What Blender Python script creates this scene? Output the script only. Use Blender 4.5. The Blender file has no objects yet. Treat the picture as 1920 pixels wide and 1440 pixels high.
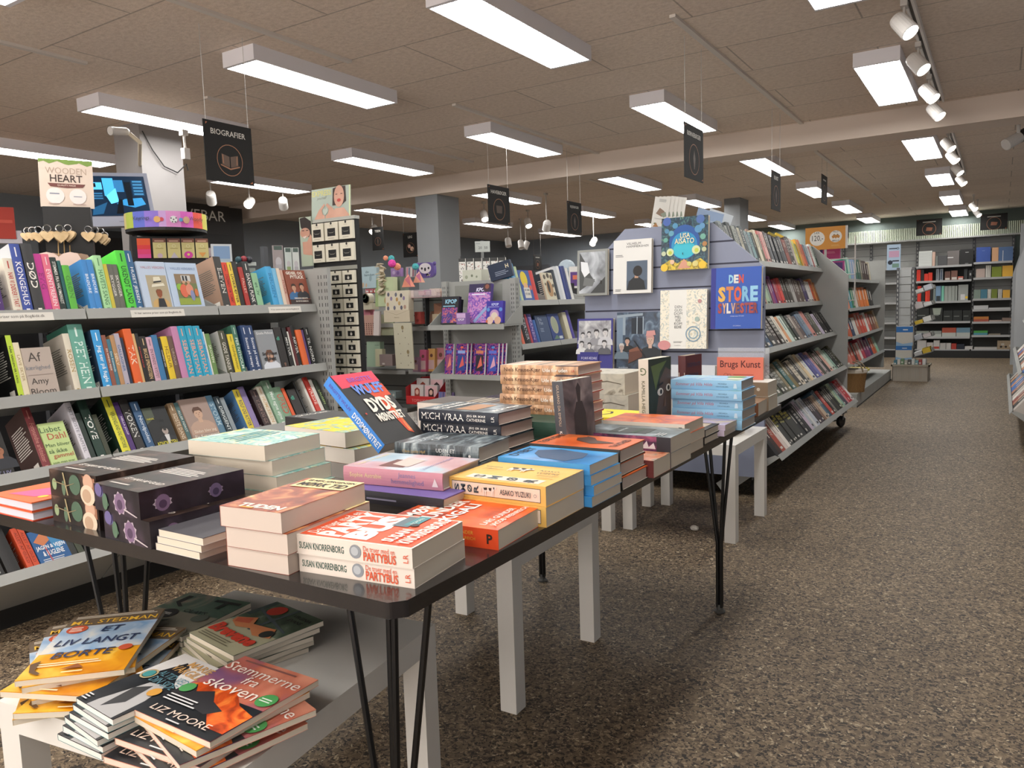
import bpy, math, random
from mathutils import Matrix, Vector
D = bpy.data
SC = bpy.context.scene
COL = SC.collection
V3 = Vector
rad = math.radians

# ------------------------------------------------------------------ camera, world, exposure
def make_camera():
    yaw, pitch, roll = rad(32.4683), rad(-5.8136), rad(-1.8555)
    f = V3((-math.sin(yaw) * math.cos(pitch), math.cos(yaw) * math.cos(pitch), math.sin(pitch)))
    r = V3((math.cos(yaw), math.sin(yaw), 0))
    u = r.cross(f)
    r2 = r * math.cos(roll) + u * math.sin(roll)
    u2 = u * math.cos(roll) - r * math.sin(roll)
    cam = D.cameras.new('camera')
    cam.sensor_width = 36
    cam.lens = 1443.18 / 1920 * 36
    cam.clip_start = .02
    cam.clip_end = 60
    o = D.objects.new('camera', cam)
    COL.objects.link(o)
    m = Matrix((r2, u2, -f)).transposed().to_4x4()
    m.translation = V3((0, 0, 1.1))
    o.matrix_world = m
    SC.camera = o
make_camera()

w = D.worlds.new('shop_ambience')
SC.world = w
w.use_nodes = True
w.node_tree.nodes['Background'].inputs[0].default_value = (.9, .92, 1, 1)
w.node_tree.nodes['Background'].inputs[1].default_value = .05

vs = SC.view_settings
vs.view_transform = 'Standard'
vs.look = 'None'
vs.gamma = 1
vs.use_curve_mapping = False
vs.exposure = 0.0
DAY = 3.6         # glow of the added shop windows
LAMP = 30.0     # strength of the fluorescent diffusers
SPOT = 30.0     # strength of the track spot lenses
SC.cycles.max_bounces = 8
SC.cycles.diffuse_bounces = 4
SC.cycles.use_denoising = True

# ------------------------------------------------------------------ materials
def lin(h):
    h = h.lstrip('#')
    c = [int(h[i:i + 2], 16) / 255 for i in (0, 2, 4)]
    return tuple(x / 12.92 if x <= .04045 else ((x + .055) / 1.055) ** 2.4 for x in c) + (1,)

MATS = {}
def mat(c, rough=.55, metal=0., emit=0., alpha=1., coat=0., trans=0.):
    if not isinstance(c, str):
        return c
    if not c.startswith('#'):
        return MATS[c]
    k = (c, rough, metal, emit, alpha, coat, trans)
    if k in MATS:
        return MATS[k]
    m = D.materials.new('paint_' + c[1:])
    m.use_nodes = True
    b = m.node_tree.nodes['Principled BSDF'].inputs
    b['Base Color'].default_value = lin(c)
    b['Roughness'].default_value = rough
    b['Metallic'].default_value = metal
    b['Alpha'].default_value = alpha
    b['Coat Weight'].default_value = coat
    b['Transmission Weight'].default_value = trans
    if emit:
        b['Emission Color'].default_value = lin(c)
        b['Emission Strength'].default_value = emit
    m.diffuse_color = lin(c)
    MATS[k] = m
    return m

def nmat(name, stops, scale=8., detail=3., rough=.5, kind='noise', dist=0., bump=0., coord='Object', stretch=(1, 1, 1), metal=0., coat=0., const=False):
    """procedural pattern -> colour ramp"""
    m = D.materials.new(name)
    m.use_nodes = True
    nt = m.node_tree
    b = nt.nodes['Principled BSDF']
    tc = nt.nodes.new('ShaderNodeTexCoord')
    mp = nt.nodes.new('ShaderNodeMapping')
    mp.inputs['Scale'].default_value = stretch
    nt.links.new(tc.outputs[coord], mp.inputs[0])
    if kind == 'noise':
        t = nt.nodes.new('ShaderNodeTexNoise')
        t.inputs['Scale'].default_value = scale
        t.inputs['Detail'].default_value = detail
        t.inputs['Distortion'].default_value = dist
        out = t.outputs['Fac']
    elif kind == 'voronoi':
        t = nt.nodes.new('ShaderNodeTexVoronoi')
        t.inputs['Scale'].default_value = scale
        sp = nt.nodes.new('ShaderNodeSeparateColor')
        nt.links.new(t.outputs['Color'], sp.inputs[0])
        out = sp.outputs[0]
    else:
        t = nt.nodes.new('ShaderNodeTexWave')
        t.inputs['Scale'].default_value = scale
        t.inputs['Distortion'].default_value = dist
        t.inputs['Detail'].default_value = detail
        out = t.outputs['Fac']
    nt.links.new(mp.outputs[0], t.inputs['Vector'])
    r = nt.nodes.new('ShaderNodeValToRGB')
    if const:
        r.color_ramp.interpolation = 'CONSTANT'
    el = r.color_ramp.elements
    while len(el) < len(stops):
        el.new(.5)
    for e, (p, c) in zip(el, stops):
        e.position = p
        e.color = lin(c)
    nt.links.new(out, r.inputs[0])
    nt.links.new(r.outputs[0], b.inputs['Base Color'])
    b.inputs['Roughness'].default_value = rough
    b.inputs['Metallic'].default_value = metal
    b.inputs['Coat Weight'].default_value = coat
    if bump:
        bp = nt.nodes.new('ShaderNodeBump')
        bp.inputs['Strength'].default_value = bump
        bp.inputs['Distance'].default_value = .004
        nt.links.new(out, bp.inputs['Height'])
        nt.links.new(bp.outputs[0], b.inputs['Normal'])
    MATS[name] = m
    return m

# ------------------------------------------------------------------ mesh builder
GLY = {}
def glyphs(s, bold=0., shear=0., resol=2):
    k = (s, bold, shear)
    if k not in GLY:
        cu = D.curves.new('t', 'FONT')
        cu.body = s
        cu.offset = bold
        cu.shear = shear
        cu.resolution_u = resol
        cu.fill_mode = 'FRONT'
        o = D.objects.new('t', cu)
        me = D.meshes.new_from_object(o)
        v = [(p.co.x, p.co.y) for p in me.vertices]
        f = [tuple(p.vertices) for p in me.polygons]
        f = [x if sum(v[x[i]][0] * v[x[(i + 1) % len(x)]][1] - v[x[(i + 1) % len(x)]][0] * v[x[i]][1] for i in range(len(x))) > 0 else x[::-1] for x in f]
        D.objects.remove(o)
        D.curves.remove(cu)
        D.meshes.remove(me)
        xs = [p[0] for p in v] or [0, 1]
        ys = [p[1] for p in v] or [0, 1]
        GLY[k] = (v, f, min(xs), min(ys), max(xs), max(ys))
    return GLY[k]

class Frame:
    """a flat face to print on: origin (bottom left), right, up, size"""
    def __init__(s, O, u, v, w, h, warp=None):
        s.O, s.u, s.v = V3(O), V3(u).normalized(), V3(v).normalized()
        s.n = s.u.cross(s.v)
        s.w, s.h, s.warp = w, h, warp
    def p(s, x, y, lay):
        q = s.O + s.u * (x * s.w) + s.v * (y * s.h)
        e = .00022 * lay + (s.warp(x, y) if s.warp else 0)
        return q + s.n * e

class MB:
    def __init__(s):
        s.v, s.f, s.mi, s.mats = [], [], [], []
    def m(s, m):
        m = mat(m)
        if m not in s.mats:
            s.mats.append(m)
        return s.mats.index(m)
    def add(s, vs, fs, m, M=None):
        b = len(s.v)
        i = s.m(m)
        for p in vs:
            s.v.append(tuple(M @ V3(p)) if M is not None else tuple(p))
        for f in fs:
            s.f.append([b + k for k in f])
            s.mi.append(i)
    def box(s, a, b, m, M=None):
        x0, y0, z0 = a
        x1, y1, z1 = b
        s.add([(x0, y0, z0), (x1, y0, z0), (x1, y1, z0), (x0, y1, z0), (x0, y0, z1), (x1, y0, z1), (x1, y1, z1), (x0, y1, z1)],
              [(3, 2, 1, 0), (4, 5, 6, 7), (0, 1, 5, 4), (1, 2, 6, 5), (2, 3, 7, 6), (3, 0, 4, 7)], m, M)
    def quad(s, p, m, M=None):
        s.add(p, [tuple(range(len(p)))], m, M)
    def prism(s, poly, h, m, M=None, z0=0, side=None):
        """2D polygon (ccw) extruded from z0 to z0+h along local z"""
        n = len(poly)
        vs = [(x, y, z0) for x, y in poly] + [(x, y, z0 + h) for x, y in poly]
        s.add(vs, [tuple(range(n - 1, -1, -1)), tuple(range(n, 2 * n))], m, M)
        s.add(vs, [(i, (i + 1) % n, n + (i + 1) % n, n + i) for i in range(n)], side or m, M)
    def tube(s, pts, r, m, n=8, closed=False, taper=None):
        pts = [V3(p) for p in pts]
        k = len(pts)
        vs, fs = [], []
        ref = None
        for i, p in enumerate(pts):
            if closed:
                t = pts[(i + 1) % k] - pts[i - 1]
            else:
                t = pts[min(i + 1, k - 1)] - pts[max(i - 1, 0)]
            t.normalize()
            a = ref if ref is not None and abs(ref.dot(t)) < .95 else (V3((0, 0, 1)) if abs(t.z) < .9 else V3((1, 0, 0)))
            a = (a - t * a.dot(t)).normalized()
            ref = a
            b = t.cross(a)
            rr = r if taper is None else r * (1 + (taper - 1) * i / (k - 1))
            for j in range(n):
                q = 2 * math.pi * j / n
                vs.append(p + a * math.cos(q) * rr + b * math.sin(q) * rr)
        for i in range(k if closed else k - 1):
            for j in range(n):
                i2 = (i + 1) % k
                fs.append((i * n + j, i * n + (j + 1) % n, i2 * n + (j + 1) % n, i2 * n + j))
        if not closed:
            fs += [tuple(range(n - 1, -1, -1)), tuple(range((k - 1) * n, k * n))]
        s.add(vs, fs, m)
    def lathe(s, prof, m, M=None, n=24, cap=True):
        vs, fs = [], []
        k = len(prof)
        for r, z in prof:
            for j in range(n):
                q = 2 * math.pi * j / n
                vs.append((r * math.cos(q), r * math.sin(q), z))
        for i in range(k - 1):
            for j in range(n):
                fs.append((i * n + j, i * n + (j + 1) % n, (i + 1) * n + (j + 1) % n, (i + 1) * n + j))
        if cap:
            fs += [tuple(range(n - 1, -1, -1)), tuple(range((k - 1) * n, k * n))]
        s.add(vs, fs, m, M)
    def ball(s, c, r, m, n=12, sq=(1, 1, 1), M=None):
        prof = [(r * math.sin(math.pi * i / 8), -r * math.cos(math.pi * i / 8)) for i in range(9)]
        prof[0] = (r * .02, -r)
        prof[-1] = (r * .02, r)
        T = Matrix.Translation(c) @ Matrix.Diagonal((*sq, 1))
        s.lathe(prof, m, T if M is None else M @ T, n)
    # --- printing on a frame
    def fpoly(s, F, pts, m, lay=1):
        a = sum(pts[i][0] * pts[(i + 1) % len(pts)][1] - pts[(i + 1) % len(pts)][0] * pts[i][1] for i in range(len(pts)))
        if a < 0:
            pts = pts[::-1]
        s.add([F.p(x, y, lay) for x, y in pts], [tuple(range(len(pts)))], m)
    def frect(s, F, x0, y0, x1, y1, m, lay=1, seg=1):
        for i in range(seg):
            a, b = y0 + (y1 - y0) * i / seg, y0 + (y1 - y0) * (i + 1) / seg
            s.fpoly(F, [(x0, a), (x1, a), (x1, b), (x0, b)], m, lay)
    def fell(s, F, cx, cy, rx, m, lay=1, ry=None, n=18, a0=0, a1=360):
        """ellipse; rx relative to the width, ry to the width too (default round)"""
        ry = ry or rx
        k = F.w / F.h
        pts = [(cx + rx * math.cos(rad(a0 + (a1 - a0) * i / n)), cy + ry * k * math.sin(rad(a0 + (a1 - a0) * i / n))) for i in range(n if a1 - a0 >= 360 else n + 1)]
        s.fpoly(F, pts, m, lay)
    def fring(s, F, cx, cy, r, t, m, lay=1, n=24):
        k = F.w / F.h
        for i in range(n):
            a, b = 2 * math.pi * i / n, 2 * math.pi * (i + 1) / n
            s.fpoly(F, [(cx + q * math.cos(w), cy + q * k * math.sin(w)) for q, w in ((r, a), (r, b), (r - t, b), (r - t, a))], m, lay)
    def text(s, F, t, x0, y0, x1, y1, m, lay=2, bold=.0, shear=0., fit='u', rot=0, al='c'):
        """lettering in the box x0..x1, y0..y1; fit u = uniform, s = stretched; rot 90 = reading downwards, -90 = upwards"""
        vs, fs, a, b, c, d = glyphs(t, bold, shear)
        if not vs:
            return
        W, Hh = (x1 - x0) * F.w, (y1 - y0) * F.h
        if rot:
            W, Hh = Hh, W
        sx, sy = W / (c - a), Hh / (d - b)
        if fit == 'u':
            sx = sy = min(sx, sy)
        elif fit == 'c' and sx > sy * 1.35:
            sx = sy * 1.35
        elif fit == 'c' and sy > sx * 1.8:
            sy = sx * 1.8
        ox = (W - (c - a) * sx) * {'c': .5, 'l': 0, 'r': 1}[al]
        oy = (Hh - (d - b) * sy) * .5
        out = []
        for x, y in vs:
            px, py = ox + (x - a) * sx, oy + (y - b) * sy
            if rot == 90:
                px, py = py, W - px
            elif rot == -90:
                px, py = Hh - py, px
            out.append(F.p(x0 + px / F.w, y0 + py / F.h, lay))
        s.add(out, fs, m)
    def lines(s, F, x0, y0, x1, y1, n, m, lay=2, seed=1):
        """small print too fine to read: ragged bars of uneven length"""
        r = random.Random(seed)
        h = (y1 - y0) / n
        for i in range(n):
            y = y1 - (i + 1) * h
            s.frect(F, x0, y + h * .2, x0 + (x1 - x0) * r.uniform(.75, 1), y + h * .62, m, lay)
    def build(s, name, parent=None, M=None, smooth=False):
        me = s.mesh(name, smooth)
        return link(name, me, parent, M)
    def mesh(s, name, smooth=False):
        me = D.meshes.new(name)
        me.from_pydata(s.v, [], s.f)
        for m in s.mats:
            me.materials.append(m)
        me.polygons.foreach_set('material_index', s.mi)
        if smooth:
            me.polygons.foreach_set('use_smooth', [True] * len(s.f))
        me.update()
        return me

WORLDLY = {}     # things whose parts are laid out in room coordinates: name -> base point
def link(name, me, parent=None, M=None):
    o = D.objects.new(name, me)
    COL.objects.link(o)
    if M is not None:
        o.matrix_world = M
    if parent:
        o.parent = parent
        r = parent
        while r.parent:
            r = r.parent
        if r is parent and r.name in WORLDLY:
            o.matrix_parent_inverse = Matrix.Translation(-WORLDLY[r.name])
    return o

def wthing(name, label, cat, base, group=None):
    o = thing(name, label, cat, base, group)
    WORLDLY[o.name] = V3(base)
    return o

def tag(o, label, cat, group=None):
    o['label'] = label
    o['category'] = cat
    if group:
        o['group'] = group
    return o

def thing(name, label, cat, M=None, group=None):
    o = D.objects.new(name, None)
    o.empty_display_size = .05
    COL.objects.link(o)
    if M is not None:
        o.matrix_world = M if isinstance(M, Matrix) else Matrix.Translation(M)
    return tag(o, label, cat, group)

def struct(mb, name, smooth=False):
    o = mb.build(name, None, None, smooth)
    o['kind'] = 'structure'
    return o

def axes(x, y, O):
    """matrix with local x, y axes as given (z = x cross y) and origin O"""
    x, y = V3(x).normalized(), V3(y)
    y = (y - x * y.dot(x)).normalized()
    z = x.cross(y)
    m = Matrix((x, y, z)).transposed().to_4x4()
    m.translation = V3(O)
    return m

def rotz(a, O):
    return Matrix.Translation(V3(O)) @ Matrix.Rotation(rad(a), 4, 'Z')

ORD = 'first second third fourth fifth sixth seventh eighth ninth tenth eleventh twelfth thirteenth fourteenth fifteenth sixteenth seventeenth eighteenth nineteenth twentieth'.split()
def nth(i):
    """1 -> first ... in words"""
    if i <= 20:
        return ORD[i - 1]
    t = {2: 'twenty', 3: 'thirty', 4: 'forty', 5: 'fifty', 6: 'sixty', 7: 'seventy', 8: 'eighty', 9: 'ninety'}[i // 10]
    return (t[:-1] + 'ieth') if i % 10 == 0 else t + '-' + ORD[i % 10 - 1]

import colorsys
def cname(h):
    h = h.lstrip('#')
    r, g, b = [int(h[i:i + 2], 16) / 255 for i in (0, 2, 4)]
    hu, l, s = colorsys.rgb_to_hls(r, g, b)
    hu *= 360
    if s < .13 or l < .13 or l > .93:
        return 'black' if l < .22 else 'dark grey' if l < .38 else 'grey' if l < .6 else 'pale grey' if l < .8 else 'white'
    if 15 <= hu < 65 and l > .72:
        return 'cream'
    base = 'red' if hu < 14 or hu >= 345 else 'orange' if hu < 36 else 'yellow' if hu < 64 else 'green' if hu < 165 else 'teal' if hu < 190 else 'blue' if hu < 250 else 'purple' if hu < 290 else 'pink'
    if base in ('orange', 'red') and (l < .42 and s < .6):
        base = 'brown'
    elif base == 'orange' and s < .45:
        base = 'tan'
    elif base == 'red' and l > .65:
        base = 'pink'
    return ('dark ' if l < .28 else 'pale ' if l > .7 and base != 'cream' else '') + base

# ------------------------------------------------------------------ drawing a list of marks on a frame
def draw(mb, F, items):
    lay = 1
    for it in items:
        k = it[0]
        lay = min(lay + 1, 40)
        if k == 't':      # text
            _, t, x0, y0, x1, y1, c = it[:7]
            mb.text(F, t, x0, y0, x1, y1, c, lay, **(it[7] if len(it) > 7 else {}))
        elif k == 'r':
            mb.frect(F, *it[1:5], it[5], lay, it[6] if len(it) > 6 else 1)
        elif k == 'e':    # ellipse cx cy rx colour [ry]
            mb.fell(F, it[1], it[2], it[3], it[4], lay, it[5] if len(it) > 5 else None)
        elif k == 'o':    # ring
            mb.fring(F, *it[1:6], lay)
        elif k == 'p':
            mb.fpoly(F, it[1], it[2], lay)
        elif k == 'l':
            mb.lines(F, *it[1:7], lay, seed=len(mb.v) % 97)
        elif k == 'w':    # half-length person: cx, base y, size, skin, hair, cloth, [long hair]
            _, cx, by, z, sk, ha, cl = it[:7]
            q = F.w / F.h
            P = lambda x, y: (cx + x * z, by + y * z * q)
            if len(it) > 7 and it[7]:
                mb.fpoly(F, [P(-.2, .42), P(.2, .42), P(.23, .85), P(.12, 1.02), P(-.12, 1.02), P(-.23, .85)], ha, lay)
            mb.fpoly(F, [P(-.5, 0), P(.5, 0), P(.46, .3), P(.3, .44), P(.1, .5), P(-.1, .5), P(-.3, .44), P(-.46, .3)], cl, lay)
            mb.fpoly(F, [P(-.075, .42), P(.075, .42), P(.08, .6), P(-.08, .6)], sk, lay + 1)
            mb.fpoly(F, [P(.16 * math.cos(rad(a)), .74 + .2 * math.sin(rad(a))) for a in range(0, 360, 24)], sk, lay + 2)
            mb.fpoly(F, [P(-.17, .76), P(-.1, .86), P(.08, .87), P(.17, .76), P(.18, .9), P(.1, 1.0), P(-.1, 1.0), P(-.18, .9)], ha, lay + 3)
            for sx in (-.06, .06):
                mb.fpoly(F, [P(sx - .025, .765), P(sx + .025, .765), P(sx + .025, .78), P(sx - .025, .78)], '#2a2018', lay + 4)
            mb.fpoly(F, [P(-.045, .635), P(.045, .635), P(0, .62)], '#8a4038', lay + 4)
            mb.fpoly(F, [P(-.015, .69), P(.02, .69), P(0, .75)], '#9a6a58', lay + 4)
            lay += 4

# ------------------------------------------------------------------ books
BOOKM = {}
def book(M, L, W, T, c, spine=(), front=(), back=(), hard=False, pages='#d8cdbb', cs=None, cf=None, cb=None, name=None,
         label='', cat='book', group=None, whole=False, edges=(), fside=()):
    """x runs head to tail along the spine, y from spine to fore-edge, z from back to front cover"""
    name = name or ('hardback_book' if hard else 'paperback_book')
    L, W, T = round(L, 4), round(W, 4), round(T, 4)
    key = (L, W, T, c, repr(spine), repr(front), repr(back), hard, pages, cs, cf, cb, whole, repr(edges), repr(fside))
    if key not in BOOKM:
        a, g = MB(), MB()
        t = .0024 if hard else .0006
        t = min(t, T * .2)
        b = .07 * T if hard else 0
        ov = .003 if hard else .0003
        cs, cf, cb = cs or c, cf or c, cb or c
        n = 6 if hard else 1
        arc = lambda q: -b * math.sin(math.pi * q)
        out = [(W, 0.)] + [(arc(i / n), T * i / n) for i in range(n + 1)] + [(W, T)]
        inn = [(W, t)] + [(arc(i / n) + t, t + (T - 2 * t) * i / n) for i in range(n + 1)] + [(W, T - t)]
        k = len(out)
        mats_ = [cb] + [cs] * n + [cf]
        for i in range(k - 1):
            (y0, z0), (y1, z1) = out[i], out[i + 1]
            a.quad([(0, y0, z0), (L, y0, z0), (L, y1, z1), (0, y1, z1)], mats_[i])
            (u0, w0), (u1, w1) = inn[i], inn[i + 1]
            a.quad([(0, u0, w0), (0, u1, w1), (L, u1, w1), (L, u0, w0)], '#cfc8bd' if hard else mats_[i])
            for x, rev in ((0, 0), (L, 1)):
                q = [(x, y0, z0), (x, y1, z1), (x, u1, w1), (x, u0, w0)]
                a.quad(q if not rev else q[::-1], mats_[i])
        a.quad([(0, W, 0), (0, W, t), (L, W, t), (L, W, 0)], cb)
        a.quad([(0, W, T - t), (0, W, T), (L, W, T), (L, W, T - t)], cf)
        dst = a if whole else g
        dst.box((ov, arc(0) + t + .0002, t), (L - ov, W - ov, T - t), pages)
        if spine:
            F = Frame((0, 0, 0), (1, 0, 0), (0, 0, 1), L, T, (lambda x, y: b * math.sin(math.pi * max(0, min(1, y))) if b else 0))
            draw(a, F, spine)
        if front:
            draw(a, Frame((L, 0, T), (0, 1, 0), (-1, 0, 0), W, L), front)
        if fside:      # cover print read from the spine side
            draw(a, Frame((0, 0, T), (1, 0, 0), (0, 1, 0), L, W), fside)
        if back:
            draw(a, Frame((L, W, 0), (0, -1, 0), (-1, 0, 0), W, L), back)
        for side, its in edges:
            if side == 'tail':
                draw(dst, Frame((L - ov, 0, 0), (0, 1, 0), (0, 0, 1), W, T), its)
            elif side == 'fore':
                draw(dst, Frame((L, W - ov, 0), (-1, 0, 0), (0, 0, 1), L, T), its)
        BOOKM[key] = (a.mesh(name if whole else 'cover'), None if whole else g.mesh('page_block'))
    ca, pg = BOOKM[key]
    if whole:
        return tag(link(name, ca, None, M), label, cat, group)
    r = thing(name, label, cat, M, group)
    link('cover', ca, r)
    link('page_block', pg, r)
    return r

def flat(x, y, ang, z):
    """matrix of a book lying face up: (x, y) = head end of the spine, spine running along ang"""
    return rotz(ang, (x, y, z))

# ------------------------------------------------------------------ surface materials
nmat('carton', [(.3, '#8d7a62'), (.7, '#a8947a')], 30)
nmat('shelf_metal', [(.3, '#9a9b98'), (.7, '#a2a3a0')], 4, rough=.45)
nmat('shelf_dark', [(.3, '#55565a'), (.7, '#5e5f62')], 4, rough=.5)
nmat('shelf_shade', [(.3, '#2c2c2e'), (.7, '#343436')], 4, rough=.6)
nmat('slat_blue', [(.3, '#7f859a'), (.7, '#868ca0')], 3, rough=.5)
nmat('white_lacquer', [(.3, '#d9d6d0'), (.7, '#e0ddd7')], 3, rough=.35)
nmat('black_metal', [(.3, '#0d0d0e'), (.7, '#151516')], 6, rough=.35)
nmat('tabletop', [(.25, '#1d1b1c'), (.75, '#2a2728')], 5, 4, rough=.24, bump=.02, coat=.4)
nmat('lamp_housing', [(.3, '#e6e4ea'), (.7, '#ebe9ee')], 3, rough=.4)
nmat('wicker', [(.2, '#6a4c2c'), (.8, '#a8814f')], 60, 2, kind='wave', dist=6, bump=.6, rough=.7)
nmat('bark', [(.2, '#b99a70'), (.8, '#d9bf95')], 40, 3)
nmat('wall_grey', [(.3, '#7f858b'), (.7, '#868c92')], 2, rough=.8)
nmat('wall_blue', [(.3, '#8b939c'), (.7, '#939ba4')], 2, rough=.8)
nmat('wall_green', [(.3, '#6f7a76'), (.7, '#76817d')], 2, rough=.8)
nmat('beam_paint', [(.3, '#dccdc0'), (.7, '#e0d1c4')], 1.5, 2, rough=.85)
nmat('column_grey', [(.3, '#84878a'), (.7, '#8a8d90')], 2, rough=.7)
nmat('column_white', [(.3, '#918d8c'), (.7, '#989493')], 2, rough=.7)
nmat('pompom_pink', [(.3, '#d02a90'), (.7, '#f060b8')], 90, bump=1, rough=.9)
nmat('pompom_teal', [(.3, '#2f8f98'), (.7, '#62c0c4')], 90, bump=1, rough=.9)
nmat('pompom_peach', [(.3, '#d88468'), (.7, '#f0a888')], 90, bump=1, rough=.9)

def floor_material():
    m = D.materials.new('flecked_floor')
    m.use_nodes = True
    nt = m.node_tree
    b = nt.nodes['Principled BSDF']
    N = nt.nodes.new
    tc = N('ShaderNodeTexCoord')
    v = N('ShaderNodeTexVoronoi')
    v.inputs['Scale'].default_value = 150
    nz = N('ShaderNodeTexNoise')
    nz.inputs['Scale'].default_value = 60
    nz.inputs['Detail'].default_value = 2
    big = N('ShaderNodeTexNoise')
    big.inputs['Scale'].default_value = 1.3
    big.inputs['Detail'].default_value = 4
    for t in (v, nz, big):
        nt.links.new(tc.outputs['Object'], t.inputs['Vector'])
    mixv = N('ShaderNodeVectorMath')
    mixv.operation = 'MULTIPLY_ADD'
    mixv.inputs[1].default_value = (.03, .03, .03)
    nt.links.new(nz.outputs['Color'], mixv.inputs[0])
    nt.links.new(tc.outputs['Object'], mixv.inputs[2])
    nt.links.new(mixv.outputs[0], v.inputs['Vector'])
    sp = N('ShaderNodeSeparateColor')
    nt.links.new(v.outputs['Color'], sp.inputs[0])
    r = N('ShaderNodeValToRGB')
    el = r.color_ramp.elements
    stops = [(0, '#29211a'), (.16, '#45392d'), (.3, '#6a5a46'), (.62, '#7c6b55'), (.85, '#96846b'), (.97, '#b8a88c')]
    while len(el) < len(stops):
        el.new(.5)
    for e, (p, c) in zip(el, stops):
        e.position, e.color = p, lin(c)
    r.color_ramp.interpolation = 'CONSTANT'
    nt.links.new(sp.outputs[0], r.inputs[0])
    mx = N('ShaderNodeMix')
    mx.data_type = 'RGBA'
    mx.blend_type = 'MULTIPLY'
    mx.inputs[0].default_value = 1
    r2 = N('ShaderNodeValToRGB')
    r2.color_ramp.elements[0].position, r2.color_ramp.elements[0].color = .3, (.84, .82, .8, 1)
    r2.color_ramp.elements[1].position, r2.color_ramp.elements[1].color = .7, (1, 1, 1, 1)
    nt.links.new(big.outputs[0], r2.inputs[0])
    nt.links.new(r.outputs[0], mx.inputs[6])
    nt.links.new(r2.outputs[0], mx.inputs[7])
    nt.links.new(mx.outputs[2], b.inputs['Base Color'])
    b.inputs['Roughness'].default_value = .62
    MATS['floor'] = m
floor_material()

def ceiling_material():
    m = D.materials.new('wood_wool_ceiling')
    m.use_nodes = True
    nt = m.node_tree
    b = nt.nodes['Principled BSDF']
    N = nt.nodes.new
    tc = N('ShaderNodeTexCoord')
    mp = N('ShaderNodeMapping')
    mp.inputs['Location'].default_value = (.6, -.006, 0)
    nt.links.new(tc.outputs['Object'], mp.inputs[0])
    br = N('ShaderNodeTexBrick')
    br.inputs['Scale'].default_value = 1
    br.inputs['Brick Width'].default_value = 1.32
    br.inputs['Row Height'].default_value = .5225
    br.inputs['Mortar Size'].default_value = .006
    br.inputs['Mortar Smooth'].default_value = .6
    br.inputs['Color1'].default_value = lin('#ecdccd')
    br.inputs['Color2'].default_value = lin('#e6d5c6')
    br.inputs['Mortar'].default_value = lin('#b8ab9f')
    nt.links.new(mp.outputs[0], br.inputs['Vector'])
    nz = N('ShaderNodeTexNoise')
    nz.inputs['Scale'].default_value = 38
    nz.inputs['Detail'].default_value = 6
    nz.inputs['Roughness'].default_value = .7
    nt.links.new(tc.outputs['Object'], nz.inputs['Vector'])
    r = N('ShaderNodeValToRGB')
    r.color_ramp.elements[0].position, r.color_ramp.elements[0].color = .3, (.8, .78, .76, 1)
    r.color_ramp.elements[1].position, r.color_ramp.elements[1].color = .62, (1, 1, 1, 1)
    nt.links.new(nz.outputs[0], r.inputs[0])
    mx = N('ShaderNodeMix')
    mx.data_type = 'RGBA'
    mx.blend_type = 'MULTIPLY'
    mx.inputs[0].default_value = 1
    nt.links.new(br.outputs[0], mx.inputs[6])
    nt.links.new(r.outputs[0], mx.inputs[7])
    nt.links.new(mx.outputs[2], b.inputs['Base Color'])
    b.inputs['Roughness'].default_value = .95
    bp = N('ShaderNodeBump')
    bp.inputs['Strength'].default_value = .35
    bp.inputs['Distance'].default_value = .01
    nt.links.new(nz.outputs[0], bp.inputs['Height'])
    nt.links.new(bp.outputs[0], b.inputs['Normal'])
    MATS['ceiling'] = m
ceiling_material()

def diffuser_material():
    """louvre diffuser of the ceiling lamps: bright prisms in a fine grid, gives off the light"""
    m = D.materials.new('lit_louvre')
    m.use_nodes = True
    nt = m.node_tree
    nt.nodes.remove(nt.nodes['Principled BSDF'])
    e = nt.nodes.new('ShaderNodeEmission')
    e.inputs[1].default_value = LAMP
    tc = nt.nodes.new('ShaderNodeTexCoord')
    br = nt.nodes.new('ShaderNodeTexBrick')
    br.offset = 0
    br.inputs['Scale'].default_value = 1
    br.inputs['Brick Width'].default_value = .1
    br.inputs['Row Height'].default_value = .045
    br.inputs['Mortar Size'].default_value = .009
    br.inputs['Mortar Smooth'].default_value = 1
    br.inputs['Color1'].default_value = (1, .985, .95, 1)
    br.inputs['Color2'].default_value = (1, .985, .95, 1)
    br.inputs['Mortar'].default_value = (.02, .02, .018, 1)
    nt.links.new(tc.outputs['Object'], br.inputs['Vector'])
    nt.links.new(br.outputs[0], e.inputs[0])
    nt.links.new(e.outputs[0], nt.nodes['Material Output'].inputs[0])
    MATS['diffuser'] = m
diffuser_material()

# ------------------------------------------------------------------ room shell
XL, XR, YB, YF, ZC = -8.7, 1.35, 15.2, -2.2, 2.42
b = MB(); b.box((XL, YF, -.1), (XR, YB, 0), 'floor'); struct(b, 'floor')
b = MB(); b.box((XL, YF, ZC), (XR, YB, ZC + .1), 'ceiling'); struct(b, 'ceiling')
b = MB(); b.box((XL - .1, YB, -.1), (XR + .1, YB + .1, ZC + .1), 'wall_green'); struct(b, 'wall_back')
b = MB(); b.box((XL - .1, YF, -.1), (XL, YB, ZC + .1), 'wall_grey'); struct(b, 'wall_left')
b = MB(); b.box((XR, YF, -.1), (XR + .1, YB, ZC + .1), 'wall_blue'); struct(b, 'wall_right')
b = MB()
WX0, WX1, WZ0, WZ1 = -5.2, 1.0, .35, 2.2
b.box((XL - .1, YF - .1, -.1), (XR + .1, YF, WZ0), 'wall_grey'); b.box((XL - .1, YF - .1, WZ1), (XR + .1, YF, ZC + .1), 'wall_grey')
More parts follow.
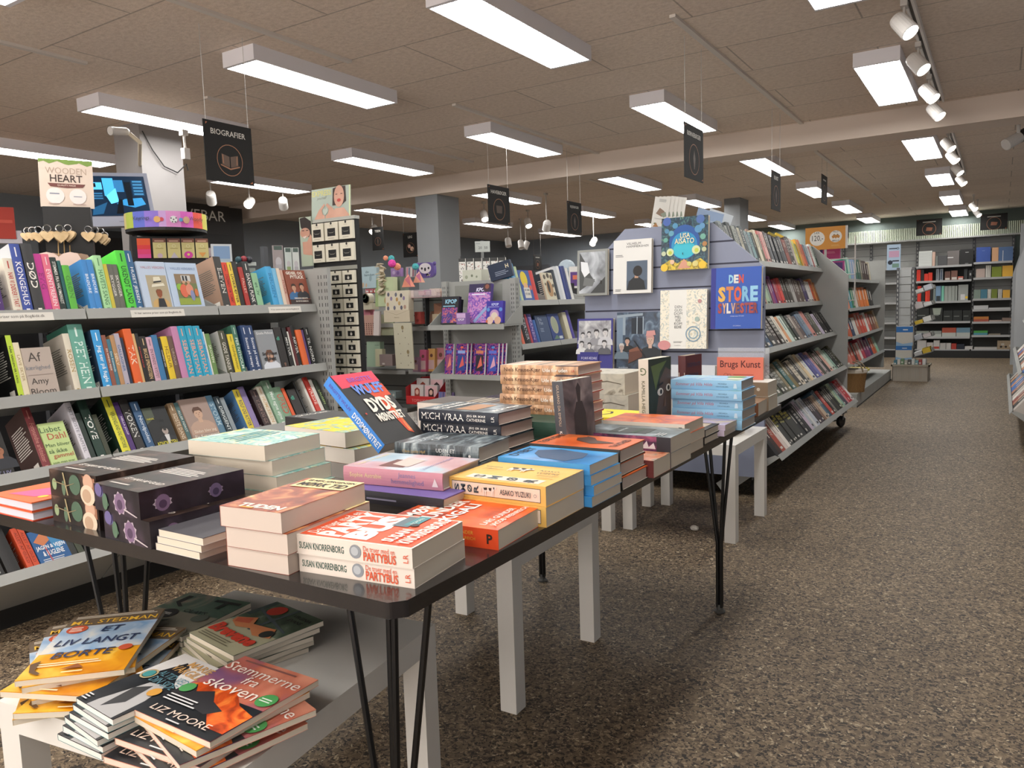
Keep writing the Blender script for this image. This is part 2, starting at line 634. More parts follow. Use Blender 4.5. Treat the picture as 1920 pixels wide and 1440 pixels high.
b.box((XL - .1, YF - .1, WZ0), (WX0, YF, WZ1), 'wall_grey'); b.box((WX1, YF - .1, WZ0), (XR + .1, YF, WZ1), 'wall_grey'); struct(b, 'wall_front')
# shop windows added unseen behind the camera as a guessed daylight source
for i in range(4):
    b = MB(); x0 = WX0 + i * 1.55
    b.box((x0 + .03, YF - .06, WZ0 + .03), (x0 + 1.52, YF - .05, WZ1 - .03), mat('#fff7f0', .3, emit=DAY))
    for a_, c_ in (((x0, YF - .08, WZ0), (x0 + .03, YF - .02, WZ1)), ((x0 + 1.52, YF - .08, WZ0), (x0 + 1.55, YF - .02, WZ1)), ((x0, YF - .08, WZ0), (x0 + 1.55, YF - .02, WZ0 + .03)), ((x0, YF - .08, WZ1 - .03), (x0 + 1.55, YF - .02, WZ1))):
        b.box(a_, c_, 'lamp_housing')
    struct(b, 'added_window_%d' % (i + 1))
b = MB(); b.box((XL, 6.33, 2.25), (XR, 6.62, ZC), 'beam_paint'); struct(b, 'beam_cross')
b = MB(); b.box((-5.154, 6.35, 0), (-4.869, 6.72, 2.25), 'column_grey'); struct(b, 'column_grey')
b = MB(); b.box((-5.26, 3.2, 0), (-4.96, 3.52, ZC), 'column_white'); struct(b, 'column_white')
b = MB(); b.box((-3.15, 10.35, 0), (-2.94, 10.75, ZC), 'column_grey'); struct(b, 'column_far')
# dark recess and door in the left wall
b = MB(); b.box((XL, 4.35, 0), (XL + .05, 5.5, 2.1), '#3a3b3e'); b.box((XL + .05, 4.45, 0), (XL + .07, 5.4, 2.02), '#2a2726'); struct(b, 'door_1')
# the narrow partition that closes the far left corner
b = MB(); b.box((XL, 13.7, 0), (-6.0, 13.8, ZC), 'wall_blue'); struct(b, 'wall_partition')

# ------------------------------------------------------------------ ceiling lamps
def lamp_mesh(L, W=.235):
    g = MB()
    h = .075
    g.box((-W / 2, 0, 0), (W / 2, .004, h), 'lamp_housing')
    g.box((-W / 2, L - .004, 0), (W / 2, L, h), 'lamp_housing')
    g.box((-W / 2, .004, 0), (-W / 2 + .004, L - .004, h), 'lamp_housing')
    g.box((W / 2 - .004, .004, 0), (W / 2, L - .004, h), 'lamp_housing')
    g.box((-W / 2 + .004, .004, h - .004), (W / 2 - .004, L - .004, h), 'lamp_housing')
    g.box((-W / 2 + .004, .004, 0), (W / 2 - .004, .02, .003), 'lamp_housing')
    g.box((-W / 2 + .004, L - .02, 0), (W / 2 - .004, L - .004, .003), 'lamp_housing')
    d = MB()
    d.quad([(-W / 2 + .006, .02, .004), (-W / 2 + .006, L - .02, .004), (W / 2 - .006, L - .02, .004), (W / 2 - .006, .02, .004)], 'diffuser')
    return g.mesh('housing'), d.mesh('diffuser')

LM = {}
def lamp(x, y, L, label):
    if L not in LM:
        LM[L] = lamp_mesh(L)
    r = thing('ceiling_lamp', label, 'lamp', (x, y, ZC - .075), 'fluorescent ceiling lamps')
    link('housing', LM[L][0], r)
    link('diffuser', LM[L][1], r)

ROWSY = [(-1.45, 1.06), (.6, 1.06), (2.66, 1.07), (4.75, 1.08), (7.22, 1.2), (9.55, 1.06), (11.8, 1.24), (14.0, 1.1)]
ROWN = ['row by the front wall', 'row above the front table end', 'second row', 'row just before the cross beam', 'row just past the cross beam',
        'second row past the beam', 'third row past the beam', 'row along the back wall']
COLX = [(-.61, 'by the aisle spot track'), (-1.94, 'in line with the display table'), (-3.25, 'in line with the hanging signs'),
        (-4.61, 'beside the white column'), (-6.3, 'next to the dark gift wall')]
for j, (x, cn) in enumerate(COLX):
    for i, (y, L) in enumerate(ROWSY):
        if j == 4 and i == 7 or j == 3 and i == 7:
            continue
        xx = x if i < 4 else x - .005
        if j == 3 and i >= 4:
            xx = -4.95
        if j == 4:
            xx = -6.22 if i < 4 else -6.75
        if j == 2 and i >= 4:
            xx = -3.38
        lamp(xx, y, L, 'louvred ceiling lamp %s, %s' % (cn, ROWN[i]))

# cable trunking and light tracks on the ceiling
def trunk(x, y0, y1, label, wd=.03):
    g = MB(); g.box((x - wd / 2, y0, ZC - .014), (x + wd / 2, y1, ZC), '#d8d0c8', None)
    tag(g.build('cable_trunking'), label, 'trunking', 'cable trunking on the ceiling')
trunk(-1.325, 3.57, 6.32, 'pale cable trunking on the ceiling between table lamps and aisle lamps')
trunk(-3.045, 4.19, 6.32, 'pale cable trunking on the ceiling beside the lamp over the garden sign')
trunk(-2.95, 1.2, 3.14, 'pale cable trunking running above the front edge of the ceiling lamps')
trunk(-4.02, .9, 2.33, 'short pale cable trunking ending over the biography bookcase')
trunk(-1.47, 7.6, 10.9, 'thin pale cable trunking on the ceiling past the cross beam')
trunk(-1.47, 11.3, 12.6, 'short pale trunking piece on the ceiling near the back wall')
trunk(-4.1, 3.1, 5.9, 'pale cable trunking beyond the biography sign')
trunk(-3.75, 7.0, 11.6, 'pale cable trunking behind the rolling bookcase near the far column')

# ------------------------------------------------------------------ black display table
t = thing('display_table', 'long black display table on slim metal rod legs covered with books', 'table', (0, 0, 0))
g = MB()
c = [(-1.93, .752), (-.70, .764), (-.682, .785), (-.686, 2.955), (-1.93, 2.955)]
g.prism(c, .024, 'tabletop', None, .676)
o = g.build('tabletop', t)
bv = o.modifiers.new('round', 'BEVEL'); bv.width = .006; bv.segments = 3; bv.limit_method = 'ANGLE'
def leg(fx, fy, zj, tops):
    g = MB()
    for i, (x, y) in enumerate(tops):
        dx, dy = (-.006 if i < 2 else .006), (.005 if i % 2 else -.005)
        g.tube([(fx + dx, fy + dy, .02), (fx + dx, fy + dy, zj), (x, y, .678)], .0058, 'black_metal', 8)
    g.lathe([(.018, 0), (.02, .006), (.012, .012), (.011, .03)], '#4a4a48', Matrix.Translation((fx, fy, 0)), 12)
    g.build('leg', t)
leg(-.833, .90, .12, [(-.919, .9), (-.825, .905), (-.804, .895), (-.734, .9)])
leg(-1.68, .95, .11, [(-1.837, .95), (-1.707, .955), (-1.645, .945), (-1.543, .95)])
leg(-.81, 2.59, .25, [(-.87, 2.585), (-.85, 2.595), (-.785, 2.585), (-.763, 2.595)])
leg(-1.52, 2.57, .25, [(-1.60, 2.565), (-1.57, 2.575), (-1.49, 2.565), (-1.46, 2.575)])

# ------------------------------------------------------------------ white low tables
LACK = {}
def low_table(M, label):
    if not LACK:
        s = .55
        a = MB(); a.box((0, 0, .40), (s, s, .45), 'white_lacquer'); LACK['tabletop'] = a.mesh('tabletop')
        a = MB(); a.box((0, 0, 0), (.05, .05, .40), 'white_lacquer'); LACK['leg'] = a.mesh('leg')
    r = thing('low_table', label, 'table', M, 'white low tables')
    link('tabletop', LACK['tabletop'], r)
    for x in (.0005, .4995):
        for y in (.0005, .4995):
            link('leg', LACK['leg'], r).location = (x, y, 0)
low_table(axes((.99, .13, 0), (-.13, .99, 0), (-1.4466, .585, 0)), 'white low table in front carrying piles of loose paperbacks')
low_table(rotz(1.5, (-1.625, 1.645, 0)), 'empty white low table tucked under the front half of the black table')
low_table(rotz(0, (-1.53, 3.37, 0)), 'white low table standing by the blue slatwall beyond the black table')
low_table(rotz(0, (-2.11, 3.30, 0)), 'white low table half hidden behind the black table, its legs doubled')
g = MB(); g.lathe([(.012, 0), (.02, .006), (.022, .014), (.016, .022), (.006, .026)], '#d8d4cc', Matrix.Translation((-1.2151, 3.506, 0.0)) @ Matrix.Rotation(.6, 4, 'X') @ Matrix.Diagonal((1, .6, 1, 1)), 10)
tag(g.build('crumpled_paper_scrap'), 'tiny white paper scrap lying on the floor under the black table', 'litter')

# ------------------------------------------------------------------ cover pictures as painted patterns
nmat('art_party', [(.0, '#e0542c'), (1, '#e65a32')], 3)
nmat('art_forest_fire', [(.3, '#5a1f14'), (.45, '#a83a18'), (.6, '#e0602a'), (.75, '#f09050')], 14, 4, dist=1.5, rough=.35)
nmat('art_orange', [(.3, '#b53a10'), (.5, '#e2561a'), (.7, '#f0702a')], 18, 4, rough=.3)
nmat('art_floral', [(.28, '#17130f'), (.46, '#2b211d'), (.6, '#3c2c26'), (.72, '#6a5348'), (.85, '#8a7464')], 20, 3, dist=.8, rough=.35)
nmat('art_dark_floral', [(.3, '#1c171b'), (.5, '#2e2730'), (.7, '#4a3c4a'), (.85, '#5f4f56')], 12, 3, dist=.8, rough=.35)
nmat('art_teal_yellow', [(.3, '#e6d24a'), (.42, '#c8d8c0'), (.55, '#5fa8a4'), (.68, '#cfe0d8'), (.8, '#e89a50')], 18, 2, dist=2, rough=.35)
nmat('art_yellow', [(.3, '#d8c020'), (.5, '#ead32c'), (.62, '#7fb0a8'), (.75, '#e0ddc8')], 14, 2, dist=2.5, rough=.35)
nmat('art_red_brown', [(.3, '#5a1c14'), (.5, '#a04a28'), (.65, '#d89a60'), (.8, '#f0d8a0')], 12, 4, dist=2, rough=.35)
nmat('art_pink_mist', [(.3, '#b98a90'), (.5, '#caa4a8'), (.62, '#aebfcb'), (.8, '#8fb0c4')], 9, 2, rough=.3)
nmat('art_grass_dark', [(.3, '#22282a'), (.48, '#39434a'), (.6, '#6d7a80'), (.72, '#a7b0b2')], 60, 3, dist=1, stretch=(1, .25, .25), rough=.35)
nmat('art_sunset_bird', [(.3, '#c24c1c'), (.55, '#dd6a2e'), (.7, '#70442c')], 6, 3, rough=.3)
nmat('art_blue_wave', [(.3, '#1d4f86'), (.5, '#2f8fd2'), (.7, '#58b4e4')], 6, 3, dist=1, rough=.3)
nmat('art_face_orange', [(.3, '#b55a3a'), (.5, '#d79a78'), (.65, '#55736a'), (.8, '#e0b090')], 14, 2, dist=2, rough=.35)
nmat('art_spruce', [(.3, '#25302e'), (.5, '#4b5a5e'), (.65, '#7f8c94'), (.8, '#b0b8bc')], 12, 3, dist=1, rough=.35)
nmat('art_magenta_leaf', [(.3, '#2b2a3a'), (.5, '#6a3a5c'), (.7, '#a85a7a')], 22, 3, dist=2, rough=.35)
nmat('art_autumn', [(.25, '#5a5a8a'), (.42, '#c85a3a'), (.58, '#e8783c'), (.72, '#c8a48a'), (.85, '#7a88a8')], 12, 3, dist=2, rough=.3)
nmat('art_lilac', [(.3, '#d8c48a'), (.5, '#b4a4c4'), (.7, '#c8bcd4')], 14, 2, dist=1.5, rough=.35)
nmat('art_villa', [(.3, '#5d97c8'), (.5, '#8cbfe2'), (.66, '#b6d8ea'), (.8, '#8fbf80')], 8, 2, rough=.3)
nmat('art_reeds', [(.25, '#3c3438'), (.4, '#9a7658'), (.52, '#cf9f78'), (.66, '#e4c6a0'), (.85, '#c8c4b4')], 34, 2, stretch=(1, .04, .04), rough=.35)
nmat('art_branches', [(.3, '#a8a49a'), (.55, '#c4beb0'), (.7, '#7c7466'), (.8, '#c8c6ba')], 10, 4, dist=2.5, rough=.4)
nmat('art_sky_gold', [(.3, '#6c96c6'), (.45, '#a9c2d6'), (.58, '#d8d4c8'), (.7, '#e4a83a'), (.85, '#d48618')], 9, 3, dist=1, rough=.3)
nmat('art_gold', [(.3, '#d0800f'), (.5, '#e9a423'), (.7, '#f2c14a')], 12, 3, dist=1, rough=.3)
nmat('art_clouds', [(.3, '#6f9cc8'), (.5, '#b8c8d8'), (.7, '#e2ddd2')], 12, 3, dist=1, rough=.3)
nmat('art_dusk', [(.3, '#4a4a86'), (.48, '#c8705a'), (.6, '#e69a80'), (.8, '#f0b8a0')], 7, 2, dist=.6, rough=.3)
nmat('art_flame', [(.3, '#7a2410'), (.5, '#d8541c'), (.7, '#f08c3c')], 22, 3, dist=1.5, rough=.35)
nmat('art_night', [(.3, '#121418'), (.6, '#22262c'), (.8, '#3d3f42')], 16, 3, rough=.35)
nmat('art_park', [(.3, '#26332a'), (.5, '#4c5c4a'), (.65, '#7f8c7c'), (.8, '#a8a898')], 16, 3, dist=1, rough=.35)
nmat('art_green_print', [(.3, '#2b4034'), (.48, '#3f5a48'), (.6, '#77705e'), (.8, '#8f8672')], 10, 2, dist=1.5, rough=.35)
nmat('art_grey_photo', [(.3, '#2a2c2e'), (.5, '#6a6c6e'), (.7, '#b8b8b4')], 10, 3, dist=1.5, rough=.35)
nmat('art_torso', [(.3, '#2a2324'), (.5, '#6d6062'), (.7, '#a89a98')], 12, 3, dist=.8, rough=.3)
nmat('art_jungle_night', [(.3, '#0f1c2a'), (.48, '#1d3a4c'), (.6, '#2f5f6a'), (.72, '#6f8c5a'), (.85, '#b9b060')], 34, 3, dist=2, rough=.25)
nmat('art_meadow', [(.3, '#4a5a24'), (.5, '#b89a2c'), (.65, '#e0c83c'), (.8, '#7a4a2a')], 40, 3, dist=2, rough=.3)
nmat('art_night_blue', [(.3, '#14356e'), (.55, '#1f6aa4'), (.8, '#2fa4c0')], 5, 2, rough=.25)
nmat('art_manuscript', [(.3, '#ded8c8'), (.52, '#e4dcc8'), (.6, '#9fb0b8'), (.68, '#d8c8a0'), (.78, '#c8887c')], 30, 2, dist=3, rough=.35)
nmat('art_steam', [(.3, '#4a4c4e'), (.5, '#9a9ea4'), (.7, '#cdd2d8')], 7, 4, dist=1, rough=.3)
nmat('art_porch', [(.3, '#1c2634'), (.5, '#34465c'), (.65, '#5f7488'), (.8, '#98a4ac')], 16, 3, dist=1, rough=.3)
nmat('art_old_photo', [(.3, '#6c6a70'), (.5, '#a6a6aa'), (.7, '#d4d4d4')], 14, 3, dist=1, rough=.3)
nmat('art_pop', [(.3, '#4a3a9a'), (.45, '#8a5ab8'), (.58, '#d890c0'), (.7, '#5a80c8'), (.85, '#e8c0d8')], 30, 2, dist=2, rough=.25)
nmat('art_pop_dark', [(.3, '#1d1c50'), (.45, '#3a2f8a'), (.58, '#a8406a'), (.7, '#d88050'), (.85, '#6aa0d0')], 34, 2, dist=2, rough=.25)
nmat('art_rainbow', [(0, '#7a5ac8'), (.3, '#e07ac0'), (.5, '#e0483c'), (.65, '#e8c84a'), (.8, '#8cc86a')], 4, 1, dist=.5, rough=.3)
nmat('art_stickers', [(0, '#d8d6d0'), (.55, '#4a4a4c'), (.62, '#d8d6d0'), (.8, '#a8746c'), (.86, '#e0deda')], 120, 1, kind='voronoi', rough=.2, const=True)
nmat('art_mint', [(.3, '#cfd8c0'), (.7, '#dbe0cc')], 6)
nmat('art_skin', [(.3, '#b98a76'), (.7, '#c99c88')], 8, rough=.4)
nmat('art_screen', [(.3, '#0c1a2c'), (.45, '#14406a'), (.6, '#2f78a8'), (.75, '#6cc0e0')], 12, 3, kind='voronoi', rough=.2)

# ------------------------------------------------------------------ books on the black table
TZ = .7
def pile(n, x, y, ang, L, W, T, c, label, group=None, jit=.004, z=TZ, labels=None, spread=None, **k):
    """n like books one on another; label needs %s for the place in the pile"""
    r = random.Random(int(x * 1000) + n)
    for i in range(n):
        jx, jy, ja = (r.uniform(-jit, jit), r.uniform(-jit, jit), r.uniform(-1, 1) * jit * 200) if n > 1 else (0, 0, 0)
        if spread:
            jx, jy = jx + spread[0] * (n - 1 - i), jy + spread[1] * (n - 1 - i)
        if labels:
            lb = labels[i]
        elif n == 1:
            lb = label
        else:
            w = 'topmost' if i == n - 1 else 'lowest' if i == 0 else 'middle' if n == 3 else nth(n - i) + ' from the top'
            lb = label % w
        book(flat(x + jx, y + jy, ang + ja, z + i * (T + .0004)), L, W, T, c, label=lb, group=group if n > 1 else None, **k)

B1 = {'bold': .012}
BB = {'bold': .03}
# partybus
ds = [('t', 'SUSAN KNORRENBORG', .03, .3, .43, .66, '#3c5a50', {'bold': .012, 'fit': 's'}), ('e', .53, .5, .05, '#8c9096'), ('e', .525, .52, .032, '#b4b8bc'),
      ('t', 'De truer med en', .6, .58, .86, .84, '#d8542c', {'fit': 'c'}), ('t', 'PARTYBUS', .6, .1, .87, .56, '#d8542c', {'bold': .02, 'fit': 's'}),
      ('t', 'LR', .93, .25, .97, .7, '#d8542c', {'rot': -90})]
df = [('r', .03, .02, .97, .98, 'art_party'), ('t', 'De truer med en', .1, .86, .92, .955, '#efe6da', {'bold': .01, 'fit': 's'}),
      ('t', 'PARTY', .06, .64, .95, .85, '#efe6da', {'bold': .05, 'fit': 's'}), ('t', 'BUS', .06, .4, .9, .63, '#efe6da', {'bold': .07, 'fit': 's'}),
      ('r', .58, .3, .94, .44, '#5f7078'), ('r', .64, .26, .98, .36, '#4a8a90'), ('t', 'ROMAN', .68, .28, .92, .34, '#d8e0d8'), ('e', .66, .27, .05, '#2a2a2c'),
      ('t', 'SUSAN', .08, .2, .5, .3, '#efe6da', {'bold': .03, 'fit': 's'}), ('t', 'KNORRENBORG', .08, .06, .93, .17, '#efe6da', {'bold': .03, 'fit': 's'})]
pile(2, -.905, .797, 7, .212, .148, .0302, '#e4d8cc', '', 'white paperbacks with orange hand-lettered cover', .006, spine=ds, front=df,
     labels=['lower white paperback with orange hand lettering on spine, at the table corner', 'upper white paperback with orange hand-lettered cover, at the table corner'])
# orange paperback
book(flat(-.905, 1.008, 4, TZ), .218, .16, .034, '#e0521c', cf='art_orange', cs='#e24a18', label='bright orange paperback lying between the white and the yellow paperbacks',
     spine=[('t', 'LARS GUNDER', .5, .62, .8, .8, '#e8b040'), ('t', 'JACOB WEINREICH', .5, .3, .8, .5, '#e8b040'), ('t', 'P', .9, .25, .95, .75, '#2a1a10', BB)],
     front=[('r', 0, .62, 1, 1, 'art_forest_fire'), ('t', 'MØRKET', .06, .8, .95, .95, '#e8e4dc', {'bold': .03, 'fit': 's'}), ('t', 'UNDER', .12, .64, .9, .77, '#e8e4dc', {'bold': .03, 'fit': 's'}),
            ('t', 'KIGALI', .1, .48, .8, .6, '#e8e4dc', {'bold': .03, 'fit': 's'}), ('t', 'LARS GUNDER', .1, .14, .8, .22, '#e8e4dc', B1), ('t', 'JACOB WEINREICH', .1, .05, .9, .13, '#e8e4dc', B1)])
# yellow cow paperback
def cow(F0, x, y, s, q):
    P = lambda a, b: (x + a * s, y + b * s * q)
    k, w_ = '#2a2220', '#e8e0d4'
    return [('p', [P(-.5, .25), P(-.42, .45), P(.3, .47), (P(.42, .58)), P(.62, .5), P(.6, .38), P(.45, .36), P(.38, .2), P(-.4, .18)], w_)] + \
           [('p', [P(a, .22), P(a + .09, .22), P(a + .07, -.12), P(a + .02, -.12)], w_) for a in (-.44, -.3, .2, .32)] + \
           [('p', [P(-.4, .44), P(-.1, .46), P(-.12, .3), P(-.34, .28)], k), ('p', [P(.02, .46), P(.26, .47), P(.2, .24), P(.06, .3)], k), ('p', [P(.4, .52), P(.48, .55), P(.5, .42), P(.42, .38)], k),
            ('p', [P(-.52, .4), P(-.5, .42), P(-.56, .1), P(-.58, .1)], k)]
ys = [('r', .03, .15, .95, .85, '#4a3a30'), ('r', .0345, .18, .9455, .82, '#e8d2be')] + [('t', c_, x_, .3, x_ + .05, .7, '#38434a', {'rot': -90, 'bold': .03, 'fit': 's'}) for c_, x_ in zip('SMØR', (.06, .13, .2, .27))] + \
     cow(0, .43, .3, .13, 5.8) + [('t', 'ASAKO YUZUKI', .55, .36, .86, .64, '#3a3f44', {'bold': .012, 'fit': 's'}), ('o', .905, .5, .014, .003, '#4a4a6a')]
yf = [('r', .14, .07, .9, .27, '#e8d6c0')] + [('t', c_, x_, .1, x_ + .11, .24, '#38434a', {'rot': -90, 'bold': .03, 'fit': 's'}) for c_, x_ in zip('SMØR', (.2, .36, .54, .73))] + cow(0, .46, .58, .22, 1.38) + \
     [('t', 'ASAKO', .68, .6, .88, .7, '#4a3a2a', B1), ('t', 'YUZUKI', .7, .46, .92, .56, '#4a3a2a', B1), ('l', .76, .34, .97, .4, 2, '#a88a50'), ('r', .12, .6, .3, .62, '#3a3a3a'), ('p', [(.14, .45), (.2, .55), (.21, .55), (.15, .45)], '#3a3a3a'), ('p', [(.2, .45), (.26, .55), (.27, .55), (.21, .45)], '#3a3a3a')]
pile(2, -.895, 1.168, .5, .214, .155, .037, '#e3b45c', '', 'yellow paperbacks with a cow on the spine', .004, spine=ys, fside=yf, cs='#e3b45c',
     labels=['lower yellow paperback under the one with a black and white cow', 'upper yellow paperback with a black and white cow on spine and cover'])
# blue whale-like paperback
pile(4, -.885, 1.332, 0, .215, .135, .0208, '#4aa0d8', 'blue paperback with dark shape, %s of four beside the yellow ones', 'blue paperbacks', .004, cs='#3a8fd0', cf='art_blue_wave',
     front=[('p', [(.1, .3), (.4, .2), (.75, .25), (.9, .6), (.7, .8), (.45, .75), (.2, .6)], '#25466a'), ('t', 'DYBET', .1, .85, .9, .95, '#1c2c44', B1)])
# orange bird hardback
pile(3, -.892, 1.474, 0, .222, .138, .0295, '#1c1917', 'black hardback with orange bird cover, %s of three on the table edge', 'black hardbacks with an orange cover', .004, hard=True, cf='art_sunset_bird', cs='#171513',
     pages='#c8b8ae', front=[('t', 'TØRVENS', .1, .86, .9, .96, '#4a2a1a', BB), ('p', [(.3, .4), (.5, .62), (.72, .68), (.84, .6), (.9, .62), (.8, .5), (.6, .42), (.5, .2), (.45, .2)], '#4a2c20'), ('t', 'TAVSHED', .15, .08, .85, .18, '#6a3420', BB)])
# pink face book
book(flat(-.87, 1.615, 0, TZ), .215, .105, .04, '#a04a34', cf='art_face_orange', cs='#6a2a28', label='small book with an orange and green face cover at the table edge',
     front=[('e', .5, .45, .3, '#e0b49a', .5), ('e', .42, .5, .05, '#2a4a48'), ('e', .62, .5, .05, '#2a4a48')])
# grey spruce paperbacks
pile(2, -.905, 1.725, 0, .252, .14, .0375, '#6a7478', '', None, .003, cf='art_spruce', cs='art_magenta_leaf', spine=[('p', [(.7, .2), (.76, .7), (.78, .3), (.83, .6), (.85, .2)], '#e0d8dc'), ('r', .86, 0, 1, 1, '#2c2c34')],
     front=[('r', .2, .3, .75, .7, '#2c3432'), ('t', 'ANNE TINK', .28, .55, .7, .66, '#c8d0d0', B1), ('t', 'KVINDEN', .22, .36, .74, .5, '#3f5a44', BB), ('l', .1, .1, .4, .2, 3, '#d0d0d0')],
     labels=['lower thick paperback with a misty spruce cover near the orange painted one', 'upper thick paperback with a misty spruce cover and dark title block'])
# autumn paperbacks
pile(3, -.90, 1.875, 0, .228, .15, .0275, '#c8a48c', 'white-edged paperback with an autumn-coloured painting cover, %s of three', 'autumn painting paperbacks', .004, cf='art_autumn', cs='#d8cfc4', spine=[('r', .93, .3, .97, .7, '#3a3a3a'), ('r', .94, .4, .96, .6, '#d8cfc4')])
pile(2, -.86, 2.05, 0, .18, .125, .021, '#2a2422', '', None, .003, hard=True, labels=['lower thin dark hardback behind the autumn painting paperbacks', 'upper thin dark hardback behind the autumn painting paperbacks'], front=[('r', .1, .1, .9, .9, '#b8a894')])
pile(2, -.84, 2.2, 0, .168, .115, .0165, '#c8b8cc', '', None, .003, cf='art_lilac', cs='#c4b4c8', spine=[('r', .1, .2, .3, .8, '#d8b860'), ('r', .5, .3, .8, .7, '#d0a850')],
     labels=['lower small lilac and yellow paperback in front of the pale blue hardbacks', 'upper small lilac and yellow paperback in front of the pale blue hardbacks'])
# villa hardbacks
vsp = [('t', 'Sommer på Villa Hilda', .07, .22, .6, .8, '#b8768c', {'shear': .3, 'bold': .005}), ('t', 'MICHAELA', .68, .55, .8, .75, '#3a5a78'), ('t', 'VON KÜGELGEN', .65, .28, .82, .45, '#3a5a78'), ('p', [(.89, .2), (.94, .2), (.93, .7), (.9, .7)], '#c8dcec')]
pile(5, -.885, 2.33, 0, .224, .15, .0296, '#7fb2da', 'pale blue hardback with pink script on its spine, %s of its pile', 'pale blue script hardbacks', .006, hard=True, spine=vsp, cf='art_villa', cs='#8fbfe0', pages='#b8b0a8',
     front=[('t', 'Sommer på', .1, .6, .9, .72, '#d8e4ec', {'shear': .3}), ('t', 'Villa Hilda', .1, .45, .9, .6, '#d8e4ec', {'shear': .3}), ('e', .75, .2, .2, '#6f9c54'), ('r', .2, .05, .5, .25, '#e0d8b8')])
# black art books at the far corner
book(flat(-.815, 2.62, 2, TZ), .13, .15, .045, '#7c5438', label='shrink-wrapped brown art book lowest at the far table corner', cs='#7a4a2c', cf='#8a6a50', spine=[('e', .7, .5, .06, '#b8542c'), ('r', .05, .1, .5, .9, '#5a3a24')])
pile(2, -.835, 2.76, 0, .15, .13, .05, '#d4ccc0', '', None, .004, cs='#8a7660', spine=[('t', 'ART', .2, .25, .55, .8, '#f0ece4', BB), ('e', .78, .5, .04, '#d8cfc0')], cf='#d0ccc4',
     labels=['lower pale art book behind the shrink-wrapped brown one', 'upper pale art book with white capitals on a brown spine'])
# big branch-patterned books
for i, dx in enumerate((0, .012)):
    book(flat(-1.37 + dx, 2.46, 0, TZ + (1 - i) * .0755), .27, .2, .075, '#a8a898', cs='art_branches', cf='art_branches', label=('upper' if i == 0 else 'lower') + ' thick branch-patterned book with red letters behind the red-edged pile',
         spine=[('t', 'YX', .3, .3, .52, .75, '#c8603c', {'bold': .02})] + [('p', [(.5, .5), (.75, .62), (.95, .5), (.95, .54), (.75, .67), (.5, .54)], '#5f564a')])
# yellow flat book with a smile
book(flat(-1.17, 2.14, -2, TZ + .03), .235, .17, .018, '#e3c91c', cf='#e6cc1e', hard=True, label='yellow hardback with a drawn smile lying before the branch-patterned books',
     front=[('p', [(.25 + .02 * 0, .62), (.3, .5), (.5, .44), (.7, .5), (.75, .62), (.72, .63), (.67, .53), (.5, .48), (.33, .53), (.28, .63)], '#2a2620'), ('p', [(.2, .7), (.6, .78), (.6, .76), (.2, .68)], '#2a2620'), ('t', 'KIM HIORTH', .1, .06, .7, .12, '#5a5010', B1)])
book(flat(-1.17, 2.15, 0, TZ), .22, .15, .029, '#2b2624', hard=True, label='dark hardback underneath the yellow one with a smile')
pile(2, -1.06, 1.945, 0, .2, .14, .024, '#332c28', '', None, .004, hard=True, labels=['lower black hardback squeezed behind the standing grey-spined book', 'upper black hardback squeezed behind the standing grey-spined book'])
# red-edged pile
us = [('r', .72, 0, 1, 1, '#23263a'), ('t', 'Niels Krause-Kjær', .05, .2, .53, .76, '#5a3a2a', {'bold': .012}), ('t', 'Ude for uden', .56, .26, .87, .76, '#efe9df', {'bold': .012}), ('t', 'LR', .92, .22, .96, .72, '#b84a3c', {'rot': 0})]
pile(9, -1.16, 1.768, 1, .236, .15, .0262, '#b23a28', 'tan reed-patterned hardback with red board edges, %s of its tall pile', 'red-edged reed-patterned hardbacks', .006, hard=True, spine=us, cs='art_reeds', cf='art_reeds', pages='#c8b4a8',
     front=[('r', .1, .5, .9, .56, '#8a8478'), ('t', 'Ude for uden', .12, .7, .88, .82, '#efe9df', B1)])
# green hardbacks
pile(3, -1.13, 1.64, 0, .235, .115, .036, '#27483a', 'dark green hardback with yellow-green page edges, %s of three', 'green hardbacks with yellow edges', .004, hard=True, pages='#c9c88a')
# mich vraa
ms = [('t', 'MICH VRAA', .04, .2, .58, .76, '#f0ece6', {'bold': .0, 'fit': 's'}), ('t', 'JEG ER IKKE', .62, .52, .85, .74, '#e8e4de', {'bold': .01, 'fit': 's'}), ('t', 'CATHERINE', .62, .22, .85, .46, '#e8e4de', {'bold': .01, 'fit': 's'}), ('t', 'LR', .92, .25, .955, .75, '#e8e4de', {'rot': -90})]
pile(5, -1.214, 1.484, 0, .24, .148, .0302, '#1c2230', 'navy hardback with large white capitals on its spine, %s of its pile', 'navy hardbacks with white capitals', .007, hard=True, spine=ms, pages='#bba69c', cf='art_grass_dark',
     front=[('r', .15, .35, .8, .6, '#a87a54'), ('t', 'JEG ER IKKE', .1, .8, .9, .9, '#e8e4de', BB), ('t', 'CATHERINE', .1, .68, .9, .78, '#e8e4de', BB), ('t', 'MICH VRAA', .1, .06, .9, .18, '#e8e4de', BB)])
# uden et ord
pile(3, -1.14, 1.30, 4.5, .218, .146, .034, '#2a3034', 'dark hardback with silvery grass pattern, %s of three', 'silver grass hardbacks', .006, hard=True, cs='art_grass_dark', cf='art_grass_dark', pages='#b0a8a0',
     spine=[('t', 'Clare Leslie Hall', .1, .36, .38, .6, '#c8a868', {'shear': .2}), ('t', 'UDEN ET', .5, .52, .74, .76, '#d8dcdc'), ('t', 'ORD', .56, .24, .68, .48, '#d8dcdc'), ('e', .9, .4, .014, '#e8e8e8')],
     front=[('t', 'UDEN ET', .15, .74, .85, .86, '#c8ced2', B1), ('t', 'ORD', .3, .6, .7, .72, '#c8ced2', B1)])
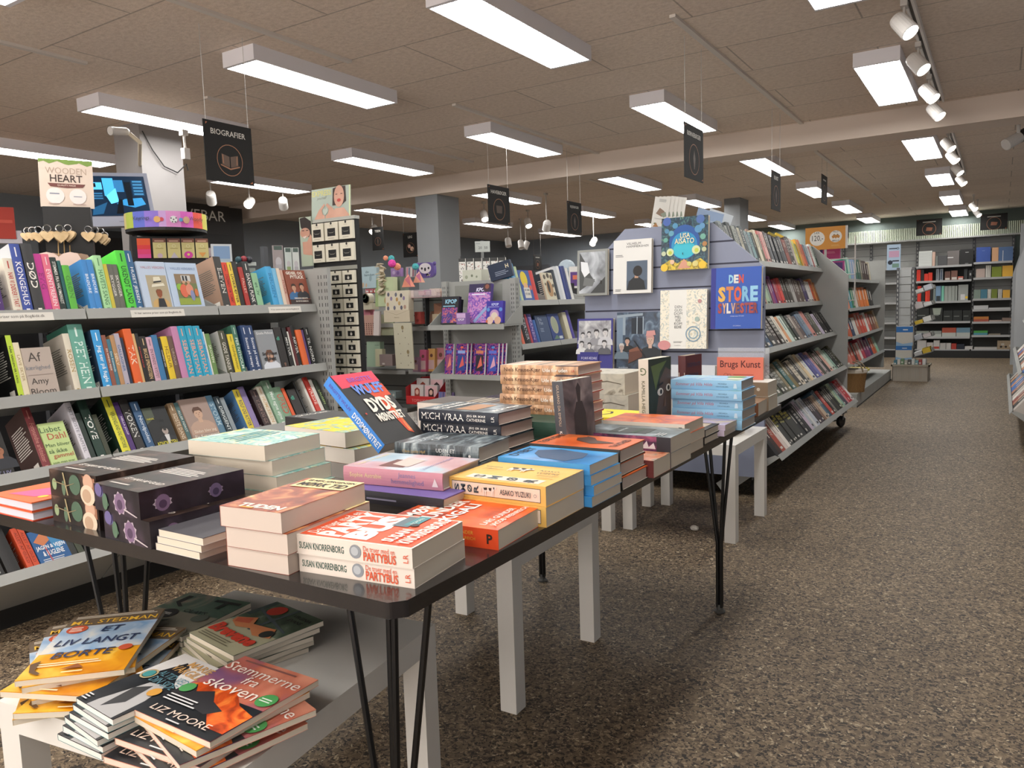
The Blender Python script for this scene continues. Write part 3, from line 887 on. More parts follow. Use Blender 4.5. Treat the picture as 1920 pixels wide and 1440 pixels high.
# jeannes hemmelighed
book(flat(-1.125, 1.118, 6, TZ + .052), .236, .148, .034, '#c4868f', cs='#c98a98', cf='art_pink_mist', pages='#b8aca4', label='pink hardback with pale yellow and violet spine lettering', hard=True,
     spine=[('t', 'Sophie Astrabie', .07, .3, .4, .72, '#e0cc98', {'bold': .004}), ('t', 'Jeannes', .55, .5, .76, .86, '#8a7fa8'), ('t', 'hemmelighed', .5, .1, .82, .5, '#8a7fa8'), ('p', [(.9, .2), (.93, .7), (.96, .2)], '#e8d8d8')],
     front=[('r', .15, .45, .6, .7, '#6a3a34'), ('p', [(.2, .42), (.65, .42), (.75, .64), (.3, .62)], '#c8b4ac'), ('t', 'Sophie Astrabie', .1, .88, .9, .95, '#e0cc98'), ('t', 'Jeannes hemmelighed', .1, .2, .9, .28, '#8a7fa8')])
book(flat(-1.08, 1.085, 3, TZ + .026), .225, .15, .025, '#2a2830', hard=True, cf='#6a5a9a', label='dark hardback with violet cover right under the pink one', spine=[('l', .2, .3, .6, .6, 1, '#8a88a0')])
book(flat(-1.09, 1.10, 3, TZ), .225, .15, .025, '#3a3430', hard=True, label='dark hardback lowest beneath the pink one')
# fore-edge-facing art paperbacks
r_ = random.Random(5)
for i in range(4):
    M = axes((-1, -.07 + r_.uniform(-.02, .02), 0), (.07, -1, 0), (-1.285 + r_.uniform(-.01, .01) + .012 * (3 - i), 1.205 + r_.uniform(-.006, .006), TZ + i * .0328))
    book(M, .232, .162, .0324, '#9fb4b0', cf='art_teal_yellow', label='thick paperback with teal and yellow painting cover, %s of four' % ('topmost' if i == 3 else 'lowest' if i == 0 else nth(4 - i) + ' from the top'),
         group='teal and yellow painting paperbacks', front=[('l', .1, .3, .9, .6, 4, '#3f7a7c')])
# yellow and teal larger books behind
for i in range(2):
    M = axes((-1, .1, 0), (-.1, -1, 0), (-1.42 + .03 * (1 - i), 1.63, TZ + i * .043))
    book(M, .26, .19, .041, '#b0a048', cf='art_yellow', pages='#ddd4c8', label=('upper' if i else 'lower') + ' yellow and teal patterned book beside the leaning thriller', cb='#7a4a20')
book(flat(-1.87, 1.62, -3, TZ), .24, .16, .08, '#252424', cf='#2b2a2a', label='black book with white title lying at the back edge of the table', front=[('t', 'SKYGGER', .1, .8, .9, .9, '#d8d4cc', B1)])
M = axes((-1, 0, 0), (0, -1, 0), (-1.27, 1.99, TZ))
book(M, .235, .17, .115, '#4a423a', cf='#4a4038', pages='#d8ccc4', label='thick white-edged book with brown cover beside the navy pile', front=[('l', .1, .6, .9, .9, 3, '#b8a890')])
# floral sprayed-edge books
def flor(cx, s, a='#4f3a55', b='#7d6482', d='#b8a8b4'):
    return [('p', [(cx + s * math.cos(rad(q)) * (1 if k % 2 else .8), .45 + s * 3 * math.sin(rad(q)) * (1 if k % 2 else .8)) for k, q in enumerate(range(0, 360, 20))], d),
            ('e', cx, .45, s * .75, b, s * .8), ('e', cx, .4, s * .4, a, s * .4)]
fa = [('r', 0, 0, 1, 1, 'art_dark_floral'), ('p', [(.1, .8), (.2, .95), (.22, .6), (.12, .5)], '#5f5a8a')] + flor(.58, .15) + [('p', [(.2, .3), (.3, .5), (.34, .3), (.26, .1)], '#4f6a54'), ('p', [(.68, .3), (.95, .08), (.93, .05), (.66, .24)], '#c0b4b8'), ('e', .12, .8, .08, '#6a6090'), ('e', .26, .4, .06, '#54705a', .1)]
fb = [('r', 0, 0, 1, 1, 'art_floral'), ('e', .1, .45, .05, '#8fa078', .07), ('e', .3, .35, .04, '#5a7058', .09), ('e', .55, .55, .12, '#4a6450', .12), ('p', [(.3, .95), (.33, .95), (.4, .1), (.37, .1)], '#a0906c'),
      ('p', [(.72, .95), (.98, .9), (.98, .4), (.8, .55)], '#9a6a50'), ('e', .84, .72, .1, '#c8a088', .1), ('e', .82, .25, .15, '#d8c4ac', .12), ('e', .8, .22, .09, '#b89a80', .08), ('p', [(.1, .6), (.4, .5), (.55, .62), (.55, .6), (.4, .46), (.1, .56)], '#8a7a5c')]
ff = [('r', 0, 0, 1, 1, 'art_floral'), ('l', .1, .55, .9, .75, 5, '#e0d8d0'), ('t', 'ET HAV AF GULD', .1, .2, .9, .32, '#d8d0c8', BB), ('l', .12, .08, .6, .14, 1, '#c0b8b0')]
for i in range(2):
    book(axes((0, -1, 0), (1, 0, 0), (-1.60, .992, TZ + i * .0528)), .212, .168, .0524, '#241d1a', cf='art_floral', cs='art_floral', pages='art_floral', front=ff, edges=[('tail', fb)], label=('upper' if i else 'lower') + ' thick dark book with cream blossoms and leaves printed on its edges')
    book(axes((-.05, -1, 0), (1, -.05, 0), (-1.40 + .025 * (1 - i), .975, TZ + i * .0492)), .212, .155, .0488, '#1e191c', cf='art_floral', cs='art_dark_floral', pages='art_dark_floral', front=ff, edges=[('tail', fa), ('fore', fa[:1] + flor(.2, .09) + flor(.7, .08, '#3f3450', '#6a5a7a', '#8a7a8c'))],
         label=('upper' if i else 'lower') + ' thick dark book with violet carnations printed on its edges')
# red-brown thrillers
for i in range(3):
    M = axes((.1, -1, 0), (1, .1, 0), (-1.058 + .006 * (i % 2), .968 - .004 * i, TZ + i * .0335))
    book(M, .205, .128, .0331, '#8a3a28', cf='art_red_brown', pages='#cfc0b4', cs='#9a4a30', label='red-brown paperback with flaming cover, %s of three beside the white-spined ones' % ['lowest', 'middle', 'topmost'][i], group='red-brown flaming paperbacks',
         front=[('t', 'TUDEN', .2, .04, .9, .14, '#f0e8d8', {'bold': .04, 'fit': 's'}), ('r', .3, .02, .5, .05, '#e09a40'), ('r', .1, .7, 1, 1, '#e8d29a'), ('t', 'ELMER JØRGENSEN', .15, .88, .95, .95, '#2a201a', {'bold': .03, 'fit': 's'}), ('t', 'MØRK TID', .15, .74, .95, .86, '#2a201a', {'bold': .03, 'fit': 's'})])
# thin white paperbacks
for i in range(3):
    M = axes((0, -1, 0), (1, .08, 0), (-1.212 + .006 * (2 - i) * -1, .955, TZ + i * .0128))
    book(M, .195, .12, .0125, '#d8d2d0', cf='#3c3a40', label='thin white-edged paperback with dark cover, %s of three beside the violet carnation books' % ['lowest', 'middle', 'topmost'][i], group='thin paperbacks with dark covers', front=[('l', .2, .7, .8, .9, 2, '#c8c4c0')])
# coral hardbacks
for i in range(2):
    M = axes((-.02, 1, 0), (-1, -.02, 0), (-1.64, .752, TZ + i * .0195))
    M = axes((0, -1, 0), (1, 0, 0), (-1.80, .955, TZ + i * .0195))
    book(M, .2, .17, .019, '#d8492c', hard=True, cf='#dd6a3c', pages='#d4cdd8', label=('upper' if i else 'lower') + ' coral hardback with pink blot cover at the end of the table', front=[('p', [(.2, .1), (.7, .15), (.95, .5), (.7, .8), (.4, .5)], '#dc5a88'), ('e', .8, .2, .06, '#e8b840'), ('p', [(.1, .8), (.9, .95), (.5, .6)], '#e07a3c')])
# leaning thriller
def lean_book(P0, P1, u, L, W, T, **k):
    """standing/leaning: P0 tail and P1 head end of the spine, u = direction from spine to fore-edge"""
    x = (V3(P0) - V3(P1)).normalized()
    y = V3(u)
    y = (y - x * y.dot(x)).normalized()
    M = axes(x, y, V3(P0) - x * L)
    return book(M, L, W, T, **k)
book(axes((math.sin(rad(47)), 0, -math.cos(rad(47))), (0, 1, 0), (-1.365, 1.305, .925)), .225, .145, .03, '#232325', cs='#3f86d8', pages='#d0c8c0', label='black and red thriller with a blue spine leaning back on the table',
     spine=[('t', 'BIRGITTE WULFF', .06, .3, .45, .7, '#5a4aa8', B1), ('t', 'DYDSMØNSTRET', .5, .22, .98, .75, '#e8ecf0', {'bold': .02, 'fit': 's'})],
     front=[('p', [(.05, .8), (1, .84), (1, 1), (.02, 1)], '#dd3f5a'), ('p', [(.45, .8), (1, .8), (1, 0), (.72, .1), (.62, .6)], '#d84a24'), ('p', [(.8, .5), (1, .6), (1, 0), (.75, .1)], 'art_flame'), ('r', .82, 0, 1, .62, '#242020'), ('t', 'BIRGITTE', .3, .86, .85, .95, '#9a5fc0', B1),
            ('t', 'WULFF', .25, .68, .95, .83, '#6a8fe0', {'bold': .04, 'fit': 's'}), ('t', 'DYDS', .3, .42, .9, .62, '#ece6da', {'bold': .05, 'fit': 's'}), ('t', 'MØNSTRET', .3, .28, .92, .4, '#ece6da', {'bold': .04, 'fit': 's'}), ('e', .12, .42, .02, '#c83a2a')])
# upright display books
def standing(x, y, z, L, W, T, tilt=0, turn=0, **k):
    """upright, spine towards the viewer's side (-Y), cover facing +X; (x, y) = tail end of the spine's front corner"""
    M = Matrix.Translation((x, y, z)) @ Matrix.Rotation(rad(turn), 4, 'Z') @ axes((math.sin(rad(tilt)), 0, -math.cos(rad(tilt))), (0, 1, 0), (-math.sin(rad(tilt)) * L - T, 0, math.cos(rad(tilt)) * L))
    return book(M, L, W, T, **k)
standing(-.862, 1.60, TZ + .0005, .215, .135, .03, 4, -4, c='#4a4a50', cf='art_torso', cs='#45464c', label='grey-spined book with a bare male torso cover standing upright before the tall pile',
         spine=[('t', 'GIULIANO DA EMPOLI', .04, .35, .5, .65, '#c0a890'), ('t', 'KAOSINGENIØRERNE', .56, .3, .97, .7, '#ece8e4', BB)],
         front=[('p', [(.28, .1), (.3, .6), (.4, .74), (.45, .74), (.44, .8), (.42, .9), (.5, .96), (.58, .9), (.56, .8), (.55, .74), (.6, .74), (.7, .6), (.72, .1)], '#3f3738'), ('l', .3, .2, .9, .3, 2, '#d8d0cc')])
standing(-.905, 2.20, TZ + .0005, .222, .15, .034, 0, -6, c='#d8cdbf', cf='#5f4a40', cs='#ddd2c4', label='book with a dark drawn face and a white flower-lettered spine standing upright',
         spine=[('t', 'G', .1, .2, .24, .8, '#5a6a48', {'rot': 90}), ('t', 'KAMILLA HEGA', .3, .3, .8, .66, '#5a5a48', {'bold': .0})],
         front=[('p', [(0, 1), (1, 1), (1, .8), (.75, .86), (.5, .7), (.4, .4), (.3, .2), (.1, 0), (0, 0)], '#2c3424'), ('p', [(.1, .9), (.8, .95), (.5, .8), (.3, .55)], '#5f6f3c'), ('e', .5, .52, .13, '#e8e0d4', .08), ('e', .53, .52, .05, '#2a2420'), ('e', .86, .56, .11, '#e8e0d4', .08), ('e', .86, .56, .05, '#2a2420'), ('p', [(.36, .62), (.62, .66), (.62, .63), (.38, .59)], '#221a16'), ('p', [(.64, .3), (.7, .46), (.74, .3)], '#7a5c4c')])
standing(-.905, 2.53, TZ + .045, .165, .12, .028, 0, -8, c='#5a2428', cs='#521f24', cf='#5c2830', label='small maroon hardback standing upright behind the pale blue pile', hard=True, spine=[('r', .35, .1, .75, .9, '#c8bcb0')],
         front=[('t', 'DESPERATE', .1, .75, .9, .85, '#3a3450', BB), ('t', 'TIMER', .2, .5, .8, .62, '#3a3450', BB), ('l', .15, .1, .85, .3, 3, '#3a2a3a')])
# coral book in a clear stand
def brugs():
    y = 2.86
    x0, z0, w_, h_ = (-0.897, 0.7962, 0.1711, 0.0852)
    t = thing('acrylic_book_stand', 'clear plastic stand holding the coral book at the far table end', 'stand', (x0, y, TZ))
    g = MB()
    for a, b_ in (((-.01, .035, 0), (w_ + .01, .038, .215)), ((-.01, -.05, 0), (w_ + .01, .035, .003)), ((-.01, -.05, 0), (w_ + .01, -.047, .03))):
        g.box(a, b_, mat('#e4ecf4', .05, alpha=.22))
    g.build('clear_panel', t)
    book(axes((0, -.05, -1), (1, 0, 0), (x0, y + .007, TZ + .004 + .178)), .178, w_ * 1.0, .015, '#d8745c', cf='#dc7660', label='coral book with dark red title in a clear stand at the far table end', hard=True,
         front=[('t', 'Brugs Kunst', .07, .74, .94, .93, '#5a1c20', {'bold': .012, 'fit': 's'}), ('o', .2, .62, .05, .012, '#b05a48'), ('o', .27, .61, .045, .012, '#b05a48'), ('l', .36, .58, .8, .66, 2, '#b85a48')])
brugs()

# ------------------------------------------------------------------ loose paperbacks on the white low table in front
def quadbook(z, T, tl, tr, bl, **k):
    """cover corners (x, y) in plan: top-left, top-right, bottom-left of the front cover"""
    tl, tr, bl = V3((*tl, 0)), V3((*tr, 0)), V3((*bl, 0))
    x = bl - tl
    y = tr - tl
    M = axes(x, y, (tl.x, tl.y, z))
    return book(M, x.length, (y - x.normalized() * y.dot(x.normalized())).length, T, **k)
def fan(n, z, T, tl, tr, bl, turn, shift, labels, **k):
    for i in range(n):
        d = n - 1 - i
        R = Matrix.Rotation(rad(turn[i]), 2)
        c = (V3((tl[0], tl[1])) + V3((tr[0], tr[1])) + V3((bl[0], bl[1]))) / 3
        P = [tuple(c + R @ (V3((q[0], q[1])) - c) + V3(shift[i])) for q in (tl, tr, bl)]
        quadbook(z + i * (T + .0006), T, *P, label=labels[i], **k)
W1 = '#e4e0da'
liv = [('r', 0, .0, 1, .36, 'art_gold'), ('r', 0, .36, 1, .8, 'art_clouds'), ('r', 0, .8, 1, 1, '#6a5a48'), ('l', .05, .94, .95, .99, 2, '#e0d8c8'), ('t', 'M.L. STEDMAN', .05, .83, .97, .9, '#e8b83a', {'bold': .01, 'fit': 's'}),
       ('e', .17, .74, .11, '#c0502c'), ('l', .1, .7, .24, .78, 3, '#f0e0d0'), ('t', 'ET', .45, .66, .68, .75, '#1c2c54', {'fit': 's', 'bold': .01, 'shear': .15}), ('t', 'LIV LANGT', .08, .46, .92, .56, '#1c2c54', {'fit': 's', 'bold': .01, 'shear': .15}),
       ('t', 'BORTE', .16, .26, .76, .36, '#1c2c54', {'fit': 's', 'bold': .01, 'shear': .15}), ('e', .86, .34, .07, '#c0502c'), ('l', .1, .14, .8, .2, 2, '#f0e0b8'), ('p', [(.02, .2), (.1, .24), (.12, .1), (.2, .05), (.18, .03), (.08, .08)], '#5a3a14'),
       ('p', [(.36, .08), (.5, .14), (.58, .08)], '#8a4a14'), ('l', .4, .02, .6, .05, 1, '#f0e0b8')]
zt = .4504
fan(6, zt, .0098, (-1.537, 0.7712), (-1.3309, 0.7969), (-1.3537, 0.5749), [14, -9, 22, -20, 12, 0], [(-.01, -.035), (.045, -.01), (-.02, -.02), (.02, 0), (-.015, -.01), (0, 0)],
    ['golden sky paperback lowest in the fanned pile at the corner of the white table', 'golden sky paperback second from below in the fanned corner pile', 'golden sky paperback third from below in the fanned corner pile',
     'golden sky paperback third from the top in the fanned corner pile', 'golden sky paperback just beneath the topmost in the fanned corner pile', 'golden sky paperback with dark blue title on top of the fanned corner pile'],
    c='#d8c8a8', cf='art_gold', front=liv, group='golden sky paperbacks')
sid = [('r', 0, .52, 1, 1, '#d8d6d4'), ('p', [(0, .5), (.2, .62), (.35, .9), (.5, .86), (.62, .7), (.8, .6), (1, .55), (1, 0), (0, 0)], 'art_night'), ('p', [(.3, .1), (.45, .5), (.75, .55), (.9, .3), (.95, 0), (.3, 0)], '#a9a8a8'), ('p', [(.4, .38), (.6, .48), (.7, .2), (.5, .05)], '#2a2a2c'),
       ('t', 'MARIE', .42, .86, .96, .95, '#c89a5c', {'fit': 's', 'bold': .01}), ('t', 'VARGILL', .3, .74, .98, .84, '#c89a5c', {'fit': 's', 'bold': .01}), ('t', 'ALTID VED', .3, .62, .96, .7, '#5a8a98', {'fit': 's'}), ('t', 'DIN SIDE', .36, .51, .92, .6, '#5a8a98', {'fit': 's'}),
       ('o', .2, .58, .13, .03, '#b0a078'), ('e', .2, .58, .09, '#3f8f90'), ('e', .8, .42, .1, '#c89030'), ('l', .05, .02, .2, .12, 3, '#d0d0d0')]
sl = ['teal-edged black and white paperback %s its pile of six' % s for s in ('lowest in', 'second from below in', 'third from below in', 'third from the top of', 'second from the top of', 'on top of')]
fan(6, zt, .0098, (-1.1911, 0.7772), (-1.0747, 0.7817), (-1.2051, 0.5958), [6, 3, -2, 2, -1, 0], [(-.03, -.02), (-.022, -.014), (-.016, -.012), (-.01, -.008), (-.004, -.004), (0, 0)], sl, c='#2f7a80', cf='art_night', front=sid, group='teal-edged black and white paperbacks', pages='#e4e0d8')
skv = [('r', 0, .45, 1, 1, 'art_dusk'), ('r', 0, 0, 1, .45, 'art_night'), ('p', [(0, .45), (.15, .56), (.3, .5), (.5, .58), (.75, .42), (1, .36), (1, .28), (0, .36)], 'art_flame'), ('p', [(.5, .3), (.7, .42), (1, .3), (1, .1), (.8, .1)], 'art_flame'), ('p', [(0, .38), (.1, .48), (.2, .4), (.35, .47), (.5, .36), (.7, .3), (.6, .2), (0, .3)], '#1c1a20'),
       ('l', .1, .92, .95, .97, 1, '#8a5a54'), ('t', 'Stemmerne', .02, .77, .98, .89, '#f0e6dc', {'fit': 's'}), ('t', 'fra', .38, .65, .64, .76, '#f0e6dc'), ('t', 'skoven', .12, .5, .78, .63, '#f0e6dc', {'fit': 's'}), ('e', .9, .56, .1, '#4a9a54'), ('l', .83, .53, .97, .59, 2, '#e0ece0'),
       ('e', .08, .4, .075, '#4a9a54'), ('l', .04, .2, .5, .3, 3, '#d8d8d8'), ('t', 'LIZ MOORE', .1, .06, .85, .13, '#e0c8b8', {'fit': 's'}), ('l', .4, .01, .6, .04, 1, '#d0d0d0')]
kl = ['sunset forest paperback %s on the white table' % s for s in ('lowest in the spread', 'second from below in the spread', 'third from below in the spread', 'with its salmon corner sticking out', 'just under the golden one', 'on top of the spread')]
fan(4, zt, .0098, (-1.0967, 0.8288), (-0.9176, 0.8117), (-1.0959, 0.6246), [8, -12, 5, -16], [(-.02, -.045), (.02, -.03), (-.01, -.03), (.028, -.012)], kl[:4], c='#e0a088', cf='art_dusk', front=skv, group='sunset forest paperbacks')
quadbook(zt + .0425, .0095, (-1.0741, 0.814), (-0.9097, 0.791), (-1.0877, 0.6187), label='golden sky paperback slipped in between two sunset forest paperbacks', c='#d8c8a8', cf='art_gold', front=liv)
quadbook(zt + .0525, .0095, (-1.0876, 0.8219), (-0.9099, 0.805), (-1.0868, 0.6194), label=kl[5], c='#e0a088', cf='art_dusk', front=skv, group='sunset forest paperbacks')
bre = [('r', 0, 0, 1, .45, '#a8a488'), ('r', 0, .45, 1, 1, 'art_park'), ('r', 0, .62, .1, .98, '#3c4a48'), ('p', [(.05, .8), (.95, .58), (.95, .55), (.05, .76)], '#4a5458'), ('p', [(.5, 1), (.55, 1), (.52, .4), (.47, .4)], '#4a5458'), ('t', 'VIRGINIA', .6, .84, .95, .92, '#1c1c1c', {'bold': .02}), ('t', 'EVANS', .65, .75, .9, .83, '#1c1c1c', {'bold': .02}),
       ('e', .3, .84, .13, '#b03a2c'), ('p', [(.05, .5), (.3, .62), (.42, .5), (.8, .56), (.95, .4), (.7, .34), (.5, .42), (.3, .36), (.1, .42)], '#c07a50'), ('p', [(.08, .5), (.28, .58), (.36, .48), (.15, .42)], '#b85a40'), ('e', .82, .44, .09, '#2a2c2a'), ('t', 'Brevene', .06, .16, .94, .34, '#bc3a28', {'fit': 's', 'bold': .05}), ('l', .1, .04, .8, .14, 3, '#6a6450')]
bl_ = ['muted park-scene paperback with red title, %s of its pile of five under the table' % s for s in ('lowest', 'second lowest', 'middle', 'second highest', 'topmost')]
fan(5, zt, .0098, (-1.2579, 1.0387), (-1.0968, 1.0223), (-1.2864, 0.8516), [-7, -4, -8, -2, 0], [(-.012, -.02), (-.008, -.014), (-.006, -.01), (-.003, -.005), (0, 0)], bl_, c='#a8a498', cf='art_park', front=bre, group='park-scene paperbacks')
grn = [('r', 0, .5, 1, 1, 'art_green_print'), ('r', 0, 0, 1, .5, '#6f6c5e'), ('p', [(.1, .9), (.18, .9), (.18, .7), (.3, .62), (.25, .6), (.1, .7)], '#1f2422'), ('r', .55, .86, .95, .92, '#1f2422'), ('r', .72, .7, .78, .9, '#1f2422'), ('t', 'OLAVS', .3, .5, .9, .58, '#26302c', {'bold': .01}), ('e', .3, .4, .13, '#1c1e1e'), ('l', .22, .37, .38, .43, 3, '#b0b0a8'), ('e', .8, .42, .1, '#4a5248'), ('p', [(.1, .3), (.3, .2), (.5, .3), (.3, .05), (.05, .1)], '#26382e')]
for i in range(3):
    quadbook(zt + i * .0112, .0108, (-1.5211, 1.0172), (-1.3403, 1.0125), (-1.4985, 0.8358), c='#4a5248', cf='art_green_print', front=grn, group='dark green print paperbacks', label=('lowest', 'middle', 'topmost')[i] + ' of three dark green print paperbacks beneath the table edge')

# ------------------------------------------------------------------ biography bookcase
BX = -3.30          # back panel
t = wthing('bookcase', 'long grey metal bookcase of biographies with sloping shelves and perforated uprights', 'bookcase', (BX, 1.9, 0))
Y0, Y1 = 1.03, 2.80
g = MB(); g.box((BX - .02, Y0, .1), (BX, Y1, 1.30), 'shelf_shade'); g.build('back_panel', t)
g = MB(); g.box((BX - .02, Y0, 0), (BX + .3, Y1, .12), '#121213'); g.build('base', t)  # black colour stands in for the shadowed gap under the lowest shelf
def tray(parent, x, z, tilt, y0, y1, depth, m='shelf_metal', lip=.028, div=.09, name='shelf', dirx=1):
    """sloping shelf, front lip and two side cheeks with cut corners"""
    s, c = math.sin(rad(tilt)), math.cos(rad(tilt))
    # local: a = distance from the front edge to the back, b = height over the shelf
    P = lambda a, y, b_: (x + dirx * (-a * c - b_ * s), y, z - a * s + b_ * c)
    g = MB()
    def slab(a0, a1, ya, yb, b0, b1, poly=None):
        pts = [(a, y, b_) for b_ in (b0, b1) for a, y in ((a0, ya), (a1, ya), (a1, yb), (a0, yb))]
        f = [(0, 1, 2, 3), (7, 6, 5, 4), (0, 4, 5, 1), (1, 5, 6, 2), (2, 6, 7, 3), (3, 7, 4, 0)]
        g.add([P(*q) for q in pts], f, m)
    slab(-.002, depth, y0, y1, -.004, -.001)
    slab(-.006, -.002, y0, y1, -lip, .012)
    for y in (y0, y1 - .002):
        pl = [(-.002, -.001), (depth, -.001), (depth, div * 1.5), (depth * .55, div * 1.4), (.01, .02)]
        vs = [P(a, yy, b_) for yy in (y, y + .002) for a, b_ in pl]
        k = len(pl)
        g.add(vs, [tuple(range(k)), tuple(range(2 * k - 1, k - 1, -1))] + [(i, k + i, k + (i + 1) % k, (i + 1) % k) for i in range(k)], m)
    return g.build(name, parent)
BAYS = [(1.034, 1.62), (1.626, 2.21), (2.216, 2.795)]
ROWS = [(-2.95, 1.128, 14, .3), (-2.9, .829, 15, .32), (-2.85, .573, 29, .36), (-2.8, .245, 40, .36)]
for x, z, tl, dp in ROWS:
    for a, b_ in BAYS:
        tray(t, x, z, tl, a, b_, dp if tl > 20 else min(dp, (x - BX) / math.cos(rad(tl)) - .01))
for y in (1.03, 1.618, 2.208):
    g = MB(); g.box((BX, y, .1), (BX + .03, y + .02, 1.30), 'shelf_dark')
    for i in range(34):
        g.box((BX + .03, y + .003, .2 + i * .032), (BX + .0305, y + .006, .214 + i * .032), '#1a1a1b'); g.box((BX + .03, y + .013, .2 + i * .032), (BX + .0305, y + .016, .214 + i * .032), '#1a1a1b')
    g.build('upright', t)
# perforated end panel
g = MB()
g.box((BX - .02, 2.80, .1), (-2.86, 2.825, 1.318), 'shelf_metal')
for i in range(30):
    for xx in (-2.925, -2.905, -2.882, -2.868):
        g.box((xx, 2.7995, .25 + i * .035), (xx + .004, 2.8, .268 + i * .035), '#2a2a2b')
g.box((-3.2, 2.7994, 1.270), (-3.0, 2.8, 1.274), '#3a3a3b')
g.build('end_panel', t)
# printed shelf strips
def strip(x, z, tilt, y0, y1, label):
    s, c = math.sin(rad(tilt)), math.cos(rad(tilt))
    O = V3((x + .007, y0, z)) + V3((s, 0, -c)) * .027
    F = Frame(O, (0, 1, 0), (-s, 0, c), y1 - y0, .03)
    g = MB(); g.quad([F.p(0, 0, 0), F.p(1, 0, 0), F.p(1, 1, 0), F.p(0, 1, 0)], '#dcd8d0')
    g.quad([F.p(0, 0, -3), F.p(0, 1, -3), F.p(1, 1, -3), F.p(1, 0, -3)], '#dcd8d0')
    g.text(F, 'Vi har samme priser som på Bog&idé.dk', .06, .3, .94, .75, '#5a5652')
    tag(g.build('shelf_strip'), label, 'label', 'printed price strips')
strip(-2.95, 1.128, 14, 1.20, 1.50, 'white printed strip on the lip under the blue and pink biographies')
strip(-2.95, 1.128, 14, 1.80, 2.04, 'white printed strip on the lip under the two face-out sky covers')
strip(-2.95, 1.128, 14, 2.49, 2.69, 'white printed strip on the lip under the sky-blue book')
K, WH, YE, RD = '#1c1b1b', '#e8e4dc', '#e0c84a', '#c8382c'
TOP = [
    (1.3029, 1.3454, 0.165, 's', '#4a2a6c', 'Danmark', '#c8b8e0'),
    (1.3739, 1.4046, 0.204, 's', '#d8d0c0', 'NAR VI DØDER I TAKT', '#b03a34'),
    (1.407, 1.442, 0.26, 's', '#3b4f9c', 'KONGEHUS', '#e4e4ec'),
    (1.445, 1.4815, 0.262, 's', '#38383a', 'DØD', '#e8e4dc'),
    (1.4827, 1.5092, 0.226, 's', '#c0358e', 'EVIG', '#8a2a6a'),
    (1.5105, 1.5374, 0.226, 's', '#de7088', 'EVENTYREREN', '#f0d8dc'),
    (1.5387, 1.5621, 0.215, 's', '#22302c', 'STEMMER FRA HALVMØRKET', '#d8d8d0'),
    (1.5634, 1.5752, 0.202, 's', '#1f5a5a', '', ''),
    (1.5758, 1.6018, 0.184, 's', '#5cb040', 'GRØN', '#4a8a38'),
    (1.6508, 1.673, 0.208, 's', '#3f86c8', 'BRØDRE', '#d8e4f0'),
    (1.6737, 1.6961, 0.209, 's', '#3f86c8', 'BRØDRE', '#d8e4f0'),
    (1.7047, 1.7362, 0.228, 's', '#a6d6a0', 'HAVETS SANG', '#5a8a60'),
    (1.7369, 1.75, 0.193, 's', '#c8b840', '', ''),
    (1.7507, 1.7727, 0.194, 's', '#68685f', 'SKYGGER', '#d8d4cc'),
    (1.7734, 1.7957, 0.194, 's', '#68685f', 'SKYGGER', '#d8d4cc'),
    (1.7995, 1.838, 0.252, 's', '#52cc40', 'UKENDT LAND', '#16401c'),
    (1.8388, 1.8689, 0.254, 's', '#2f628e', 'HUSET JEBSEN', '#e4e8ec'),
    (1.8782, 2.0033, 0.209, 'f', 'hat'),
    (2.0075, 2.1568, 0.208, 'f', 'group'),
    (2.2547, 2.2929, 0.244, 's', '#3a3836', 'ELEVEN', '#d8d4cc'),
    (2.2938, 2.322, 0.218, 's', '#d8452a', 'DRØMMEN OM TOMMY', '#8a2018'),
    (2.3229, 2.3475, 0.219, 's', '#e2c442', 'LIVSKRÆFTER', '#3a3420'),
    (2.3495, 2.3754, 0.224, 's', '#232120', '', '#d8d4cc'),
    (2.3774, 2.4016, 0.197, 's', '#a8302a', 'FALLET', '#e0b0a0'),
    (2.4077, 2.4425, 0.226, 's', '#2c3032', 'DANSK PUNK', '#e8e4dc'),
    (2.4436, 2.478, 0.17, 's', '#8cba92', 'et liv', '#3f6a50'),
    (2.5376, 2.5724, 0.205, 's', '#46a2d6', 'BØLGEN', '#2a78a8'),
    (2.5735, 2.5989, 0.197, 's', '#78b8dc', '', '#406a90'),
    (2.6, 2.6179, 0.197, 's', '#dccab8', '', ''),
    (2.619, 2.6393, 0.189, 's', '#c8a090', 'PYTLICK', '#8a3028'),
    (2.6449, 2.7791, 0.189, 'f', 'two'),
]
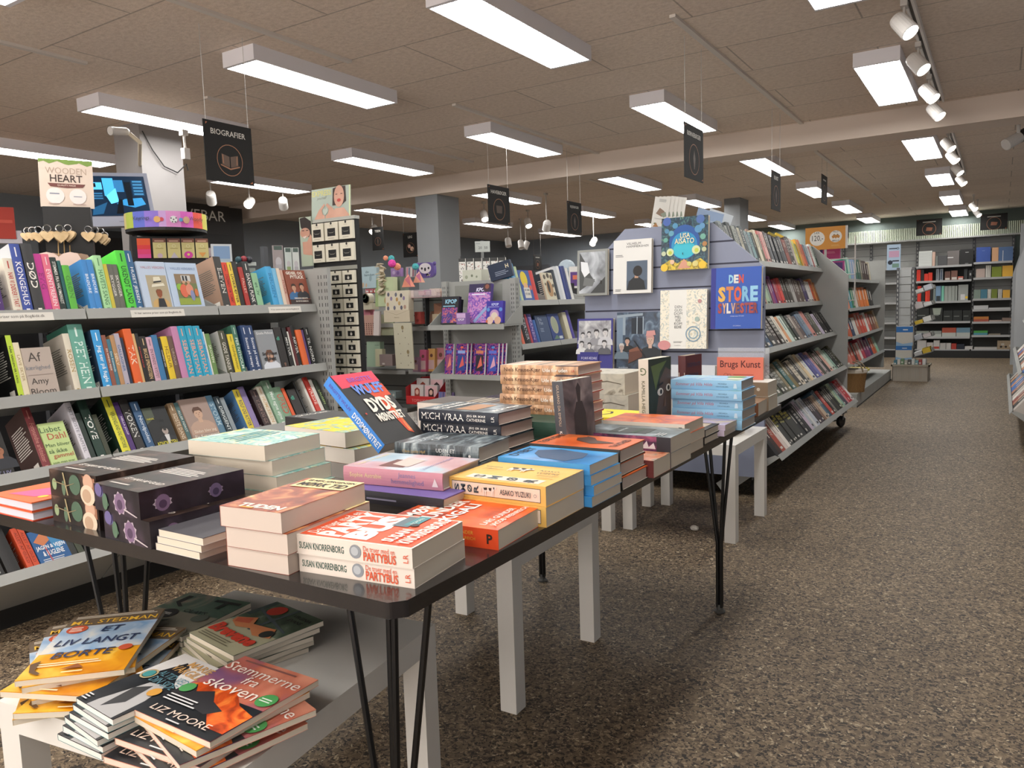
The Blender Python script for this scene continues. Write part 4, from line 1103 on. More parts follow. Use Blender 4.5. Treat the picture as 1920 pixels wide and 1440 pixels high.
SEC = [
    (1.2535, 1.2757, 0.265, 's', '#3c5a3c', '', ''),
    (1.3415, 1.3597, 0.233, 's', '#b8d23c', 'NÅR VERDEN ER I KRIG', '#24300c'),
    (1.3603, 1.3798, 0.205, 's', '#ddd2b4', 'LAVE SKYER', '#a8946a'),
    (1.3822, 1.4815, 0.182, 'f', 'amy'),
    (1.5364, 1.5602, 0.229, 's', '#dad2c0', 'ROSEN', '#a89058'),
    (1.5628, 1.6183, 0.264, 's', '#68a696', 'PIET HEIN', '#d8ece4'),
    (1.6447, 1.68, 0.238, 's', '#3a9ad8', 'Jeg ser på fugle', '#e4f0f8'),
    (1.6807, 1.6971, 0.215, 's', '#8c5444', 'EN ANDEN REJSE', '#e8dcd0'),
    (1.6986, 1.713, 0.198, 's', '#3f7488', 'Den fremmede', '#c8dce0'),
    (1.7145, 1.732, 0.213, 's', '#b48a60', 'SØLV', '#e0d0b8'),
    (1.7335, 1.7542, 0.22, 's', '#b2aab8', 'GALLAGHER', '#3f6a9a'),
    (1.7549, 1.7676, 0.202, 's', '#1f2a44', '', ''),
    (1.7751, 1.8092, 0.237, 's', '#e0622c', 'TAK', '#f0d8c0'),
    (1.8099, 1.8207, 0.216, 's', '#d4ac78', '', ''),
    (1.8215, 1.8346, 0.216, 's', '#1e1c1c', 'JEG KUNNE IKKE DØ', '#c83a30'),
    (1.8362, 1.8643, 0.203, 's', '#2a2524', 'BRUCE SPRINGSTEEN', '#d8b888'),
    (1.8651, 1.8897, 0.198, 's', '#d0a6b8', 'EN KVINDE I RYSTET', '#7a5868'),
    (1.8913, 1.9163, 0.206, 's', '#3a76a6', '', '#c8d8e4'),
    (1.9171, 1.9277, 0.192, 's', '#1d1c1c', 'CHAMPENS ORD', '#e0dcd4'),
    (1.9293, 1.9581, 0.197, 's', '#e2c22e', 'HILDUR', '#8a6a18'),
    (1.9589, 1.9805, 0.197, 's', '#6a5046', 'UROLIG', '#b09a88'),
    (1.9847, 2.0152, 0.238, 's', '#c486ae', '', ''),
    (2.0178, 2.0531, 0.239, 's', '#2aa0c2', 'SEBASTIAN', '#e8a890'),
    (2.054, 2.0882, 0.238, 's', '#2aa0c2', 'SEBASTIAN', '#e8a890'),
    (2.0891, 2.1231, 0.236, 's', '#2aa0c2', 'SEBASTIAN', '#e8a890'),
    (2.124, 2.1348, 0.221, 's', '#5ab2e2', 'Bille Erobreren', '#1c5a94'),
    (2.1357, 2.1421, 0.208, 's', '#dcdcd8', '', ''),
    (2.143, 2.1659, 0.199, 's', '#6a8c50', 'SKOVEN', '#d8e0c8'),
    (2.2105, 2.2428, 0.208, 's', '#4a4a38', 'GODE TANKER', '#d8d4c8'),
    (2.2447, 2.2543, 0.195, 's', '#1c1c1c', '', ''),
    (2.2562, 2.2872, 0.191, 's', '#e2ca34', 'Guldpletter', '#8a7a1c'),
    (2.2892, 2.3147, 0.232, 's', '#467664', 'PER NYHOLM', '#d0e0d4'),
    (2.3346, 2.3668, 0.228, 's', '#27406c', 'Succes på recept', '#e4e8f0'),
    (2.3678, 2.4037, 0.227, 's', '#27406c', 'Succes på recept', '#e4e8f0'),
    (2.4119, 2.5181, 0.202, 'f', 'pelicot'),
    (2.5224, 2.5665, 0.21, 'f', 'dark'),
    (2.5731, 2.5978, 0.205, 's', '#1a1a1a', 'MIN TUR', '#d8d8d4'),
    (2.6001, 2.608, 0.186, 's', '#d8d4cc', '', ''),
    (2.6102, 2.6273, 0.208, 's', '#5a1c20', '', ''),
    (2.6296, 2.6526, 0.216, 's', '#1d1c1c', 'RØVER', '#d8d4d0'),
    (2.6549, 2.691, 0.192, 's', '#da6632', '', '#a83c18'),
    (2.6934, 2.7087, 0.191, 's', '#584072', '', ''),
    (2.7111, 2.7397, 0.202, 's', '#1b1b1b', 'TIL NORD', '#d0d0cc'),
]
THI = [
    (1.1811, 1.2833, 0.211, 'f', 'dark2'),
    (1.3755, 1.4035, 0.25, 's', '#7c3236', 'Forsvundne arkitekter', '#b87a70'),
    (1.4078, 1.4984, 0.178, 'f', 'dahl'),
    (1.5273, 1.55, 0.25, 's', '#d2ced6', 'DET SIDSTE KAPITEL', '#8a8890'),
    (1.5527, 1.5702, 0.202, 's', '#26342e', '', ''),
    (1.5743, 1.6087, 0.253, 's', '#1c382e', 'TOVE', '#e8e8e4'),
    (1.6101, 1.6282, 0.186, 's', '#3c4030', '', '#c85a2c'),
    (1.6723, 1.7072, 0.254, 's', '#d8d23c', 'VERDENSLAND OG HISTORIE', '#5a6a3c'),
    (1.7086, 1.7293, 0.226, 's', '#4c2e6e', 'HELLA JOOF', '#d8c8e0'),
    (1.7323, 1.7669, 0.232, 's', '#2e2c2c', 'VOKEN', '#c8c8c4'),
    (1.7745, 1.8083, 0.218, 's', '#36587e', 'Nordpolen', '#c8d4e0'),
    (1.8098, 1.9136, 0.182, 'f', 'okaten'),
    (1.9301, 1.9602, 0.191, 's', '#8c7254', 'SIDSTE DANS', '#d8c8b0'),
    (1.9619, 1.9805, 0.19, 's', '#46686a', 'ALLER FØRST', '#c8d0c8'),
    (1.9839, 2.116, 0.198, 'f', 'kj'),
    (2.1178, 2.1528, 0.202, 's', '#587f98', 'STORM', '#a8c0cc'),
    (2.1546, 2.1827, 0.191, 's', '#2a3a44', 'DIRIGENT', '#d0d8d8'),
    (2.1846, 2.2054, 0.183, 's', '#8a949a', '', ''),
    (2.2653, 2.2989, 0.213, 's', '#dac63a', 'ROLF OG RITTER', '#3a3a5a'),
    (2.3009, 2.331, 0.223, 's', '#8a7aaa', '', '#c8c0d8'),
    (2.3596, 2.3968, 0.201, 's', '#38282a', 'VI KOM OG GIK', '#8a7068'),
    (2.401, 2.4326, 0.215, 's', '#dad2c2', 'HUMLEBIEN', '#c8a878'),
    (2.4411, 2.4863, 0.239, 's', '#88aa90', 'Med egne øjne', '#e4ece4'),
    (2.4885, 2.5369, 0.199, 's', '#7a9c80', 'UFRED', '#c84a3c'),
    (2.5391, 2.557, 0.188, 's', '#dc5c30', '', ''),
    (2.5638, 2.6162, 0.177, 'f', 'dark'),
    (2.6243, 2.6359, 0.22, 's', '#1c1b1d', '', ''),
    (2.677, 2.6913, 0.229, 's', '#e0dcd4', '', ''),
    (2.6961, 2.7225, 0.23, 's', '#c43c30', 'VREDE', '#f0d8d0'),
    (2.7249, 2.7493, 0.216, 's', '#dedad2', '', ''),
    (2.7517, 2.7763, 0.205, 's', '#2c382c', 'LAUSEN', '#a8c078'),
]
BOT = [
    (1.148, 1.2007, 0.231, 'f', 'statue'),
    (1.2095, 1.25, 0.199, 's', '#201f20', '', ''),
    (1.2729, 1.2921, 0.175, 's', '#c64826', 'ALLET AF GULD', '#8a2c14'),
    (1.2939, 1.3127, 0.169, 's', '#c64826', 'ALLET AF GULD', '#8a2c14'),
    (1.3175, 1.4231, 0.144, 'f', 'fugle'),
    (1.4244, 1.4467, 0.1, 's', '#2a2c2a', '', ''),
    (1.4487, 1.4694, 0.1, 's', '#3a4030', '', ''),
]
FACES = {
 'hat': dict(c='#b9c8da', front=[('r', .22, .06, .95, .72, '#b0a488'), ('t', 'VALLES VERDEN', .1, .84, .95, .92, '#b87a84'), ('w', .58, .06, .62, '#b8805c', '#7a4a28', '#c8a468'), ('p', [(.38, .53), (.8, .56), (.84, .5), (.34, .47)], '#e0dac4'), ('p', [(.44, .56), (.47, .68), (.7, .69), (.74, .57)], '#e0dac4'), ('p', [(.44, .56), (.74, .58), (.73, .61), (.45, .59)], '#2a2a2a'), ('p', [(.48, .4), (.68, .4), (.66, .3), (.58, .26), (.5, .3)], '#8a4a28'), ('p', [(.45, .06), (.75, .06), (.7, .24), (.5, .24)], '#1f2228')],
             label='sky-blue face-out cover with a bearded man in a straw hat', cf='#bccbe0'),
 'group': dict(c='#b4c6de', front=[('r', .2, .1, .88, .76, '#6f7a4a'), ('r', .2, .56, .88, .76, '#8a7458'), ('r', .4, .6, .7, .73, '#c8c8c4'), ('r', .44, .61, .5, .72, '#2a2c30'), ('r', .54, .61, .6, .72, '#2a2c30'), ('t', 'VALLES VERDEN 2', .12, .84, .92, .91, '#7a90b8'), ('r', .2, .1, .88, .24, '#8fa03c'), ('e', .3, .48, .1, '#8ab83c'), ('e', .42, .4, .13, '#d8684a', .2), ('e', .6, .42, .12, '#d88a70', .18), ('e', .66, .3, .07, '#8088b0', .16), ('e', .8, .36, .06, '#c8703c', .12), ('e', .45, .58, .05, '#c89a78'), ('e', .6, .58, .05, '#c89a78')],
               label='sky-blue face-out cover with a group of people before a house', cf='#b8cae2'),
 'two': dict(c='#8a4834', front=[('t', 'GIDSEL OG', .08, .88, .85, .96, '#e8e0d4', {'fit': 's', 'bold': .03}), ('t', 'PYTLICK', .25, .77, .9, .86, '#e8e0d4', {'fit': 's', 'bold': .03}), ('w', .3, .2, .6, '#c89a80', '#3a2a20', '#3a6a9a'), ('w', .68, .22, .6, '#c89a80', '#2a2420', '#34343a'), ('r', 0, 0, 1, .2, '#3a2c2a'), ('t', 'VERDENS BEDSTE', .2, .2, .85, .26, '#e8e0d4', {'bold': .02}), ('t', 'MAVEFORNEMMELSE', .25, .12, .85, .18, '#e8e0d4', {'bold': .02})],
             label='brick-red face-out cover with two seated men, next to the perforated end panel'),
 'amy': dict(c='#b4a69c', front=[('t', 'Af', .15, .72, .62, .9, '#4a4440'), ('t', 'kærlighed', .02, .5, .85, .66, '#7a8088'), ('t', 'Amy', .1, .2, .7, .4, '#4a4440'), ('t', 'Bloom', .02, .02, .88, .2, '#4a4440'), ('r', .05, .44, .9, .45, '#9a8c84')], label='greyish beige face-out cover with large thin lettering'),
 'pelicot': dict(c='#8f9398', front=[('t', 'Gisèle Pelicot', .04, .88, .95, .96, '#e8e8e8'), ('w', .5, 0, .95, '#c09a84', '#6a4430', '#d8dce4', 1), ('t', 'En hyldest', .05, .36, .98, .46, '#26282c', {'bold': .03}), ('t', 'til livet', .15, .25, .8, .35, '#26282c', {'bold': .03})], label='grey face-out cover with a smiling woman in white'),
 'dark': dict(c='#2a2625', front=[('w', .5, 0, .9, '#7a5a4a', '#1c1816', '#3a2a28'), ('t', 'di', .1, .66, .5, .82, '#4aa088', BB)], label='dark narrow face-out cover'),
 'dark2': dict(c='#1f1c1b', front=[('w', .75, .15, .9, '#9a6448', '#1a1614', '#262830'), ('t', 'MIT LIV', .3, .04, .9, .12, '#8a8ab0')], label='black face-out cover with a partly lit face beside the maroon book'),
 'dahl': dict(c='#bcd08c', front=[('t', 'Lisbet', .0, .76, .8, .94, '#3a5a3a'), ('t', 'Dahl', .2, .6, .9, .78, '#b84a40'), ('t', 'Man bliver', .02, .44, .95, .56, '#3a5a3a'), ('t', 'så ikke', .05, .31, .75, .42, '#3a5a3a'), ('t', 'gammel', .15, .18, .95, .3, '#b84a40'), ('t', 'som man tror', .05, .05, .9, .16, '#3a5a3a')], label='light green face-out cover with red and green lettering'),
 'okaten': dict(c='#1c1e20', front=[('p', [(0, .6), (.4, .75), (.4, 1), (0, 1)], '#4a5244'), ('w', .62, .06, .8, '#a89c94', '#1a1a1a', '#26282c'), ('p', [(.52, .3), (.72, .3), (.66, .06), (.58, .06)], '#d0d0d0'), ('p', [(.54, .46), (.7, .46), (.66, .4), (.58, .4)], '#2a2624'), ('o', .57, .655, .05, .01, '#1a1a1a'), ('o', .68, .655, .05, .01, '#1a1a1a'), ('t', 'HAVA', .05, .68, .35, .76, '#b8b040', BB), ('t', 'ADVOKATEN', .08, .03, .95, .15, '#c8c040', {'fit': 's', 'bold': .02})], label='black face-out cover with a bearded man in a suit and yellow title'),
 'kj': dict(c='#9c8478', front=[('r', 0, 0, 1, 1, '#a08a80'), ('w', .5, .15, .95, '#c8a48c', '#5a3a2a', '#b89a88'), ('t', 'Sådan blev jeg', .12, .16, .92, .25, '#e8ddd0'), ('t', 'Pia Kjærsgaard', .08, .04, .95, .14, '#e8ddd0')], label='faded pink face-out cover with a young short-haired woman'),
 'statue': dict(c='#1c1c1d', front=[('t', 'mit liv', .3, .84, .9, .92, '#d8d8d8', B1), ('e', .55, .5, .36, '#8a8a8a', .5), ('e', .62, .45, .24, '#c0c0c0', .36), ('e', .7, .4, .1, '#3a3a3a', .05), ('p', [(.4, .25), (.7, .3), (.8, .1), (.3, .05)], '#9a9a9a'), ('p', [(.1, .3), (.3, .7), (.5, .85), (.2, .8)], '#3a3a3a')], label='black face-out cover with a stone-grey head on the lowest shelf'),
 'fugle': dict(c='#2a5c94', front=[('p', [(.05, .7), (.4, .95), (.6, .7), (.3, .55)], '#c87a50'), ('p', [(.5, .9), (.9, .8), (.95, .5), (.6, .3), (.55, .6)], '#3f86b8'), ('t', 'JAGEN & VEJEN', .04, .42, .96, .56, '#e8ecf0', {'fit': 's', 'bold': .02}), ('t', '& FUGLENE', .18, .26, .85, .4, '#e8ecf0', {'fit': 's', 'bold': .02}), ('l', .1, .1, .9, .2, 2, '#c8d0d8'), ('p', [(.3, .5), (.34, .5), (.4, .05), (.36, .05)], '#b0505a')], label='blue face-out cover with white capitals on the lowest shelf'),
}
BACKS = {'KONGEHUS': '#c4c8cc', 'ELEVEN': '#a88a76', 'Forsvundne arkitekter': '#432e2a', 'NÅR VERDEN ER I KRIG': '#141414', 'VERDENSLAND OG HISTORIE': '#1c3428', 'ROLF OG RITTER': '#5a88b8', 'ROSEN': '#c4bcb0', 'PIET HEIN': '#3f7a68', 'Jeg ser på fugle': '#2a3c54', 'GODE TANKER': '#c8c8c8', 'HELLA JOOF': '#38204e', 'TOVE': '#12241d', 'LIVSKRÆFTER': '#c8ac38'}
def shelf_books(x, z, tilt, row, where, group, seed):
    s, c = math.sin(rad(tilt)), math.cos(rad(tilt))
    U, Nn, Bk = V3((-s, 0, c)), V3((c, 0, s)), V3((-c, 0, -s))
    r = random.Random(seed)
    n = len(row)
    for i, it in enumerate(row):
        y0, y1, L, kind = it[:4]
        base = V3((x, y0, z)) + U * .001
        if kind == 'f':
            f = dict(FACES[it[4]])
            lb = f.pop('label')
            if it[4] == 'dark':
                lb = 'narrow dark face-out cover with a face, %s of the biography bookcase' % where
            T = .022
            O = base + U * L - Nn * (T + .004)
            book(axes(-U, (0, 1, 0), O), L, y1 - y0, T, label=lb, group=group, hard=True, **f)
            continue
        col, txt, tc = it[4:7]
        T = y1 - y0
        W = r.uniform(.145, .165) if L > .2 else .135
        O = base + U * L - Nn * (.003 + r.uniform(0, .006))
        sp = []
        if txt:
            big = len(txt) < 6
            sp = [('t', txt, .08 if not big else .2, .26 if not big else .18, .84 if not big else .72, .76 if not big else .82, tc, {'bold': .012, 'fit': 'c'})]
            if T > .018:
                sp.append(('r', .93, .32, .955, .68, tc))
            if T > .024 and len(txt) > 7:
                sp = [('l', .05, .35, .22, .65, 1, tc), ('t', txt, .26, .22, .88, .78, tc, {'bold': .012, 'fit': 'c'})] + sp[1:]
        lum = sum(lin(col)[:3]) / 3
        bt = '#d8d4cc' if lum < .25 else '#6a665e'
        bk = [('l', .12, .35, .85, .8, 12, bt), ('r', .62, .06, .88, .16, '#e8e4dc')] if r.random() < .75 else [('l', .12, .5, .8, .7, 6, bt)]
        hard = T > .022 or r.random() < .4
        k = n - i
        size = 'thick' if T > .028 else 'slim' if T < .014 else 'medium'
        lb = '%s %s book, %s from the perforated end panel, %s of the biography bookcase' % (size, cname(col), nth(k), where)
        cb = BACKS.get(txt)
        if cb:
            bk = [(*q[:6], '#d8d4cc' if sum(lin(cb)[:3]) < .75 else '#6a665e') if q[0] == 'l' else q for q in bk]
        book(axes(-U, Bk, O), L, W, T, col, spine=sp, back=bk, hard=hard, label=lb, group=group, cb=cb)
for (x, z, tl, dp), row, wh, gp, sd in zip(ROWS, (TOP, SEC, THI, BOT), ('top shelf', 'second shelf', 'third shelf', 'lowest shelf'),
                                         ('biographies on the top shelf', 'biographies on the second shelf', 'biographies on the third shelf', 'biographies on the lowest shelf'), (1, 2, 3, 4)):
    shelf_books(x, z, tl, row, wh, gp, sd)

# ------------------------------------------------------------------ rolling bookcase with a blue slatwall end
def gable(y0, y1, m, name, par, slats=False):
    pl = [(-2.13, .12), (-1.065, .12), (-1.065, 1.262), (-1.345, 1.515), (-1.86, 1.521), (-2.13, 1.27)]
    g = MB()
    vs = [(x, y0, z) for x, z in pl] + [(x, y1, z) for x, z in pl]
    k = len(pl)
    g.add(vs, [tuple(range(k)), tuple(range(2 * k - 1, k - 1, -1))] + [(i, k + i, k + (i + 1) % k, (i + 1) % k) for i in range(k)], m)
    if slats:
        z = 1.4066
        zs = [z + .1205 * i for i in range(-9, 2) if .16 < z + .1205 * i < 1.5]
        for q in zs:
            a, b_ = -2.128, -1.067
            if q > 1.262:
                f = (q - 1.262) / .253
                a, b_ = -2.13 + f * .265, -1.065 - f * .28
            g.box((a, y0 - .0006, q), (b_, y0, q + .009), '#23263a')
    return g.build(name, par)
t = wthing('rolling_bookcase', 'rolling bookcase with blue slatwall end and five tiers of slanted books', 'bookcase', (-1.6, 5.5, 0))
gable(4.2, 4.225, 'slat_blue', 'slatwall', t, True)
gable(6.86, 6.885, 'shelf_metal', 'end_panel', t)
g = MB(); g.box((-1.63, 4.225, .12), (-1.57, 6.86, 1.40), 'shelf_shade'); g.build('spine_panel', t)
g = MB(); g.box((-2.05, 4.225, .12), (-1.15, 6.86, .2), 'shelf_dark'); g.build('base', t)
TIERS = [(-1.27, 1.315, 18, .33), (-1.27, 1.045, 18, .3), (-1.16, .79, 32, .36), (-1.08, .51, 38, .38), (-.995, .235, 38, .38)]
for x, z, tl, dp in TIERS:
    for k in range(3):
        tray(t, x, z, tl, 4.23 + k * .875, 4.23 + (k + 1) * .875 - .003, min(dp, (x + 1.57) / math.cos(rad(tl)) - .005) if tl < 20 else dp, lip=.024, div=.05)
for k in range(3):      # the far side of the same bookcase
    for z in (1.2, .9, .6, .3):
        tray(t, -1.93 - (1.2 - z) * .15, z, 20, 4.23 + k * .875, 4.23 + (k + 1) * .875 - .003, .28, lip=.024, div=.05, dirx=-1)
for x, y in ((-1.13, 4.3), (-2.05, 4.3), (-1.11, 6.86), (-2.05, 6.8)):
    g = MB()
    Rm = Matrix.Translation((x, y, .047)) @ Matrix.Rotation(rad(90), 4, 'Y') @ Matrix.Rotation(.4, 4, 'X')
    g.lathe([(.02, -.014), (.044, -.014), (.047, -.008), (.047, .008), (.044, .014), (.02, .014)], '#18181a', Rm, 18)
    g.box((x - .022, y - .02, .06), (x - .016, y + .02, .125), '#77787a'); g.box((x + .016, y - .02, .06), (x + .022, y + .02, .125), '#77787a'); g.box((x - .03, y - .03, .112), (x + .03, y + .03, .122), '#77787a')
    g.build('caster', t)
def facing_front(q, y, d, label, c, front, hard=True, tilt=4, name=None, drop=0, **k):
    """display book whose cover looks to -Y: q = (x0, z0, w, h) of its front"""
    x0, z0, w_, h_ = q
    s, co = math.sin(rad(tilt)), math.cos(rad(tilt))
    x = V3((0, -s, -co))
    O = V3((x0, y, z0)) - x * h_ + V3((0, co, -s)) * d
    return book(axes(x, (1, 0, 0), O), h_, w_, d, c, front=front, hard=hard, label=label, name=name, **k)
yS = 4.155
GS = 'art books on the blue slatwall'
Q = lambda *a: a
facing_front((-2.1518, 1.1447, 0.1987, 0.2701), yS - .015, .025, 'clear-wrapped grey photo book with a steam train on the blue slatwall', '#8a8c88', [('r', .07, .05, .93, .95, 'art_steam'), ('p', [(.08, .95), (.3, .7), (.45, .45), (.6, .3), (.3, .2), (.08, .1)], '#4a4c4c'), ('p', [(.12, .75), (.35, .72), (.42, .5), (.25, .4), (.14, .55)], '#d8dade'), ('p', [(.45, .05), (.93, .4), (.93, .05)], '#3a3c3c'), ('p', [(.25, .4), (.6, .35), (.52, .2), (.2, .22)], '#6a6c6c'), ('e', .8, .28, .03, '#22241f', .06)], group=GS)
facing_front((-1.9149, 1.1483, 0.235, 0.3077), yS - .015, .028, 'off-white art book with a painting of a dark-haired figure seen from behind', '#d8d6d2', [('t', 'VILHELM', .35, .9, .72, .945, '#4a4a4a', {'fit': 's'}), ('t', 'HAMMERSHØI', .35, .85, .92, .89, '#4a4a4a', {'fit': 's'}), ('l', .06, .68, .3, .73, 2, '#6a6a6a'), ('l', .06, .04, .22, .09, 2, '#6a6a6a'),
             ('r', .36, .06, .9, .6, '#525f70'), ('r', .36, .06, .9, .24, '#465262'), ('p', [(.37, .06), (.42, .22), (.55, .3), (.68, .3), (.82, .22), (.86, .06)], '#1f2124'), ('p', [(.57, .28), (.67, .28), (.66, .36), (.58, .36)], '#b08c74'), ('e', .65, .41, .12, '#1f1c1c', .13)], group=GS)
lis = [('r', 0, 0, 1, 1, 'art_jungle_night'), ('p', [(.5 + .33 * math.cos(rad(a)), .52 + .33 * math.sin(rad(a))) for a in range(0, 360, 15)], '#1f4f94'), ('p', [(.5 + .28 * math.cos(rad(a)), .46 + .26 * math.sin(rad(a))) for a in range(0, 360, 15)], '#2585b4'), ('p', [(.5 + .24 * math.cos(rad(a)), .38 + .17 * math.sin(rad(a))) for a in range(0, 360, 15)], '#36b0c4'),
       ('r', 0, 0, 1, .09, 'art_meadow'), ('p', [(0, .09), (.2, .2), (.36, .12), (.5, .2), (.64, .12), (.85, .2), (1, .09)], 'art_meadow'), ('p', [(.36, .02), (.44, .14), (.5, .2), (.56, .14), (.64, .02)], '#c89078')]
for i, (x, y, r0, c_) in enumerate([(.12, .93, .09, '#3f5ca0'), (.3, .84, .06, '#4a86a8'), (.12, .75, .05, '#4a7fa0'), (.22, .7, .06, '#5a94ac'), (.84, .93, .09, '#46649e'), (.8, .75, .08, '#5088b0'), (.88, .8, .06, '#5a8cb4'), (.1, .58, .05, '#5f9a8c'), (.9, .6, .06, '#6aa090'), (.2, .34, .08, '#c8d0a0'), (.2, .33, .04, '#b0b848'), (.76, .36, .09, '#c8d0a0'), (.77, .35, .045, '#b8c04c'), (.06, .32, .05, '#b8c0a0'), (.93, .36, .05, '#b0b490'), (.94, .46, .05, '#a87848'), (.25, .15, .05, '#d8b494'), (.62, .1, .05, '#c8c070'), (.75, .1, .06, '#d0c47c'), (.9, .07, .08, '#e0b838'), (.08, .05, .08, '#dcb83a')]):
    lis.append(('e', x, y, r0, c_))
lis += [('t', 'LISA', .42, .6, .63, .69, '#eadcae', {'bold': .01, 'fit': 's'}), ('t', 'AISATO', .3, .49, .72, .59, '#eadcae', {'bold': .01, 'fit': 's'}), ('r', .47, .28, .485, .32, '#14202a')]
facing_front((-1.6179, 1.268, 0.2653, 0.2887), yS - .015, .03, 'night-garden picture book with glowing blue centre and cream title on the slatwall', '#16222c', lis, cf='art_jungle_night', group=GS)
syl = [('r', 0, 0, .1, 1, '#2a2f84')]
for t_, x0_, y0_, x1_, y1_, cs_ in (('DEN', .36, .74, .66, .88, ('#8fc4d8', '#d8d4cc', '#c84a38')), ('STORE', .15, .44, .95, .69, ('#d8a850', '#c87a4a', '#d05a3c', '#7ab0d0', '#8fc0dc')), ('SYLVESTER', .15, .25, .95, .42, ('#a04038', '#d8a070', '#d8d0c8', '#c8a088', '#7a4a4a', '#a84a40', '#8a4048', '#a04040', '#8a3a3a'))):
    n_ = len(t_)
    for i, ch in enumerate(t_):
        syl.append(('t', ch, x0_ + (x1_ - x0_) * i / n_, y0_, x0_ + (x1_ - x0_) * (i + .94) / n_, y1_, cs_[i % len(cs_)], {'fit': 's', 'bold': .05}))
syl += [('t', 'Udvalgte sange 1971-2024', .36, .195, .72, .215, '#c8d0e8', {'bold': .01}), ('t', 'GYLDENDAL', .46, .04, .62, .06, '#c8d0e8')]
facing_front((-1.3335, 0.9381, 0.2682, 0.3277), yS - .03, .034, 'large royal-blue book with patchwork capital lettering on the slatwall', '#2f55ac', syl, group=GS)
kom = [('r', 0, 0, 1, 1, 'art_manuscript'), ('r', .2, 0, .57, 1, '#dedcd6')] + [('t', s_, .27, .69 - i * .057, .52, .735 - i * .057, '#4a4c50') for i, s_ in enumerate(('DEN', 'GUD', 'DOM', 'MEL', 'IGE', 'KOM', 'EDIE'))] + [('l', .3, .1, .5, .13, 2, '#8a8a8a'), ('t', 'GYLDENDAL', .32, .05, .46, .065, '#8a8a8a'), ('o', .72, .25, .16, .02, '#6f90a8'), ('o', .72, .25, .1, .02, '#7f9fb0'), ('e', .1, .06, .14, '#c88888', .1), ('e', .85, .8, .04, '#b88a8a'), ('e', .8, .5, .05, '#9fb0a8')]
facing_front((-1.6317, 0.8296, 0.2699, 0.3285), yS - .015, .03, 'cream manuscript-patterned book with a white band of thin stacked capitals', '#d8d0be', kom, cf='art_manuscript', group=GS)
por = [('r', 0, 0, 1, 1, 'art_porch'), ('r', 0, .45, .14, .95, '#6f8296'), ('r', .14, .6, .2, .92, '#8a98a4'), ('r', .34, .62, .62, .9, '#1d2632'), ('r', .46, .62, .48, .92, '#9aa8b4'), ('r', .6, .62, .62, .92, '#9aa8b4'), ('p', [(0, .95), (.6, .98), (.6, .94), (0, .9)], '#8a98a4'),
       ('w', .25, .3, .32, '#b89484', '#1c1a1a', '#1c1e22'), ('w', .12, .18, .34, '#a8948c', '#b8b4b0', '#5f6f7c'), ('w', .78, .2, .5, '#c0a090', '#b88a84', '#22282e'), ('p', [(.68, .58), (.9, .6), (.88, .68), (.7, .67)], '#c48c88'), ('p', [(.28, .1), (.6, .22), (.6, .34), (.3, .3)], '#5a3428'), ('p', [(.3, .3), (.6, .34), (.5, .4), (.3, .34)], '#7a4c3a'), ('p', [(.4, .5), (.42, .5), (.78, .12), (.76, .1)], '#16181c'), ('t', 'ERINDRINGER', .04, .02, .3, .04, '#b8c0c8')]
facing_front((-1.902, 0.7087, 0.2698, 0.3315), yS - .015, .02, 'dark blue photo book with musicians on a wooden porch', '#2a3a4c', por, cf='art_porch', group=GS)
old = [('r', .04, .3, .95, .96, 'art_old_photo')] + [('w', x_, y_, s_, '#c8c6c6', '#3a383a', c_) for x_, y_, s_, c_ in ((.16, .5, .3, '#b8b8bc'), (.34, .52, .3, '#a8a8ac'), (.55, .48, .4, '#8f8f94'), (.8, .48, .42, '#c0c0c4'), (.14, .3, .34, '#d0d0d0'), (.36, .3, .3, '#6a6a70'), (.78, .3, .36, '#5a5a60'))] + [('r', .1, .12, .62, .34, '#35347c'), ('t', 'FORFÆDRE', .14, .16, .58, .28, '#c8c8e0')]
facing_front((-2.1631, 0.7043, 0.2351, 0.3033), yS - .015, .026, 'violet-framed book with an old group photograph at the slatwall edge', '#3a3880', old, group=GS)
facing_front((-1.5691, 0.6737, 0.2591, 0.0664), yS - .03, .03, 'pale grey book low on the slatwall behind the maroon one', '#c8ccd2', [('l', .3, .4, .7, .5, 1, '#8a8e94')], group=GS)
